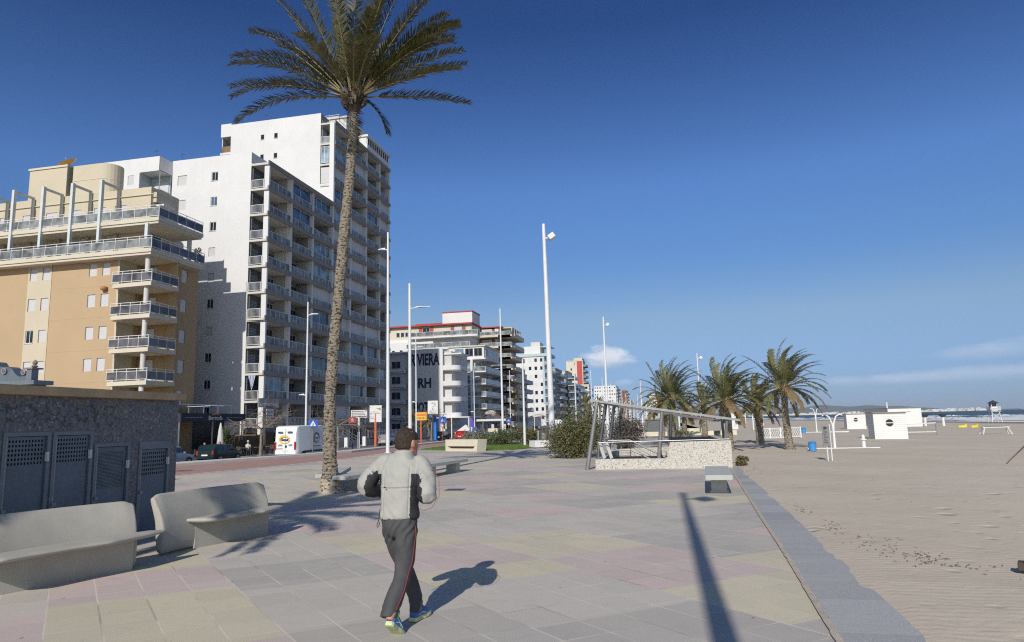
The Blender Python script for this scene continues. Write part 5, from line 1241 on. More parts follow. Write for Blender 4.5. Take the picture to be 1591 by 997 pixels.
for i, (x, y, rx, rz_, mt, lb) in enumerate([(-14.9, 54.5, 2.0, 1.15, ['leaf_grey'], 'grey-green rounded shrub at the left end of the hedge'), (-12.6, 53, 1.7, 1.15, ['leaf_hedge', 'leaf_olive'], 'bright green shrub next to the grey-green one in the hedge'),
        (-11.0, 54, 1.9, 1.25, ['leaf_hedge', 'leaf_brown'], 'green and brown shrub in the middle of the hedge'), (-9.7, 56, 1.9, 1.1, ['leaf_brown', 'leaf_brown', 'leaf_olive'], 'brownish dry shrub behind the short white pole'), (-8.2, 58, 1.6, 1.1, ['leaf_grey', 'leaf_hedge'], 'grey-green shrub behind the litter bin'), (-6.7, 52, 1.3, 1.35, ['leaf_hedge', 'leaf_olive', 'leaf_grey'], 'green shrub touching the large olive bush')]):
    bush(lb, (x, y, 0), (rx, 1.4, rz_), 3200, .075, mt, 80+i, group='shrubs of the hedge behind the lawn', clumps=16)
for i, (x, y, s_, lb) in enumerate([(2.6, 25.6, .35, 'small dry grass tuft at the right corner of the stairwell'), (1.2, 56, .9, 'small green shrub at the foot of the leftmost beach palm'), (-.4, 34.9, .4, 'low weed patch behind the stairwell'), (1.3, 70, 1.3, 'leafy shrub farther behind the stairwell frame')]):
    bush(lb, (x, y, gz(x)), (s_, s_, s_*.9), 900, .05, ['leaf_brown', 'leaf_olive'] if i != 1 else ['leaf_hedge', 'leaf_olive'], 90+i, clumps=8)
def bare_tree(label, x, y, z, H_, W_, seed, group='bare trees on the street pavement', droop=.12):
    rg = random.Random(seed); e = empty('bare_tree', (x, y, z), label, 'tree', group, world=True); mb = MB(); tr = MB()
    th = H_*.55; top_ = Vector((x+rg.uniform(-.1, .1), y, z+th)); tr.tube([(x, y, z-.02), (x+.03, y, z+th*.5), top_], [.12, .10, .09], 'bark_grey', 8); tr.build('trunk', e)
    def grow(p, d, L, r, lv):
        q = p; pts = [p]; 
        for i in range(3): d = (d+Vector((rg.uniform(-.25, .25), rg.uniform(-.25, .25), rg.uniform(-.18, .16)-droop*(lv > 1)))).normalized(); q = q+d*L/3; pts.append(q)
        mb.tube(pts, [r, r*.85, r*.7, r*.5], 'twig', 4, cap=False)
        if lv < 4:
            for i in range(rg.choice([2, 3, 3])):
                t = rg.uniform(.45, 1); b_ = pts[0].lerp(pts[3], t) if t < .9 else q; nd_ = (d+Vector((rg.uniform(-.8, .8), rg.uniform(-.8, .8), rg.uniform(-.35, .4)))).normalized(); grow(b_, nd_, L*rg.uniform(.6, .85), r*.55, lv+1)
    for i in range(7):
        a = i*PI*2/7+rg.uniform(-.3, .3); grow(top_, Vector((math.cos(a), math.sin(a), rg.uniform(.15, .55))).normalized(), W_*.42, .05, 0)
    mb.build('branches', e, fix=False); return e
bare_tree('bare spreading tree left of the white van', -33, 52, GB, 4.4, 4.0, 101)
bare_tree('bare spreading tree behind the tall palm trunk', -33, 66, GB, 4.6, 4.6, 102)
bare_tree('bare tree beside the square white sign and hotel wall', -35, 101, GB, 5.2, 4.0, 103)
bare_tree('bare tree before the stacked white balconies, nearer one', -35, 132, GB, 6.0, 4.6, 104)
bare_tree('bare tree before the brown brick tower', -35, 147, GB, 6.0, 4.6, 105)
bare_tree('bare tree at the shaded end of the brown brick tower', -35, 185, GB, 6.4, 5, 106)
bare_tree('farthest bare tree, near the distant white truck', -34, 208, GB, 6.4, 5, 107)

# ------------------------------------------------------------------ decorative pavilion top behind the mosaic building
e = empty('tiled_pavilion', (-20, 16.5, 0), 'old blue-grey scrolled gable with urn finials showing over the mosaic building\'s roof', 'pavilion', world=True)
mb = MB(); fv = lambda a, z, d: (a, 16+d, z); mb.prism([(-23, -.02), (-17.45, -.02), (-17.45, 3.2), (-23, 3.2)], fv, 0, .5, 'steel_dark')
cur = [(-19.9, 3.2), (-19.9, 3.5), (-19.3, 3.8), (-18.75, 3.84), (-18.62, 3.70), (-18.45, 3.68), (-18.3, 3.68), (-18.18, 3.62), (-18.05, 3.48), (-17.95, 3.40), (-17.83, 3.37), (-17.74, 3.44), (-17.68, 3.54), (-17.62, 3.2)]
mb.prism(cur, fv, .02, .35, 'door_steel'); mb.box(-23.1, -17.3, 15.95, 16.6, 3.14, 3.26, 'door_frame'); mb.build('wall', e)
for x in (-17.52, -20.4):
    mb = MB(); mb.box(x-.09, x+.09, 15.98, 16.2, 3.2, 3.58, 'door_frame'); mb.box(x-.15, x+.15, 15.94, 16.3, 3.58, 3.62, 'bark_grey'); mb.lathe([(.04, 3.62), (.09, 3.67), (.035, 3.71), (.07, 3.75), (.06, 3.81), (.01, 3.86)], (x, 16.15, 0), 'bark_grey', 12); mb.build('finial', e) if x != -19.5 else None
rs = MB()
for (x, z) in ((-18.40, 3.55), (-17.72, 3.50)): rs.tube([(x+.07*math.cos(t), 15.98, z+.07*math.sin(t)) for t in [i*PI/6 for i in range(13)]], .02, 'slab_grey', 6); rs.tube([(x+.02*math.cos(t), 15.98, z+.02*math.sin(t)) for t in [i*PI/4 for i in range(9)]], .012, 'slab_grey', 5)
rs.build('scroll', e, fix=False)
bare_tree('bare thin treetop peeping over the mosaic building\'s roof', -21.0, 22.5, 0, 3.7, 1.3, 108, group=None, droop=-.25)
# ------------------------------------------------------------------ beach furniture
def hut(label, x0, y0, w_, dp, h, rz, porthole=True, mark=False):
    e = empty('beach_hut', (x0, y0, gz(x0)), label, 'beach hut', 'white plank huts on the sand', rz=R(rz))
    mb = MB(); mb.box(0, w_, 0, dp, 0, h, 'white_render')
    z = .0
    while z < h-.05: mb.box(-.008, w_+.008, -.012, -.002, z+.01, z+.135, 'white_paint'); mb.box(-.012, -.002, 0, dp, z+.01, z+.135, 'white_paint'); z += .145
    mb.build('wall', e, fix=False)
    mb = MB(); mb.box(-.12, w_+.12, -.15, dp+.12, h, h+.05, 'slab_grey'); mb.build('roof', e)
    if porthole:
        r = .26 if not mark else .2; mb = MB(); n = 24; cx, cz = w_*.48, h*.62
        mb.mesh([(cx, -.016, cz)]+[(cx+r*math.cos(2*PI*i/n), -.016, cz+r*math.sin(2*PI*i/n)) for i in range(n)], [(0, i+1, (i+1) % n+1) for i in range(n)], 'black'); mb.box(cx-r, cx+r, -.03, -.018, cz-.03, cz+.03, 'white_paint'); mb.build('round_window', e, fix=False)
    if mark:
        mb = MB(); cx, cz = w_*.38, h*.5
        mb.mesh([(cx-.75+.16*i, -.016, cz+(.0)+.42*math.sin(PI*(i+.5)/10)*(1+.2*math.sin(i*1.7))) for i in range(10)]+[(cx+.75-.16*i, -.016, cz-.42*math.sin(PI*(i+.5)/10)) for i in range(10)], [tuple(range(20))], 'sign_green')
        mb.mesh([(cx+.5*math.cos(2*PI*i/14)*.8, -.02, cz+.05+.26*math.sin(2*PI*i/14)) for i in range(14)], [tuple(range(14))], 'yellow'); mb.box(cx-1.3, cx+1.3, -.02, -.013, h*.78, h*.81, 'sign_blue'); mb.build('painted_emblem', e, fix=False)
    return e
hut('white plank hut nearest the camera with a round window, in front of two others', 14.72, 54.0, 2.15, 1.5, 1.88, 0)
hut('small white hut with round window standing left of the nearest hut', 23.3, 97.3, 2.3, 1.4, 1.95, 0)
hut('white hut with a green and yellow painted emblem, right of the nearest hut', 32.6, 112, 4.5, 12, 2.75, 0, porthole=False, mark=True)
def simple(name, x, y, label, cat, parts, group=None, rz=0, z=None):
    e = empty(name, (x, y, gz(x) if z is None else z), label, cat, group, rz=rz)
    for pn, fn in parts: mb = MB(); fn(mb); mb.build(pn, e)
    return e
simple('litter_bin', 7.07, 36.5, 'blue plastic litter bin nearest the white shower', 'litter bin', [('drum', lambda m: m.lathe([(.22, .02), (.24, .05), (.25, .72), (.27, .74), (.27, .80), (.22, .82)], (0, 0, 0), 'bin_blue', 20)), ('lid', lambda m: m.lathe([(.24, .84), (.26, .90), (.20, .97), (.05, 1.0)], (0, 0, 0), 'bin_blue', 20)), ('opening', lambda m: m.lathe([(.205, .80), (.205, .86)], (0, 0, 0), 'black', 16))], 'blue bins on the beach')
simple('litter_bin', 14.1, 76.5, 'blue plastic litter bin farther off, beside the second shower', 'litter bin', [('drum', lambda m: m.lathe([(.30, .02), (.30, .9), (.33, .92), (.33, 1.0)], (0, 0, 0), 'bin_blue', 16)), ('lid', lambda m: m.lathe([(.30, 1.02), (.33, 1.1), (.1, 1.2)], (0, 0, 0), 'bin_blue', 16))], 'blue bins on the beach')
def shower(mb, H_=1.78): 
    mb.tube([(0, 0, 0), (0, 0, H_*.55), (-.03, 0, H_*.72), (-.16, 0, H_*.93), (-.34, 0, H_), (-.5, 0, H_-.04)], [.07, .06, .045, .04, .035, .03], 'white_paint', 10); mb.tube([(.0, 0, H_*.5), (.05, 0, H_*.74), (.17, 0, H_*.94), (.34, 0, H_), (.5, 0, H_-.04)], [.05, .045, .04, .035, .03], 'white_paint', 10)
def sheads(mb, H_=1.78):
    for s_ in (-1, 1): mb.lathe([(.03, H_-.04), (.07, H_-.10)], (s_*.52, 0, 0), 'steel', 10)
simple('beach_shower', 8.74, 39.4, 'white forked beach shower on a white duckboard beside the low tap post', 'beach shower', [('post', shower), ('shower_head', sheads)], 'beach showers')
simple('beach_shower', 15.9, 79.1, 'distant white beach shower just left of the small hut', 'beach shower', [('post', lambda m: shower(m, 2.6)), ('shower_head', lambda m: sheads(m, 2.6))], 'beach showers')
simple('tap_post', 10.12, 39.25, 'low white tap post standing at the right end of the duckboard', 'tap post', [('post', lambda m: m.lathe([(.10, 0), (.085, .42), (.15, .44), (.15, .50), (.085, .52), (.08, .66), (.04, .72)], (0, 0, 0), 'white_paint', 14))])
tag(MB().box(7.3, 10.8, 38.9, 39.55, gz(9)-.02, gz(9)+.06, 'white_paint').build('duckboard', bevel=.01), 'low white platform under the beach shower and tap post', 'platform')
tag(MB().box(14.6, 19, 78.8, 79.6, gz(17)-.02, gz(17)+.09, 'white_paint').build('duckboard', bevel=.01), 'low white platform under the distant beach shower', 'platform')
for b_ in [o for o in bpy.data.objects if o.name.startswith('litter_bin') and o.get('group') == 'blue bins on the beach']: b_.scale = (.74, .74, .48)
e = empty('information_sign', (6.0, 28.2, gz(6)), 'narrow grey information sign on two thin white legs in the sand', 'sign', rz=R(8))
mb = MB(); mb.box(-.15, .12, -.01, .01, .56, 1.33, 'steel'); mb.build('panel', e)
mb = MB()
for s_ in (-.01, .14): mb.tube([(s_, .03, -.05), (s_, .03, 1.38 if s_ > 0 else .6)], .022, 'white_metal', 8)
mb.build('leg', e); mb = MB()
for i in range(9): mb.box(-.11, -.02+.09*((i*7) % 3)/3, -.018, -.012, 1.18-i*.06, 1.20-i*.06, 'dark_frame')
mb.box(-.10, .02, -.018, -.012, 1.22, 1.29, 'navy'); mb.build('notice', e, fix=False)
e = empty('lattice_fence', (9.0, 58.7, gz(9)), 'low white lattice fence behind the rightmost beach palm', 'fence', world=True)
mb = MB(); A_ = Vector((7.3, 57.4, 0)); B_ = Vector((10.9, 60.4, 0)); f_ = lambda t, z: tuple(A_.lerp(B_, t)+Vector((0, 0, gz(9)+z)))
for z in (.06, .80): mb.bar(f_(0, z), f_(1, z), .05, .07, 'white_paint')
for i in range(5): mb.bar(f_(i/4, -.1), f_(i/4, .86), .08, .08, 'white_paint')
n = 18
for i in range(n):
    a, c = i/n, (i+1)/n
    for (z0, z1) in ((.08, .43), (.43, .78)):
        mb.bar(f_(a, z0), f_(c, z1), .025, .035, 'white_paint'); mb.bar(f_(a, z1), f_(c, z0), .03, .035, 'white_paint')
mb.build('lattice', e, fix=False)
# lifeguard tower
e = empty('lifeguard_tower', (70.6, 169.6, gz(70.6)), 'white lifeguard tower with grey pyramid roof near the water line', 'lifeguard tower', world=True)
x, y, z = 70.6, 169.6, gz(70.6); mb = MB()
for i, (sx_, sy_) in enumerate([(-1, -1), (1, -1), (-1, 1), (1, 1)]): l = MB(); l.bar((x+1.45*sx_, y+1.45*sy_, z-.1), (x+1.05*sx_, y+1.05*sy_, z+2.7), .16, .16, 'white_paint'); l.build('leg', e)
for a, c in [((-1.3, -1.3, .6), (1.1, -1.1, 2.3)), ((1.3, -1.3, .6), (-1.1, -1.1, 2.3)), ((-1.3, -1.3, .6), (-1.1, 1.1, 2.3)), ((-1.3, 1.3, .6), (1.1, 1.1, 2.3))]: mb.bar((x+a[0], y+a[1], z+a[2]), (x+c[0], y+c[1], z+c[2]), .09, .09, 'white_paint')
mb.build('brace', e); mb = MB(); mb.box(x-1.5, x+1.5, y-1.5, y+1.5, z+2.65, z+2.8, 'white_paint')
for zz in (3.05, 3.35, 3.65): mb.box(x-1.5, x+1.5, y-1.55, y-1.48, z+zz, z+zz+.16, 'white_paint'); mb.box(x-1.55, x-1.48, y-1.5, y+1.5, z+zz, z+zz+.16, 'white_paint'); mb.box(x+1.48, x+1.55, y-1.5, y+1.5, z+zz, z+zz+.16, 'white_paint')
mb.build('platform', e); mb = MB(); mb.box(x-.85, x+.85, y-.6, y+1.2, z+2.8, z+3.85, 'white_paint')
for sx_ in (-.8, .8):
    for sy_ in (-.55, 1.15): mb.box(x+sx_-.07, x+sx_+.07, y+sy_-.07, y+sy_+.07, z+3.85, z+4.75, 'white_paint')
mb.build('cabin', e); mb = MB(); mb.box(x-.74, x+.74, y-.50, y+1.1, z+3.87, z+4.7, 'glass_dark'); mb.build('cabin_window', e)
mb = MB(); q = 1.35; mb.mesh([(x-q, y-q, z+4.7), (x+q, y-q, z+4.7), (x+q, y+q, z+4.7), (x-q, y+q, z+4.7), (x, y, z+5.45)], [(0, 1, 4), (1, 2, 4), (2, 3, 4), (3, 0, 4), (3, 2, 1, 0)], 'steel_dark'); mb.build('roof', e)
# frame table, pedal boats, mushroom posts, kiosk tower
def table_(m):
    m.box(-1.6, 1.6, -.5, .5, .84, .92, 'white_paint'); m.box(-1.1, .9, -.4, .4, .92, .98, 'steel_dark')
e = simple('beach_frame', 27.4, 66.0, 'long low white wooden frame on splayed legs standing alone on the sand', 'frame', [('top', table_)]+[('leg', (lambda sx_, sy_: lambda m: m.bar((sx_*1.35, sy_*.4, .84), (sx_*1.75, sy_*.75, -.05), .10, .10, 'white_paint'))(a, b)) for a in (-1, 1) for b in (-1, 1)], rz=R(-5))
for i, (x, y, r, lb) in enumerate([(39.3, 104, 0, 'yellow beach float lying on the sand, left one'), (40.6, 103.6, 20, 'yellow beach float with raised bow, right one')]):
    simple('yellow_float', x, y, lb, 'float', [('hull', lambda m: m.loft([[(-.9+1.8*t, w_*(.38*math.sin(PI*min(1, .2+t*.75))), zz*(.42)+.45*(t**3)*(zz > 0)) for w_, zz in ((-1, 0), (-1, 1), (1, 1), (1, 0))] for t in (0, .25, .5, .75, 1)], 'yellow'))], 'yellow floats on the sand', rz=R(r))
for i, (x, y) in enumerate([(40.2, 120.1), (42.1, 118.2)]):
    simple('shade_post', x, y, 'white post with dark flat cap on the sand, '+('nearer the emblem hut' if i == 0 else 'right of the other one'), 'post', [('post', lambda m: m.lathe([(.20, -.05), (.17, 1.35)], (0, 0, 0), 'white_paint', 12)), ('cap', lambda m: m.lathe([(.75, 1.85), (.25, 1.4), (.15, 1.35)], (0, 0, 0), 'steel_dark', 14))], 'capped posts on the beach')
simple('beach_frame', 21.6, 66, 'white pipe frame standing right behind the nearest hut', 'frame', [('frame', lambda m: [m.tube([(-1.2, 0, .95), (1.3, 0, 1.0)], .05, 'white_metal', 6), m.tube([(1.3, 0, 1.0), (1.3, 0, 0)], .06, 'slab_grey', 6), m.tube([(-1.2, 0, .25), (1.3, 0, .25)], .04, 'white_metal', 6)])])
simple('beacon', 785, 2700, 'white lighthouse-like column far along the coast above the hut roofs', 'beacon', [('column', lambda m: m.lathe([(3.5, 0), (2.5, 39)], (0, 0, 0), 'white_render', 12)), ('tank', lambda m: m.lathe([(5, 0), (5, 12), (2, 17)], (-26, 0, 0), 'white_render', 16))], z=0)
for i, (x, y, h) in enumerate([(1.6, 76, 2.5), (4.6, 82, 2.3), (8.2, 90, 2.2), (12, 100, 2.4), (6.4, 112, 2.5), (10.5, 124, 2.3), (15, 136, 2.5), (20, 150, 2.4)]):
    simple('beach_post', x, y, 'thin white post among the scattered ones on the far sand behind the palms', 'post', [('post', lambda m: m.tube([(0, 0, -.1), (0, 0, h)], .09, 'white_paint', 8))], 'thin white posts on the far sand')
tag(MB().box(-4, 6.9, 70.6, 71.0, -.1, .42, 'cream_concrete').build('low_wall'), 'long low cream wall crossing behind the stairwell and palms', 'wall')
tag(MB().box(1.6, 4.4, 84, 84.5, -.1, .5, 'cream_concrete').build('low_wall'), 'short low cream wall beyond the long one', 'wall')
simple('beach_shelter', 9.3, 104, 'small white peaked shelter on the sand between two palm trunks', 'shelter', [('wall', lambda m: m.prism([(-1.1, 0), (1.1, 0), (1.1, 1.4), (0, 3.4), (-1.1, 1.4)], lambda a, z, d: (a, d, z), 0, 2, 'white_render'))])
simple('dark_kiosk', -1.5, 96, 'dark low kiosk glimpsed through the stairwell frame', 'kiosk', [('wall', lambda m: m.box(-1, 1, 0, 1.5, 0, 1.6, 'steel_dark')), ('roof', lambda m: m.box(-1.2, 1.2, -.2, 1.7, 1.6, 1.75, 'slab_grey'))])
simple('litter_bin', 4.4, 61.5, 'dark square litter bin in the sand between the palm trunks', 'litter bin', [('drum', lambda m: m.box(-.25, .25, -.25, .25, -.05, .55, 'steel_dark')), ('rim', lambda m: m.box(-.28, .28, -.28, .28, .55, .60, 'black'))])
tag(MB().tube([(11.4, 26.9, gz(11)+.03), (16.3, 36.6, gz(16)+.22), (30, 63, .9)], .018, 'brick_red', 5).build('rope', fix=False), 'thin reddish rope stretched low over the sand at the right edge', 'rope')
e = empty('driftwood_log', (3.66, 8.45, .05), 'dark weathered timber end lying on the sand at the right edge', 'log', world=True)
mb = MB(); mb.bar((3.60, 8.55, .075), (4.9, 7.9, .06), .16, .085, 'wood_dark'); mb.bar((3.66, 8.53, .13), (4.9, 7.9, .12), .17, .02, 'wood'); mb.build('timber', e, bevel=.008)

for b_ in bpy.data.objects:
    if b_.name.startswith('yellow_float'): b_.scale = (.6, .6, .6)
    if b_.name.startswith('beach_frame') and b_.location.x > 25: b_.scale = (.62, .62, .7)
    if b_.name == 'lifeguard_tower': b_.scale = (.66, .66, .88)
# ------------------------------------------------------------------ vehicles
def wheel(parent, x, y, r, w_, z=0):
    mb = MB(); n = 20; c = (x, y, z+r)
    def ringx(rr, xx): return [(xx, y+rr*math.cos(2*PI*k/n), z+r+rr*math.sin(2*PI*k/n)) for k in range(n)]
    mb.loft([ringx(r*.62, x-w_/2), ringx(r*.94, x-w_/2), ringx(r, x-w_*.3), ringx(r, x+w_*.3), ringx(r*.94, x+w_/2), ringx(r*.62, x+w_/2)], 'rubber'); t = mb.build('wheel', parent)
    mb = MB(); s_ = 1 if x > 0 else -1; mb.loft([ringx(r*.60, x+s_*w_*.42), ringx(r*.56, x+s_*w_*.52), ringx(r*.12, x+s_*w_*.46)], 'rim')
    for k in range(5):
        a = 2*PI*k/5; mb.bar((x+s_*w_*.52, y+r*.1*math.cos(a), z+r+r*.1*math.sin(a)), (x+s_*w_*.52, y+r*.55*math.cos(a), z+r+r*.55*math.sin(a)), .03, .07, 'rim')
    mb.build('rim', t)
def car(label, x, y, rz, paint, L=4.0, W_=1.70, H_=1.45, kind='hatch', z=RZ, group='parked cars along the street', cat='car', name='parked_car', plate=True):
    """local: rear at y=0, front at y=L, x across"""
    e = empty(name, (x, y, z), label, cat, group, rz=R(rz)); hw = W_/2
    if kind == 'hatch': st = [(0, .50, .84, .98), (.06, .42, .93, 1.02), (.20*1, .34, .95, 1.30), (.42, .32, .95, 1.43), (L*.42, .30, .93, 1.0*H_), (L*.60, .30, .92, .965*H_), (L*.715, .30, .91, .66*H_), (L*.74, .30, .90, .635*H_), (L*.90, .32, .80, .80), (L*.985, .38, .62, .62), (L, .42, .52, .52)]
    elif kind == 'wagon': st = [(0, .42, .92, .95), (.07, .34, .93, 1.05), (.24, .32, .94, 1.36), (.36, .30, .94, H_*.985), (L*.45, .30, .93, H_), (L*.66, .30, .92, .96*H_), (L*.75, .30, .92, .66*H_), (L*.77, .30, .90, .64*H_), (L*.92, .32, .82, .82), (L*.985, .38, .64, .64), (L, .42, .54, .54)]
    else: st = [(0, .38, 1.0, 1.2), (.06, .32, 1.15, H_*.80), (.16, .30, 1.18, H_*.97), (.4, .30, 1.2, H_), (L*.7, .30, 1.2, H_), (L*.77, .30, 1.18, H_*.97), (L*.87, .30, 1.13, 1.28), (L*.90, .30, 1.10, 1.16), (L*.965, .34, .92, .94), (L*.99, .40, .7, .72), (L, .44, .55, .57)]
    rings = []
    for (yy, zs, zb, zt) in st:
        tp = min(1, .86+.14*min(1, yy/.25), .82+.18*min(1, (L-yy)/.45)); g = zt-zb; tw = hw*tp*(1-.17*min(1, g/.5)) if kind != 'van' else hw*tp*(1-.06*min(1, g/.8))
        b_ = hw*tp*.985
        rings.append([(-b_*.93, yy, zs), (-b_, yy, zs+.12), (-b_*1.0, yy, (zs+zb)/2+.05), (-b_*.965, yy, zb), (-tw, yy, max(zb, zt-.05)), (-tw*.86, yy, zt), (0, yy, zt+.02), (tw*.86, yy, zt), (tw, yy, max(zb, zt-.05)), (b_*.965, yy, zb), (b_*1.0, yy, (zs+zb)/2+.05), (b_, yy, zs+.12), (b_*.93, yy, zs)])
    mb = MB(); mb.loft(rings, paint); b = mb.build('body', e, smooth=True)
    md = b.modifiers.new('edges', 'EDGE_SPLIT'); md.split_angle = R(34)
    def onring(k0, k1, i0, i1, t0, t1, s0, s1, off=.012):
        def pt(t, s_):
            a = Vector(rings[k0][i0]).lerp(Vector(rings[k1][i0]), t); c = Vector(rings[k0][i1]).lerp(Vector(rings[k1][i1]), t); return a.lerp(c, s_)
        p = [pt(t0, s0), pt(t1, s0), pt(t1, s1), pt(t0, s1)]; nrm = (p[1]-p[0]).cross(p[3]-p[0]).normalized(); c = sum(p, Vector())/4
        if nrm.dot(c-Vector((0, c.y if abs(c.x) > .4*hw else L/2, .6))) < 0: nrm = -nrm
        return [q+nrm*off for q in p]
    sp = {'hatch': [(3, 4, .06, .94), (4, 5, .05, .95), (5, 6, .05, .72)], 'wagon': [(3, 4, .05, .55), (3, 4, .60, .97), (4, 5, .03, .97), (5, 6, .05, .70)], 'van': [(5, 6, .2, .95), (4, 5, .2, .98), (4, 5, .2, .25)]}[kind]
    if kind == 'van': sp = [(5, 6, -.3, .85)]
    for (k0, k1, t0, t1) in sp:
        for (i0, i1) in ((3, 4), (9, 8)):
            mb = MB(); mb.face(onring(k0, k1, i0, i1, t0, t1, .12, .90), 'glass_dark'); mb.build('side_window', e, fix=False)
    kf = {'hatch': (5, 6), 'wagon': (5, 6), 'van': (5, 6)}[kind]
    mb = MB(); a = rings[kf[0]]; c = rings[kf[1]]
    if kind == 'van': a, c = rings[5], rings[6]
    v = [Vector(a[5])*.97+Vector((0, .12, 0)), Vector(a[7])*.97+Vector((0, .12, 0)), Vector(c[8])+Vector((-.05, .03, .03)), Vector(c[4])+Vector((.05, .03, .03))]
    v = [Vector((q.x, q.y+.03, q.z+.02)) for q in v]; mb.face(v, 'glass_dark'); mb.build('windscreen', e, fix=False)
    if kind != 'van':
        mb = MB(); r1, r2 = rings[1], rings[3]; zt = st[3][3]-.10; zb = st[1][2]+.06
        mb.face([(-hw*.70, .07-.012, zb), (hw*.70, .07-.012, zb), (hw*.62, .28, zt), (-hw*.62, .28, zt)], 'glass_dark'); 
        mb = MB(); y1 = st[2][0]-.02; mb.face([(-hw*.72, st[1][0]-.02, zb), (hw*.72, st[1][0]-.02, zb), (hw*.66, st[2][0]-.045+.03, st[2][3]-.03), (-hw*.66, st[2][0]-.045+.03, st[2][3]-.03)], 'glass_dark'); mb.build('rear_window', e, fix=False)
    wr = .30 if kind != 'van' else .34
    for yy in (L*.19 if kind != 'van' else L*.17, L*.80 if kind != 'van' else L*.82):
        for s_ in (-1, 1):
            mb = MB(); xx = s_*(hw+.004); mb.mesh([(xx, yy, wr)]+[(xx, yy+(wr+.06)*math.cos(PI*k/10), wr+(wr+.06)*math.sin(PI*k/10)) for k in range(11)]+[(xx, yy-(wr+.06), .22), (xx, yy+(wr+.06), .22)], [(0, k+1, k+2) for k in range(10)]+[(0, 11, 12), (0, 13, 1), (0, 12, 13)], 'black'); mb.build('wheel_arch', e, fix=False)
            wheel(e, s_*(hw-.06), yy, wr, .18)
    for s_ in (-1, 1):
        mb = MB(); h0, h1 = (.62, .95) if kind != 'van' else (.85, 1.45); xx = s_*hw*(.86)
        mb.box(min(xx, xx-s_*.13), max(xx, xx-s_*.13), -.035 if kind != 'van' else -.03, .12, h0, h1, 'lamp_red'); mb.build('taillight', e, bevel=.01)
        mb = MB(); mb.rbox((s_*hw*.68, L-.14, .70 if kind != 'van' else .85), .30, .16, .15 if kind != 'van' else .3, 0, 'lamp_clear'); mb.build('headlight', e, bevel=.02)
        mb = MB(); mb.rbox((s_*(hw+.09), L*.64 if kind != 'van' else L*.82, .98 if kind != 'van' else 1.35), .16, .10, .12 if kind != 'van' else .3, 0, paint if kind != 'van' else 'black'); mb.build('mirror', e, bevel=.02)
        mb = MB(); mb.box(s_*hw*.995-.004, s_*hw*.995+.012*s_+.004, L*.34, L*.39, .80, .83, 'steel_dark'); mb.box(s_*hw*1.0-.005, s_*hw*1.0+.005, L*.42, L*.425, .42, .92, 'black'); mb.build('door_handle', e)
    mb = MB(); mb.box(-hw*.86, hw*.86, -.05, .16, .34, .52, 'black' if kind == 'van' else paint); mb.box(-hw*.86, hw*.86, L-.16, L+.03, .34, .50, 'black' if kind == 'van' else paint); mb.build('bumper', e, bevel=.03)
    mb = MB(); mb.box(-hw*.8, hw*.8, .2, L-.2, .18, .36, 'black'); mb.build('underbody', e)
    mb = MB(); mb.box(-.26, .26, -.062 if kind != 'van' else -.04, -.03, .56 if kind != 'van' else .78, .67 if kind != 'van' else .89, 'white_paint'); mb.build('licence_plate', e)
    return e
car('silver-blue hatchback parked nearest, front end showing past the mosaic wall', -35.1, 41.7, 0, 'car_silverblue', 3.9, 1.68, 1.48)
car('dark green estate car with pale rear corner, parked beside the restaurant terrace', -35.0, 47.6, 2, 'car_green', 3.95, 1.70, 1.43, 'wagon')
V = car('white delivery van with an oval orange emblem on its rear doors', -28.3, 47.9, -1, 'car_white', 5.6, 2.05, 2.66, 'van', group=None, cat='van', name='delivery_van', z=RZ+.05)
mb = MB(); n = 40
def ell(mb, cx, cz, a, b, t, fn, mt, a0=0, a1=2*PI, tilt=0):
    pts = []
    for i in range(n+1):
        q = a0+(a1-a0)*i/n; w_ = t*(1+.5*math.sin(q-.8)); co_, si = math.cos(q), math.sin(q)
        pts.append((fn(cx+(a+w_/2)*co_, cz+(b+w_/2)*si), fn(cx+(a-w_/2)*co_, cz+(b-w_/2)*si)))
    for i in range(n): mb.face([pts[i][0], pts[i][1], pts[i+1][1], pts[i+1][0]], mt)
fr = lambda u, w_: (u, -.035, w_)
ell(mb, -.05, 1.62, .43, .27, .10, fr, 'sign_orange' if False else 'sign_yellow', .4, 2*PI+.1); mb.build('emblem_ring', V, fix=False)
text_mesh('emblem_word', 'Soul', .27, lambda u, w_, d: (-.05+u, -.036-d, 1.54+w_), 'navy', V, .004, .012, .62)
fs_ = lambda u, w_: (1.03, u, w_)
mb = MB(); ell(mb, 2.9, 1.68, .42, .36, .09, fs_, 'steel_dark'); mb.build('side_emblem_ring', V, fix=False)
text_mesh('side_emblem_word', 'Soul', .24, lambda u, w_, d: (1.032+d, 2.9+u, 1.60+w_), 'steel_dark', V, .004, .01, .5)
mb = MB(); mb.box(-.62, -.22, -.045, -.03, 2.12, 2.24, 'steel_dark'); mb.box(.20, .60, -.045, -.03, 2.12, 2.24, 'steel_dark'); mb.box(-.012, .012, -.04, -.028, .6, 2.45, 'slab_grey'); mb.box(.03, .14, -.05, -.03, 1.02, 1.2, 'black'); mb.box(-.72, -.2, -.042, -.03, .93, .965, 'steel_dark'); mb.box(-.6, -.25, -.042, -.03, 1.15, 1.27, 'slab_grey'); mb.box(.3, .6, -.042, -.03, 1.15, 1.27, 'slab_grey'); mb.box(1.028, 1.036, 2.3, 3.5, 1.02, 1.06, 'steel_dark'); mb.box(1.03, 1.05, 1.0, 4.2, .62, .74, 'black'); mb.build('rear_door_trim', V, fix=False)
car('grey hatchback seen from behind between the two left masts', -34.9, 82.3, 1, 'car_grey', 4.0, 1.72, 1.47)
car('black small car parked left of the red one beyond the jogger', -33.9, 101, 0, 'car_black', 3.9, 1.68, 1.45)
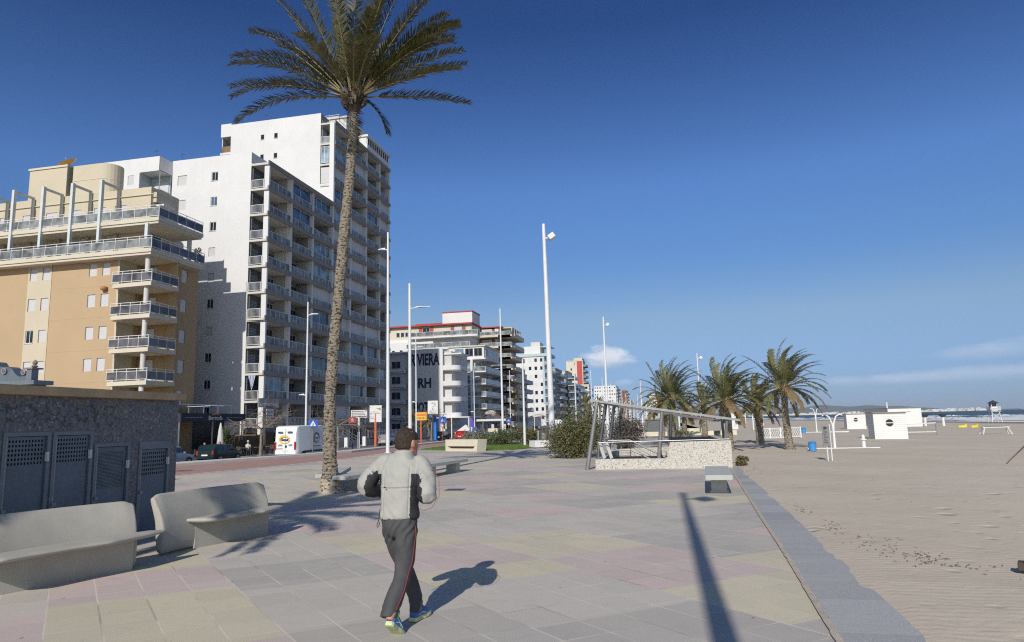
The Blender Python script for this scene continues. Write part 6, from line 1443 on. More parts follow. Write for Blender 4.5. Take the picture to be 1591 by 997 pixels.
car('red hatchback half hidden behind the cream block bench', -30.6, 101.5, 0, 'car_red', 3.9, 1.68, 1.45)
car('dark grey-blue car parked behind the red hatchback', -31.5, 112, 0, 'car_black', 4.4, 1.78, 1.55, 'wagon')
car('white box truck far down the street near the last bare tree', -29.5, 196, 0, 'car_white', 6, 2.2, 3.0, 'van', cat='truck', name='parked_truck', group=None)
car('distant dark car beside the white truck', -33, 178, 0, 'car_green', 4.1, 1.7, 1.45)

# ------------------------------------------------------------------ restaurant terrace
Q = empty('restaurant_terrace', (-39.5, 54, GB), 'restaurant terrace under a long navy awning with a lettered front', 'restaurant', world=True)
mb = MB(); mb.box(-44, -39.0, 49.8, 58.8, 3.1, 3.2, 'awning_navy'); mb.box(-39.05, -38.98, 49.8, 58.8, 2.50, 3.2, 'awning_navy'); mb.box(-44, -39.05, 49.75, 49.8, 2.5, 3.2, 'awning_navy'); mb.build('awning', Q)
text_mesh('awning_lettering', 'Barracuda', .50, lambda u, w_, d: (-38.965+d, 54.3+u, 2.64+w_), 'slab_pale', Q, .01, .012, 1.9)
mb = MB(); ell(mb, 54.3, 3.02, .55, .13, .09, lambda u, w_: (-38.96, u, w_), 'sign_orange', .2, PI-.2); mb.build('awning_emblem', Q, fix=False)
for a0, a1 in ((50.3, 52.6), (55.8, 58.4)): mb = MB(); [mb.box(-38.975, -38.965, a0+i*.19, a0+i*.19+.12, 2.80, 2.87, 'slab_grey') for i in range(int((a1-a0)/.19))]; mb.build('awning_small_text', Q, fix=False)
for y in (49.9, 54.2, 58.6): mb = MB(); mb.box(-39.25, -39.15, y-.05, y+.05, GB, 3.1, 'steel'); mb.build('post', Q)
for y in (50, 52, 54, 56, 58): mb = MB(); mb.box(-40.04, -39.96, y-.03, y+.03, 3.2, 4.0, 'white_metal'); mb.build('pergola_post', Q)
mb = MB(); mb.box(-40.05, -39.95, 49, 58.1, 3.95, 4.03, 'white_metal'); mb.box(-43, -40, 57.0, 57.1, 3.95, 4.03, 'white_metal'); mb.box(-43, -40.1, 55, 57, 3.9, 3.94, 'white_metal'); mb.build('pergola_rail', Q)
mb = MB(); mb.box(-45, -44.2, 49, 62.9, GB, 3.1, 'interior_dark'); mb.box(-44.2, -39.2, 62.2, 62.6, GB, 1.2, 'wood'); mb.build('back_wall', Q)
mb = MB(); mb.box(-38.95, -38.9, 57.6, 61.3, GB, .75, 'wood_dark'); mb.build('bar_counter', Q)
tag(MB().box(-39.3, -37.9, 47.7, 48.2, GB, 1.85, 'beige_render').build('gate_pillar', bevel=.02), 'beige rendered pillar at the near end of the restaurant terrace', 'pillar')
e = empty('closed_parasol', (-38.3, 54.1, GB), 'folded grey parasol among the terrace tables', 'parasol'); mb = MB(); mb.tube([(0, 0, 0), (0, 0, 3.1)], .03, 'steel', 8); mb.build('pole', e)
mb = MB(); mb.lathe([(.30, .9), (.26, 1.5), (.16, 2.5), (.06, 3.0)], (0, 0, 0), 'slab_pale', 10); mb.build('canopy', e)
bush('tall narrow green shrub on the restaurant terrace', (-38.6, 55.4, GB), (.45, .45, 2.6), 1500, .08, ['leaf_hedge', 'leaf_olive'], 120, clumps=12)
def cafe_table(x, y, lb):
    e = empty('cafe_table', (x, y, GB), lb, 'table', 'terrace tables of the restaurant'); mb = MB(); mb.lathe([(.38, .72), (.38, .75)], (0, 0, 0), 'wood', 16); mb.build('tabletop', e); mb = MB(); mb.tube([(0, 0, 0), (0, 0, .72)], .035, 'dark_frame', 8); mb.lathe([(.25, 0), (.2, .03)], (0, 0, 0), 'dark_frame', 12); mb.build('pedestal', e)
def cafe_chair(x, y, rz, lb):
    e = empty('cafe_chair', (x, y, GB), lb, 'chair', 'dark terrace chairs of the restaurant', rz=R(rz)); mb = MB(); mb.box(-.22, .22, -.22, .22, .43, .47, 'black'); mb.build('seat', e); mb = MB(); mb.box(-.22, .22, .18, .22, .47, .88, 'wood_dark'); mb.build('backrest', e)
    for a in (-1, 1):
        for b in (-1, 1): mb = MB(); mb.box(a*.19-.02, a*.19+.02, b*.19-.02, b*.19+.02, 0, .43, 'dark_frame'); mb.build('leg', e)
for i, (y, x) in enumerate([(51.0, -38.0), (52.7, -37.8), (56.6, -37.6), (58.2, -37.4), (59.8, -37.2)]):
    p = ['at the pillar end', 'beside the two seated guests', 'past the folded parasol', 'before the bar counter', 'farthest along the terrace'][i]
    cafe_table(x, y, 'small round terrace table '+p)
    for j, (dx_, dy_, rz) in enumerate([(0, .62, 0), (0, -.62, 180), (.62, 0, -90)]): cafe_chair(x+dx_, y+dy_, rz, 'dark terrace chair '+['on the far side', 'on the near side', 'on the street side'][j]+' of the table '+p)
S2 = empty('totem_sign', (-38.4, 61.8, GB), 'tall grey totem sign with a lettered head and white menu strips by the gable', 'sign', world=True)
mb = MB(); mb.box(-38.6, -38.4, 61.2, 62.7, GB, 4.0, 'steel_dark'); mb.build('column', S2); mb = MB(); mb.box(-38.65, -38.45, 60.2, 63.7, 3.85, 4.72, 'steel'); mb.build('head', S2)
text_mesh('head_lettering', 'BARRACUDA', .42, lambda u, w_, d: (-38.44+d, 61.95+u, 3.96+w_), 'white_paint', S2, .01, .012, 3.1); mb = MB(); ell(mb, 62.3, 4.38, .8, .24, .12, lambda u, w_: (-38.44, u, w_), 'sign_orange', .1, PI-.1); mb.build('head_emblem', S2, fix=False)
for i in range(6): z = 3.55-i*.32; mb = MB(); mb.box(-38.38, -38.35, 61.3, 62.6, z-.11, z+.11, 'white_paint'); mb.box(-38.345, -38.34, 61.45, 62.4, z-.02, z+.02, 'steel'); mb.build('menu_strip', S2)
mb = MB(); mb.box(-38.39, -38.35, 61.3, 62.6, .2, 1.45, 'wood_dark'); mb.build('poster', S2)

# ------------------------------------------------------------------ people on the terrace
def add_loft_limb(mb, pts, rs, mt, n=10): mb.tube(pts, rs, mt, n)
def seated(x, y, rz, top, lb, hair='hair'):
    e = empty('person', (x, y, GB), lb, 'person', rz=R(rz)); mb = MB()
    mb.tube([(0, 0, .44), (0, .02, .62), (0, .03, .9), (0, .02, 1.02), (0, 0, 1.1)], [.15, .155, .18, .15, .055], top, 12)
    for s_ in (-1, 1):
        mb.tube([(s_*.10, 0, .52), (s_*.12, -.42, .53), (s_*.12, -.44, .1), (s_*.12, -.56, .05)], [.09, .065, .045, .04], 'navy', 8); mb.tube([(s_*.19, .02, 1.0), (s_*.25, -.05, .75), (s_*.14, -.3, .74)], [.055, .045, .035], top, 8)
    mb.tube([(0, -.0, 1.06), (0, -.01, 1.16)], [.05, .05], 'skin', 8); mb.lathe([(.04, 1.14), (.085, 1.19), (.10, 1.27), (.085, 1.35), (.03, 1.385)], (0, -.02, 0), 'skin', 12); mb.build('body', e, smooth=True)
    mb = MB(); mb.lathe([(.10, 1.25), (.108, 1.30), (.09, 1.375), (.02, 1.41)], (0, 0, 0), hair, 12); mb.build('hair', e, smooth=True)
seated(-38.0, 51.62, 0, 'brick_red', 'seated guest in a reddish top at the pillar end of the terrace')
seated(-37.8, 53.32, 0, 'steel_dark', 'seated guest in a dark top beside the folded parasol')
seated(-37.6, 57.22, 180, 'slab_pale', 'seated guest in a pale top past the folded parasol', 'slab_pale')

# ------------------------------------------------------------------ signs along the street
def sign(name, label, x, y, z0, w_, h, zc, mt, post='steel', rz=0, extra=None, pr=.05, group=None, cat='sign', zb=GB):
    e = empty(name, (x, y, zb), label, cat, group, rz=R(rz)); mb = MB(); mb.tube([(0, 0, 0), (0, 0, zc-zb+(h/2 if pr < .08 else 0))], pr, post, 8); mb.build('post', e)
    mb = MB(); mb.box(-w_/2, w_/2, -.12, -.05, zc-zb-h/2, zc-zb+h/2, mt); b = mb.build('panel', e)
    if extra: extra(e, b, zc-zb)
    return e
def ped(e, b, z):
    mb = MB(); mb.face([(-.24, -.125, z-.20), (.24, -.125, z-.20), (0, -.125, z+.24)], 'white_paint'); mb.build('triangle', e, fix=False)
    mb = MB(); mb.tube([(.0, -.13, z+.02), (.02, -.13, z-.08), (.07, -.13, z-.17)], .018, 'black', 5); mb.tube([(.02, -.13, z-.08), (-.05, -.13, z-.17)], .016, 'black', 5); mb.tube([(-.06, -.13, z-.05), (.06, -.13, z-.01)], .013, 'black', 5); mb.lathe([(.03, 0), (.03, .02)], (0.0, -.13, z+.06), 'black', 8); mb.build('walking_figure', e, fix=False)
sign('crossing_sign', 'blue pedestrian crossing sign behind the white van', -27.2, 50.1, 0, .72, .62, 2.05, 'sign_blue', rz=25, extra=ped, group='blue pedestrian crossing signs', zb=RZ)
def ped2(e, b, z): ped(e, b, z); mb = MB(); mb.mesh([(0, -.13, z-.75)]+[(.26*math.cos(2*PI*i/16), -.13, z-.75+.26*math.sin(2*PI*i/16)) for i in range(16)], [(0, i+1, (i+1) % 16+1) for i in range(16)], 'sign_red'); mb.mesh([(0, -.135, z-.75)]+[(.19*math.cos(2*PI*i/16), -.135, z-.75+.19*math.sin(2*PI*i/16)) for i in range(16)], [(0, i+1, (i+1) % 16+1) for i in range(16)], 'white_paint'); mb.build('round_plate', e, fix=False)
sign('crossing_sign', 'blue crossing sign with a round plate below, left of the purple banner', -30, 91.5, 0, 1.0, .95, 2.3, 'sign_blue', rz=15, extra=ped2, group='blue pedestrian crossing signs', zb=RZ)
sign('crossing_sign', 'blue crossing sign on the mast in front of the brown tower', -30.2, 134, 0, 1.0, .95, 2.2, 'sign_blue', rz=12, extra=ped2, group='blue pedestrian crossing signs', zb=RZ)
def lines(e, b, z):
    mb = MB()
    for i in range(4): mb.box(-.8, .5+.07*i, -.13, -.122, z+.25-i*.19, z+.32-i*.19, 'steel_dark')
    mb.box(.6, .9, -.13, -.122, z+.3, z+.38, 'sign_red'); mb.build('lettering', e, fix=False)
sign('white_sign', 'white rectangular sign with dark lettering on a white post, left of the tall billboard', -33, 71, 0, 1.75, .85, 3.1, 'white_paint', 'white_paint', 28, lines, .13)
def redx(e, b, z): mb = MB(); mb.box(-.13, .13, -.13, -.122, z-.14, z+.14, 'white_paint'); mb.build('symbol', e, fix=False)
sign('red_sign', 'small red square sign with a white symbol on a dark post', -33, 69.4, 0, .75, .62, 2.45, 'sign_red', 'dark_frame', 28, redx, .05)
def bill(e, b, z):
    mb = MB(); mb.face([(.0, -.13, z+.62), (.6, -.13, z+.50), (.62, -.13, z+.72), (.3, -.13, z+.66)], 'sign_green'); mb.face([(.25, -.131, z+.52), (.62, -.131, z+.36), (.64, -.131, z+.50)], 'sign_orange'); mb.tube([(-.5+.11*math.cos(t), -.128, z-.0+.11*math.sin(t)) for t in [i*PI/6 for i in range(11)]], .02, 'purple', 5)
    for i in range(7): mb.box(-.3+i*.1, -.24+i*.1, -.131, -.122, z-.04, z+.06, 'steel')
    mb.build('emblem', e, fix=False)
sign('billboard', 'tall white billboard with a green swoosh on an orange-red post', -34, 77.8, 0, 1.42, 2.0, 3.2, 'white_paint', 'sign_orange', 22, bill, .15)
def yl(e, b, z):
    mb = MB(); mb.box(-.85, .85, -.14, -.10, z+.1, z+.32, 'sign_orange'); mb.build('upper_strip', e, fix=False)
    mb = MB(); [mb.box(-.7+.2*i, -.58+.2*i, -.15, -.142, z-.3, z-.15, 'brick_red') for i in range(7)]; mb.build('lettering', e, fix=False)
sign('yellow_sign', 'yellow and orange sign on an orange post before the hotel', -33, 91, 0, 1.55, 1.1, 2.9, 'sign_yellow', 'sign_orange', 20, yl, .1)
def dots(e, b, z):
    mb = MB(); q = random.Random(2); [mb.box(a, a+.14, -.13, -.122, c, c+.07, 'steel') for a, c in [(q.uniform(-.55, .4), z+q.uniform(-.7, .65)) for _ in range(26)]]; mb.build('lettering', e, fix=False)
sign('square_sign', 'large white square sign with grey marks above the street, right of the yellow sign', -34, 99, 0, 1.5, 2.0, 4.3, 'white_paint', 'steel_dark', 18, dots, .09)
tag(MB().tube([(-34.3, 101, GB), (-34.3, 101, 2.4), (-34.6, 101, 2.9), (-35.2, 101, 3.0)], [.35, .34, .34, .3], 'inflate_blue', 12).build('inflatable_tube'), 'blue inflatable tube arch beside the crossing sign', 'inflatable')
e = empty('banner', (-28, 98.2, RZ), 'tall narrow purple feather banner beyond the cream block bench', 'banner'); mb = MB(); mb.tube([(0, 0, 0), (0, 0, 3.4)], .03, 'white_metal', 6); mb.build('pole', e); mb = MB(); mb.prism([(0, .5), (.5, .55), (.55, 2.9), (.35, 3.3), (0, 3.4)], lambda a, z, d: (a, d, z), 0, .02, 'purple'); mb.build('cloth', e)
mb = MB(); mb.box(.15, .35, -.01, -.002, 1.2, 2.0, 'white_paint'); mb.build('lettering', e)
e = empty('banner', (-27.2, 97, RZ), 'blue low banner board right of the purple banner', 'banner'); mb = MB(); mb.box(0, .6, 0, .05, .3, 2.0, 'sign_blue'); mb.build('panel', e); mb = MB(); mb.box(.1, .5, -.01, -.003, .9, 1.4, 'white_paint'); mb.build('lettering', e)
# steps, railings and low white walls before the tower
e = empty('entrance_steps', (-38, 80, GB), 'white entrance terrace with slanting white railings before the tower', 'steps', world=True)
mb = MB(); mb.box(-39.6, -37.4, 68, 76, GB, .55, 'offwhite_render'); mb.box(-37.5, -37.3, 67.9, 76.1, .45, .62, 'white_paint')
for i in range(7): mb.box(-38.8, -37.4, 76+i*.35, 76.35+i*.35, GB, .45-.17*i if .45-.17*i > GB+.05 else GB+.05, 'slab_pale')
mb.build('steps', e); railing(e, fE(-37.35), 68, 76, .6, 1.15, 0, None, rails=3, bars=.25)
for x in (-37.35, -38.8):
    mb = MB()
    for h in (.35, .7, 1.05): mb.tube([(x, 76, .5+h), (x, 80.5, GB-.05+h)], .035, 'white_metal', 6); mb.tube([(x, 68, .5+h), (x, 63.6, GB-.05+h)], .035, 'white_metal', 6)
    for i in range(5): mb.tube([(x, 76+i*1.1, .5-i*.27), (x, 76+i*1.1, 1.5-i*.27)], .025, 'white_metal', 5)
    mb.build('handrail', e, fix=False)
railing(e, fE(-37.3), 83, 96, .2, 1.0, 0, None, rails=3, bars=.5)
for i, (y0, y1) in enumerate([(66.5, 70), (70.6, 74), (75, 78.5), (80, 84), (86, 90)]):
    e = empty('garden_wall', (-36.5, y0, GB), 'low grey garden wall with a white end pillar, '+['nearest of', 'second of', 'middle of', 'fourth of', 'farthest of'][i]+' the row before the tower', 'wall', 'low garden walls before the tower')
    mb = MB(); mb.box(-.1, .1, .35, y1-y0, 0, .72, 'grey_render'); mb.build('wall', e); mb = MB(); mb.box(-.2, .2, 0, .35, 0, 1.15, 'white_paint'); mb.build('pillar', e)
# hotel forecourt canopy and tents
e = empty('canopy', (-34, 112, GB), 'long flat white canopy on thin posts before the hotel balconies', 'canopy', world=True); mb = MB(); mb.box(-38.5, -32, 112, 120, 2.75, 2.95, 'white_render'); mb.build('roof', e)
for x in (-38.3, -35.2, -32.2): mb = MB(); mb.box(x-.08, x+.08, 112.1, 112.3, GB, 2.75, 'white_metal'); mb.build('post', e)
mb = MB(); mb.box(-33.5, -28, 122, 128, 2.3, 2.45, 'purple'); mb.box(-33.5, -28, 121.9, 122, 2.1, 2.45, 'white_render'); tag(mb.build('awning'), 'purple and white awning right of the purple banner', 'awning')
for i in range(5): mb = MB(); x = -32.8+i*1.1; mb.box(x, x+.5, 121.5, 121.6, RZ, 1.5, 'navy' if i % 2 else 'slab_pale'); tag(mb.build('windbreak_panel'), ['leftmost', 'second', 'middle', 'fourth', 'rightmost'][i]+' upright windbreak panel under the purple and white awning', 'panel', 'windbreak panels')
e = empty('tent', (-31.5, 108, RZ), 'small white pointed tent between the dark car and the purple banner', 'tent'); mb = MB(); mb.mesh([(-1.5, -1.5, 1.1), (1.5, -1.5, 1.1), (1.5, 1.5, 1.1), (-1.5, 1.5, 1.1), (0, 0, 2.4)], [(0, 1, 4), (1, 2, 4), (2, 3, 4), (3, 0, 4)], 'white_render'); mb.build('roof', e, fix=False)
mb = MB(); [mb.tube([(a, b, 0), (a, b, 1.15)], .04, 'white_metal', 6) for a in (-1.4, 1.4) for b in (-1.4, 1.4)]; mb.box(-1.5, 1.5, 1.4, 1.45, 0, 1.1, 'white_render'); mb.build('frame', e)
mb = MB(); mb.prism([(-.95, 0), (.95, 0), (.8, .75), (-.8, .75)], lambda a, z, d: (-27.5+a, 110+d, RZ+.9+z), 0, 1.2, 'cream_concrete'); mb.box(-28.4, -26.6, 110.1, 111.1, RZ, RZ+.9, 'cream_render'); tag(mb.build('stall'), 'small tan covered stall beyond the hedge, right of the purple banner', 'stall')
mb = MB()
for i in range(9): y = 96+i*3.2; mb.box(-27, -26.8, y, y+2.6, RZ, RZ+1.15, 'white_paint')
tag(mb.build('white_fence', fix=False), 'low white panel fence along the street beyond the hedge', 'fence')
sg = empty('wall_sign', (-36, 160, GB), 'pale oval sign above the shaded terrace of the white balcony block', 'sign', world=True); mb = MB(); mb.lathe([(.9, 0), (.9, .1)], (0, 0, 0), 'slab_pale', 20); o = mb.build('panel', sg); 
o.data.transform(Matrix.Translation((-37.5, 148.5, 3.9)) @ Matrix.Rotation(R(90), 4, 'X') @ Matrix.Diagonal((1.4, .7, 1, 1)))
mb = MB(); mb.box(-37.55, -37.45, 148.45, 148.5, GB, 3.9, 'steel'); mb.build('post', sg)
# ------------------------------------------------------------------ the jogger, seen from behind
J = empty('person', (-2.30, 5.78, 0), 'jogger seen from behind in pale jacket with black side panels and blue shoes', 'person')
def ell_ring(c, rx, ry, n=28, ax=None, ay=None):
    """ellipse ring at c in the plane of ax, ay"""
    c = Vector(c); ax = Vector(ax or (1, 0, 0)); ay = Vector(ay or (0, 1, 0))
    return [c+ax*(rx*math.cos(2*PI*k/n))+ay*(ry*math.sin(2*PI*k/n)) for k in range(n)]
def limb(mb, stations, mt, n=20):
    """stations: (centre, rx, ry); rings perpendicular to the path"""
    cs = [Vector(s[0]) for s in stations]; rings = []; ref = Vector((1, 0, 0))
    for i, (c, rx, ry) in enumerate(stations):
        d = (cs[min(i+1, len(cs)-1)]-cs[max(i-1, 0)]).normalized(); ax = (ref-d*ref.dot(d)).normalized(); ay = d.cross(ax).normalized(); ref = ax; rings.append(ell_ring(c, rx, ry, n, ax, ay))
    mb.loft(rings, mt)
def smooth_path(st, k=3):
    out = []
    for i in range(len(st)-1):
        p0, p1, p2, p3 = st[max(0, i-1)], st[i], st[i+1], st[min(len(st)-1, i+2)]
        for j in range(k):
            t = j/k
            def cr(a, b, c, d): return .5*((2*b)+(c-a)*t+(2*a-5*b+4*c-d)*t*t+(3*b-a-3*c+d)*t**3)
            out.append((tuple(cr(p0[0][q], p1[0][q], p2[0][q], p3[0][q]) for q in range(3)), cr(p0[1], p1[1], p2[1], p3[1]), cr(p0[2], p1[2], p2[2], p3[2])))
    out.append(st[-1]); return out
def fuse(o, voxel, smooth_it=3):
    md = o.modifiers.new('fuse', 'REMESH'); md.mode = 'VOXEL'; md.voxel_size = voxel; md.use_smooth_shade = True
    if smooth_it: s_ = o.modifiers.new('sm', 'SMOOTH'); s_.iterations = smooth_it; s_.factor = .5
    bpy.context.view_layer.update(); me = bpy.data.meshes.new_from_object(o.evaluated_get(bpy.context.evaluated_depsgraph_get())); me.name = o.name
    o.modifiers.clear(); old = o.data; mats = [m for m in old.materials]; o.data = me
    me.materials.clear()
    for m in mats: me.materials.append(m)
    me.polygons.foreach_set('use_smooth', [True]*len(me.polygons)); return o
# --- skeleton (metres, local; forward = +Y)
SHL, SHR = (-.178, .075, 1.400), (.178, .075, 1.385); ELL, ELR = (-.300, -.035, 1.185), (.285, -.085, 1.125); WRL, WRR = (-.20, .20, 1.12), (.20, .17, 1.10)
HPL, HPR = (-.085, 0, .90), (.085, 0, .90)
KNL, ANL = (-.03, .17, .50), (.055, .27, .10)
KNR, ANR = (.045, -.03, .48), (.02, -.27, .145)
HC_ = Vector((.025, .135, 1.560)); HY = R(-30)      # head centre and turn to the right
HR = Matrix.Translation(HC_) @ Matrix.Rotation(HY, 4, 'Z') @ Matrix.Rotation(R(-4), 4, 'X') @ Matrix.Scale(1.14, 4)
def hp(x, y, z): return HR @ Vector((x, y, z))
bm_ = MB()
# skull and jaw lofted, then nose, ears, neck
for_rings = []
for z, rx, ry, oy in [(-.118, .018, .02, .055), (-.112, .040, .045, .042), (-.090, .055, .068, .022), (-.06, .063, .082, .008), (-.02, .071, .092, 0), (.02, .075, .097, -.004), (.06, .073, .093, -.008), (.088, .060, .076, -.012), (.105, .038, .048, -.014), (.112, .012, .016, -.014)]:
    for_rings.append([hp(rx*math.cos(2*PI*k/28), oy+ry*math.sin(2*PI*k/28), z) for k in range(28)])
bm_.loft(for_rings, 'skin')
bm_.loft([[hp(.013*a*w_, .088+.004*w_+pz, z) for a, pz in ((-1, -.01), (-.5, .01*w_), (0, .022*w_), (.5, .01*w_), (1, -.01), (0, -.02))] for z, w_ in ((.028, .4), (.0, .8), (-.022, 1.3), (-.034, 1.1))], 'skin')
for s_ in (-1, 1):
    bm_.loft([[hp(s_*(.071+d), -.008+.019*math.cos(t)*k, .0+.033*math.sin(t)*k-.004) for t in [2*PI*i/12 for i in range(12)]] for d, k in ((-.01, .7), (.006, .9), (.014, 1.0), (.018, .75))], 'skin')
    bm_.loft([[hp(s_*.028+.012*math.cos(t), .086, .012+.006*math.sin(t)) for t in [2*PI*i/8 for i in range(8)]], [hp(s_*.028+.006*math.cos(t), .094, .012+.003*math.sin(t)) for t in [2*PI*i/8 for i in range(8)]]], 'skin')
bm_.loft([[hp(.022*math.cos(t), .082+d, -.060+.006*math.sin(t)) for t in [2*PI*i/10 for i in range(10)]] for d in (0, .012)], 'skin')
limb(bm_, [((0, .07, 1.36), .085, .07), ((0, .09, 1.42), .062, .060), ((.008, .105, 1.46), .060, .060), ((.015, .12, 1.52), .060, .064)], 'skin')
# torso, arms, legs under the clothes
limb(bm_, [((0, 0, .84), .12, .09), ((0, 0, .92), .135, .10), ((0, .02, 1.06), .125, .09), ((0, .05, 1.22), .145, .10), ((0, .07, 1.36), .15, .09), ((0, .08, 1.42), .08, .06)], 'skin')
for S0, E0, W0 in ((SHL, ELL, WRL), (SHR, ELR, WRR)): limb(bm_, smooth_path([(S0, .048, .048), (tuple((Vector(S0)+Vector(E0))/2), .042, .042), (E0, .037, .037), (tuple((Vector(E0)*.6+Vector(W0)*.4)), .036, .036), (W0, .026, .022)]), 'skin', 14)
for H0, K0, A0 in ((HPL, KNL, ANL), (HPR, KNR, ANR)): limb(bm_, smooth_path([(H0, .075, .08), (tuple((Vector(H0)+Vector(K0))/2), .068, .07), (K0, .052, .052), (tuple((Vector(K0)*.65+Vector(A0)*.35)), .050, .052), (A0, .034, .036)]), 'skin', 14)
# hands: palm, four unequal curled fingers and a thumb leaving the palm's side
for s_, W0 in ((-1, WRL), (1, WRR)):
    W0 = Vector(W0); inn = Vector((-s_, 0, 0)); fw = Vector((-s_*.25, 1, .15)).normalized(); dn = fw.cross(inn)*(-1 if s_ < 0 else 1); dn = Vector((0, 0, -1))
    limb(bm_, [(tuple(W0-fw*.01), .024, .02), (tuple(W0+fw*.03), .036, .018), (tuple(W0+fw*.075), .040, .017), (tuple(W0+fw*.09), .036, .014)], 'skin', 12)
    for k, ln in enumerate((.072, .080, .074, .058)):
        b0 = W0+fw*.085+Vector((0, 0, 1))*(.030-.020*k); p1 = b0+fw*ln*.45+inn*.012; p2 = p1+(fw*.25+inn*.9).normalized()*ln*.38; p3 = p2+(-fw*.7+inn*.5).normalized()*ln*.3
        bm_.tube([b0-fw*.01, p1, p2, p3], [.0095, .009, .008, .0065], 'skin', 8)
    t0 = W0+fw*.035+Vector((0, 0, .03)); bm_.tube([t0, t0+fw*.03+Vector((0, 0, .022))+inn*.01, t0+fw*.06+Vector((0, 0, .022))+inn*.03], [.012, .010, .008], 'skin', 8)
body = bm_.build('body', J); fuse(body, .0055, 2)
# eyes
for s_ in (-1, 1):
    mb = MB(); mb.lathe([(.003, -.008), (.008, -.004), (.0095, 0), (.008, .004), (.003, .008)], tuple(hp(s_*.029, .0875, .012)), 'white_paint', 10); ey = mb.build('eye', J, smooth=True)
# hair: a cap over skull, roughened
mb = MB(); rings = []
hd = [(-.052, .067, .070, -.030, 0), (-.03, .074, .088, -.016, 0), (.0, .079, .098, -.010, 0), (.03, .0815, .104, -.008, 1), (.055, .078, .100, -.010, 1), (.078, .069, .088, -.012, 1), (.096, .055, .070, -.014, 1), (.109, .036, .046, -.016, 1), (.117, .016, .02, -.016, 1), (.119, .004, .005, -.016, 1)]
for z, rx, ry, oy, full in hd:
    ring = []
    for k in range(40):
        a = 2*PI*k/40; sn = math.sin(a); y = oy+ry*sn; x = rx*math.cos(a)
        if not full and sn > -.05: y = min(y, -.005 if z < 0 else .012); x = x*.86
        elif full and sn > .3: y = min(y, .055+.5*(z-.02))
        nz = 1+.07*mnoise.noise(Vector((x*70, y*70, z*70))); ring.append(hp(x*nz, y*nz, z*(1+.03*mnoise.noise(Vector((x*50, y*50, 3))))))
    rings.append(ring)
mb.loft(rings, 'hair'); hr = mb.build('hair', J, smooth=True); s_ = hr.modifiers.new('s', 'SUBSURF'); s_.levels = s_.render_levels = 2
tx = bpy.data.textures.new('hair_tex', 'CLOUDS'); tx.noise_scale = .018; dm = hr.modifiers.new('d', 'DISPLACE'); dm.texture = tx; dm.strength = .016; dm.mid_level = .45; dm.texture_coords = 'LOCAL'
# jacket: torso + puffed sleeves fused, collar, hem
mb = MB()
limb(mb, smooth_path([((.005, -.012, .915), .170, .118), ((.004, -.008, .96), .174, .124), ((.0, .0, 1.05), .172, .124), ((0, .02, 1.16), .180, .130), ((0, .045, 1.27), .192, .134), ((0, .06, 1.34), .200, .124), ((0, .068, 1.385), .190, .108), ((.0, .075, 1.415), .150, .094), ((.004, .084, 1.437), .106, .082), ((.008, .096, 1.46), .080, .076), ((.010, .104, 1.485), .074, .074)], 4), 'jacket', 40)
for S0, E0, W0, k in ((SHL, ELL, WRL, 1.0), (SHR, ELR, WRR, 1.05)):
    S1 = tuple(Vector(S0)*.72+Vector((0, .06, 1.40))*.28); m1 = tuple((Vector(S0)+Vector(E0))/2+Vector((.012*(-1 if S0[0] < 0 else 1)*1.6, -.01, .008)))
    limb(mb, smooth_path([(S1, .055, .058), (S0, .064*k, .066*k), (m1, .076*k, .076*k), (tuple(Vector(E0)+Vector((0, 0, .015))), .080*k, .076*k), (tuple(Vector(E0)*.72+Vector(W0)*.28+Vector((0, 0, -.008))), .076*k, .070*k), (tuple(Vector(E0)*.3+Vector(W0)*.7), .060, .054), (W0, .045, .040)], 4), 'jacket', 26)
jk = mb.build('jacket', J); fuse(jk, .0075, 5)
me = jk.data
if 'jacket_black' not in [m.name for m in me.materials]: me.materials.append(MATS['jacket_black'])
nb = len(me.materials)-1
NV = [v.normal.copy() for v in me.vertices]
CO_ = []
for v, nrm in zip(me.vertices, NV):     # folds of thin cloth
    c = v.co.copy(); arm = abs(c.x) > .21 or (abs(c.x) > .17 and c.z < 1.3 and c.y > .1)
    f = mnoise.noise(Vector((c.x*8+4, c.y*8, c.z*9)))*.010+mnoise.noise(Vector((c.x*11, c.y*6, c.z*20+c.x*14)))*.007
    f -= .006*math.exp(-((abs(c.x)-.118)/.006)**2)*(1 if c.y < .02 and c.z < 1.36 else 0)
    diag = math.sin((c.z*1.0+abs(c.x-.02)*.9)*48+3*mnoise.noise(Vector((c.x*6, c.y*6, c.z*6))))
    f += diag*(.0016+.0024*mnoise.noise(c*8))*max(0, min(1, (1.22-c.z)/.15)) if not arm else math.sin((c.z*.8-c.x*(1 if c.x > 0 else -1)*1.1+c.y*.4)*60+5*mnoise.noise(c*7))*(.0022+.004*mnoise.noise(c*9))
    f += .006*math.exp(-((c.z-1.195-.02*c.x)/.012)**2)*(1 if c.y < .02 and abs(c.x) < .15 else 0)-.009*math.exp(-((c.z-1.183-.02*c.x)/.006)**2)*(1 if c.y < .02 and abs(c.x) < .15 else 0)
    CO_ += list(c+nrm*f)
me.vertices.foreach_set('co', CO_); me.update()
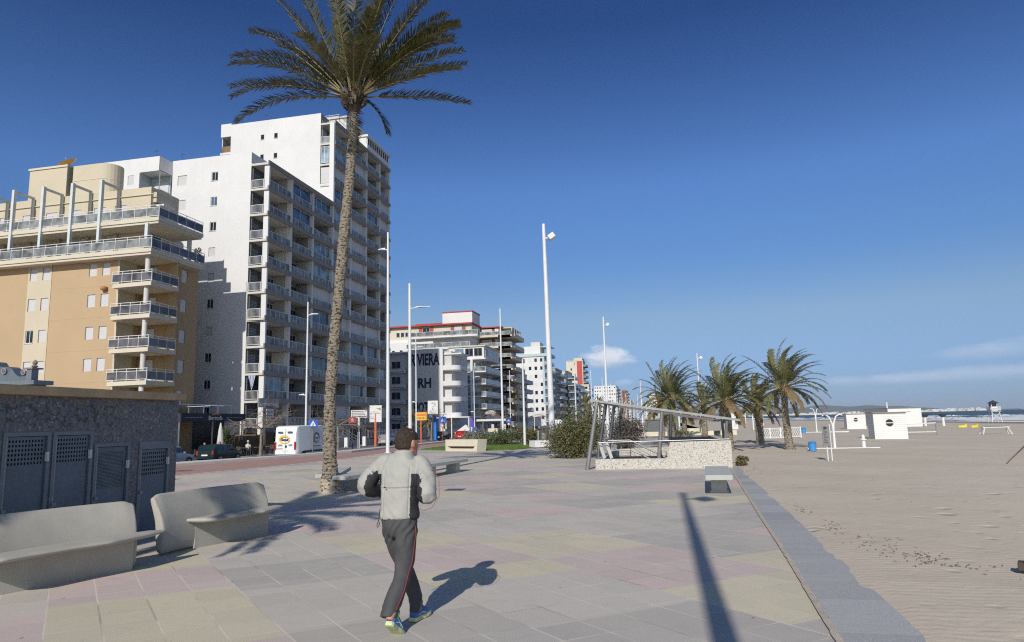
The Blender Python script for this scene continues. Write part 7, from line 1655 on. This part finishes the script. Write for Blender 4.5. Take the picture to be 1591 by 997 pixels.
for p in me.polygons:
    c = p.center; p.material_index = 0; ax_ = abs(c.x)
    side = c.x > 0
    torso = ax_ < (.20 if side else .19)
    if torso and c.z < 1.33:
        edge = .128 if side else .150
        if side and c.x > edge-.0*(c.z) and c.y > -.105 and c.z < 1.30-.0: p.material_index = nb
        elif not side and c.x < -edge and c.y > -.08 and c.z < 1.30: p.material_index = nb
    elif not torso or True:
        # inner gusset of the sleeves, narrowing to the elbow
        S0, E0, W0 = (SHR, ELR, WRR) if side else (SHL, ELL, WRL)
        n_ = p.normal; inner = (-n_.x if side else n_.x)
        t = (1.34-c.z)/.25
        if c.z < 1.33 and inner > .22 and n_.z < .5 and ax_ < .325 and c.z > 1.02: p.material_index = nb
# collar, hem band and cord
mb = MB(); mb.loft([[hpz for hpz in ell_ring((.008, .098, z), rx, ry, 32)] for z, rx, ry in ((1.432, .104, .088), (1.455, .088, .084), (1.475, .083, .083), (1.495, .084, .085), (1.500, .077, .079), (1.49, .072, .074), (1.43, .072, .074))], 'jacket', cap=False); cl = mb.build('collar', jk, smooth=True)
mb = MB(); mb.tube([(-.172, -.02, 1.0), (-.176, -.03, .94), (-.18, -.035, .90), (-.195, -.035, .868), (-.19, -.035, .845), (-.175, -.035, .862), (-.172, -.03, .89)], .0035, 'black', 6); mb.build('drawcord', jk)
mb = MB(); mb.tube([(-.095, -.118, 1.196), (-.08, -.119, 1.192)], .006, 'black', 6); mb.build('zip_pull', jk)
# trousers
mb = MB()
limb(mb, smooth_path([((.0, -.0, .97), .150, .108), ((0, -.005, .93), .156, .116), ((0, -.01, .88), .158, .124), ((0, -.01, .83), .140, .115), ((0, -.0, .80), .11, .09)], 3), 'trousers', 34)
limb(mb, smooth_path([((-.078, -.005, .87), .084, .105), ((-.062, .07, .70), .086, .094), (KNL, .068, .074), ((.02, .23, .32), .064, .066), ((.05, .262, .17), .062, .066), ((.058, .262, .085), .062, .070)], 4), 'trousers', 26)
limb(mb, smooth_path([((.078, -.01, .87), .086, .108), ((.062, -.02, .70), .090, .100), (KNR, .076, .082), ((.028, -.12, .34), .072, .074), ((.0, -.205, .22), .072, .072), ((-.005, -.24, .155), .070, .070)], 4), 'trousers', 26)
tr_ = mb.build('trousers', J); fuse(tr_, .0075, 4)
NV = [v.normal.copy() for v in tr_.data.vertices]; CO_ = []
for v, nrm in zip(tr_.data.vertices, NV):
    c = v.co.copy(); f = mnoise.noise(Vector((c.x*12, c.y*8, c.z*7)))*.011
    f += math.sin((c.z*1.0-c.x*1.6)*62+4*mnoise.noise(c*7))*.0045*max(0, min(1, (c.z-.66)/.1)) + math.sin(c.z*85+5*mnoise.noise(c*9))*.0022*max(0, min(1, (.30-c.z)/.08))
    CO_ += list(c+nrm*f)
tr_.data.vertices.foreach_set('co', CO_); tr_.data.update()
pp = smooth_path([((.166, .0, .86), 1, 1), ((.150, -.012, .70), 1, 1), ((.122, -.045, .48), 1, 1), ((.099, -.128, .34), 1, 1), ((.068, -.21, .22), 1, 1)], 6)
mb = MB()
bpy.context.view_layer.update(); dg = bpy.context.evaluated_depsgraph_get()
pts = []
for p_, _, _ in pp:
    q = Vector(p_)+Vector((.2, -.05, 0)); ok, loc, nr, ix = tr_.ray_cast(q, Vector((-1, .12, 0)).normalized())
    if ok: pts.append(loc+Vector((.002, -.001, 0)))
if len(pts) > 2: mb.tube(pts, .0034, 'piping_red', 6); mb.build('piping', tr_)
# shoes
def shoe(name, M0, lb=None):
    prof = [(-.108, .032, .090), (-.085, .039, .105), (-.04, .040, .108), (.0, .043, .098), (.05, .049, .076), (.10, .050, .060), (.14, .040, .040), (.165, .022, .028)]
    mb = MB(); rings = []
    for y, w_, h in prof: rings.append([M0 @ Vector((x*w_, y, .028+z*h)) for x, z in ((-1, 0), (-1.02, .25), (-.85, .65), (-.45, .97), (0, 1.05), (.45, .97), (.85, .65), (1.02, .25), (1, 0), (0, -.02))])
    mb.loft(rings, 'shoe_blue'); o = mb.build(name, J, smooth=True); q = o.modifiers.new('s', 'SUBSURF'); q.levels = q.render_levels = 1
    mb = MB(); rings = []
    for y, w_, h in [(-.118, .026, .5), (-.10, .038, 1), (-.04, .038, 1), (.0, .038, .8), (.05, .047, .75), (.10, .050, .7), (.145, .042, .7), (.172, .024, .5)]: rings.append([M0 @ Vector((x*w_, y, z)) for x, z in ((-1, .0+.012*(1-h)), (-1.06, .018), (-1.0, .036), (0, .038), (1.0, .036), (1.06, .018), (1, .0+.012*(1-h)))])
    mb.loft(rings, 'shoe_sole'); mb.build('sole', o, smooth=False)
    mb = MB()
    for y in (.03, .055, .08): mb.tube([M0 @ Vector((-.022, y, .028+.055-.2*(y-.03))), M0 @ Vector((0, y, .094-.25*(y-.03))), M0 @ Vector((.022, y, .083-.2*(y-.03)))], .003, 'shoe_white', 5)
    for s_ in (-1, 1): mb.tube([M0 @ Vector((s_*.038, -.06, .05)), M0 @ Vector((s_*.045, 0, .065)), M0 @ Vector((s_*.047, .06, .045))], .0035, 'shoe_white', 5); mb.tube([M0 @ Vector((s_*.039, -.04, .085)), M0 @ Vector((s_*.046, .03, .042))], .003, 'sign_green', 5)
    mb.build('stripe', o)
    mb = MB(); mb.lathe([(.036, .05), (.038, .10), (.036, .15)], (0, 0, 0), 'sign_green', 12); mb.v = [tuple(M0 @ Vector((x, y-.045, z))) for x, y, z in mb.v]; mb.build('sock', o, smooth=True)
shoe('shoe', Matrix.Translation((.055, .315, .004)) @ Matrix.Rotation(R(-12), 4, 'Z'))
shoe('shoe', Matrix.Translation((.03, -.21, .05)) @ Matrix.Rotation(R(-4), 4, 'Z') @ Matrix.Rotation(R(-34), 4, 'X'))
mb = MB(); mb.tube([hp(.078, .0, -.015), (.15, .06, 1.42), (.24, .02, 1.38), (.385, -.06, 1.27), (.40, -.10, 1.12), (.33, -.10, 1.02), (.24, -.06, .99), (.19, 0, 1.0)], .0022, 'piping_red', 5); mb.build('earphone_cord', J, fix=False)
# ------------------------------------------------------------------ sea air: far things fade towards blue
mb = MB(); mb.box(-29500, 29500, -280, 39500, -3.6, 420, 'shade_dark')
hz = mb.build('haze', fix=True); hz['kind'] = 'stuff'
m = bpy.data.materials.new('haze_air'); m.use_nodes = True; nt = m.node_tree; nt.nodes.clear()
ou = nt.nodes.new('ShaderNodeOutputMaterial'); pv = nt.nodes.new('ShaderNodeVolumePrincipled'); pv.inputs['Density'].default_value = 2.4e-5
pv.inputs['Color'].default_value = (.72, .87, 1.0, 1); nt.links.new(pv.outputs[0], ou.inputs['Volume'])
hz.data.materials.clear(); hz.data.materials.append(m); hz['label'] = 'thin blue sea air that fades the far coast'; hz['category'] = 'haze'
for _o in bpy.data.objects:
    if '_w' in _o: del _o['_w']
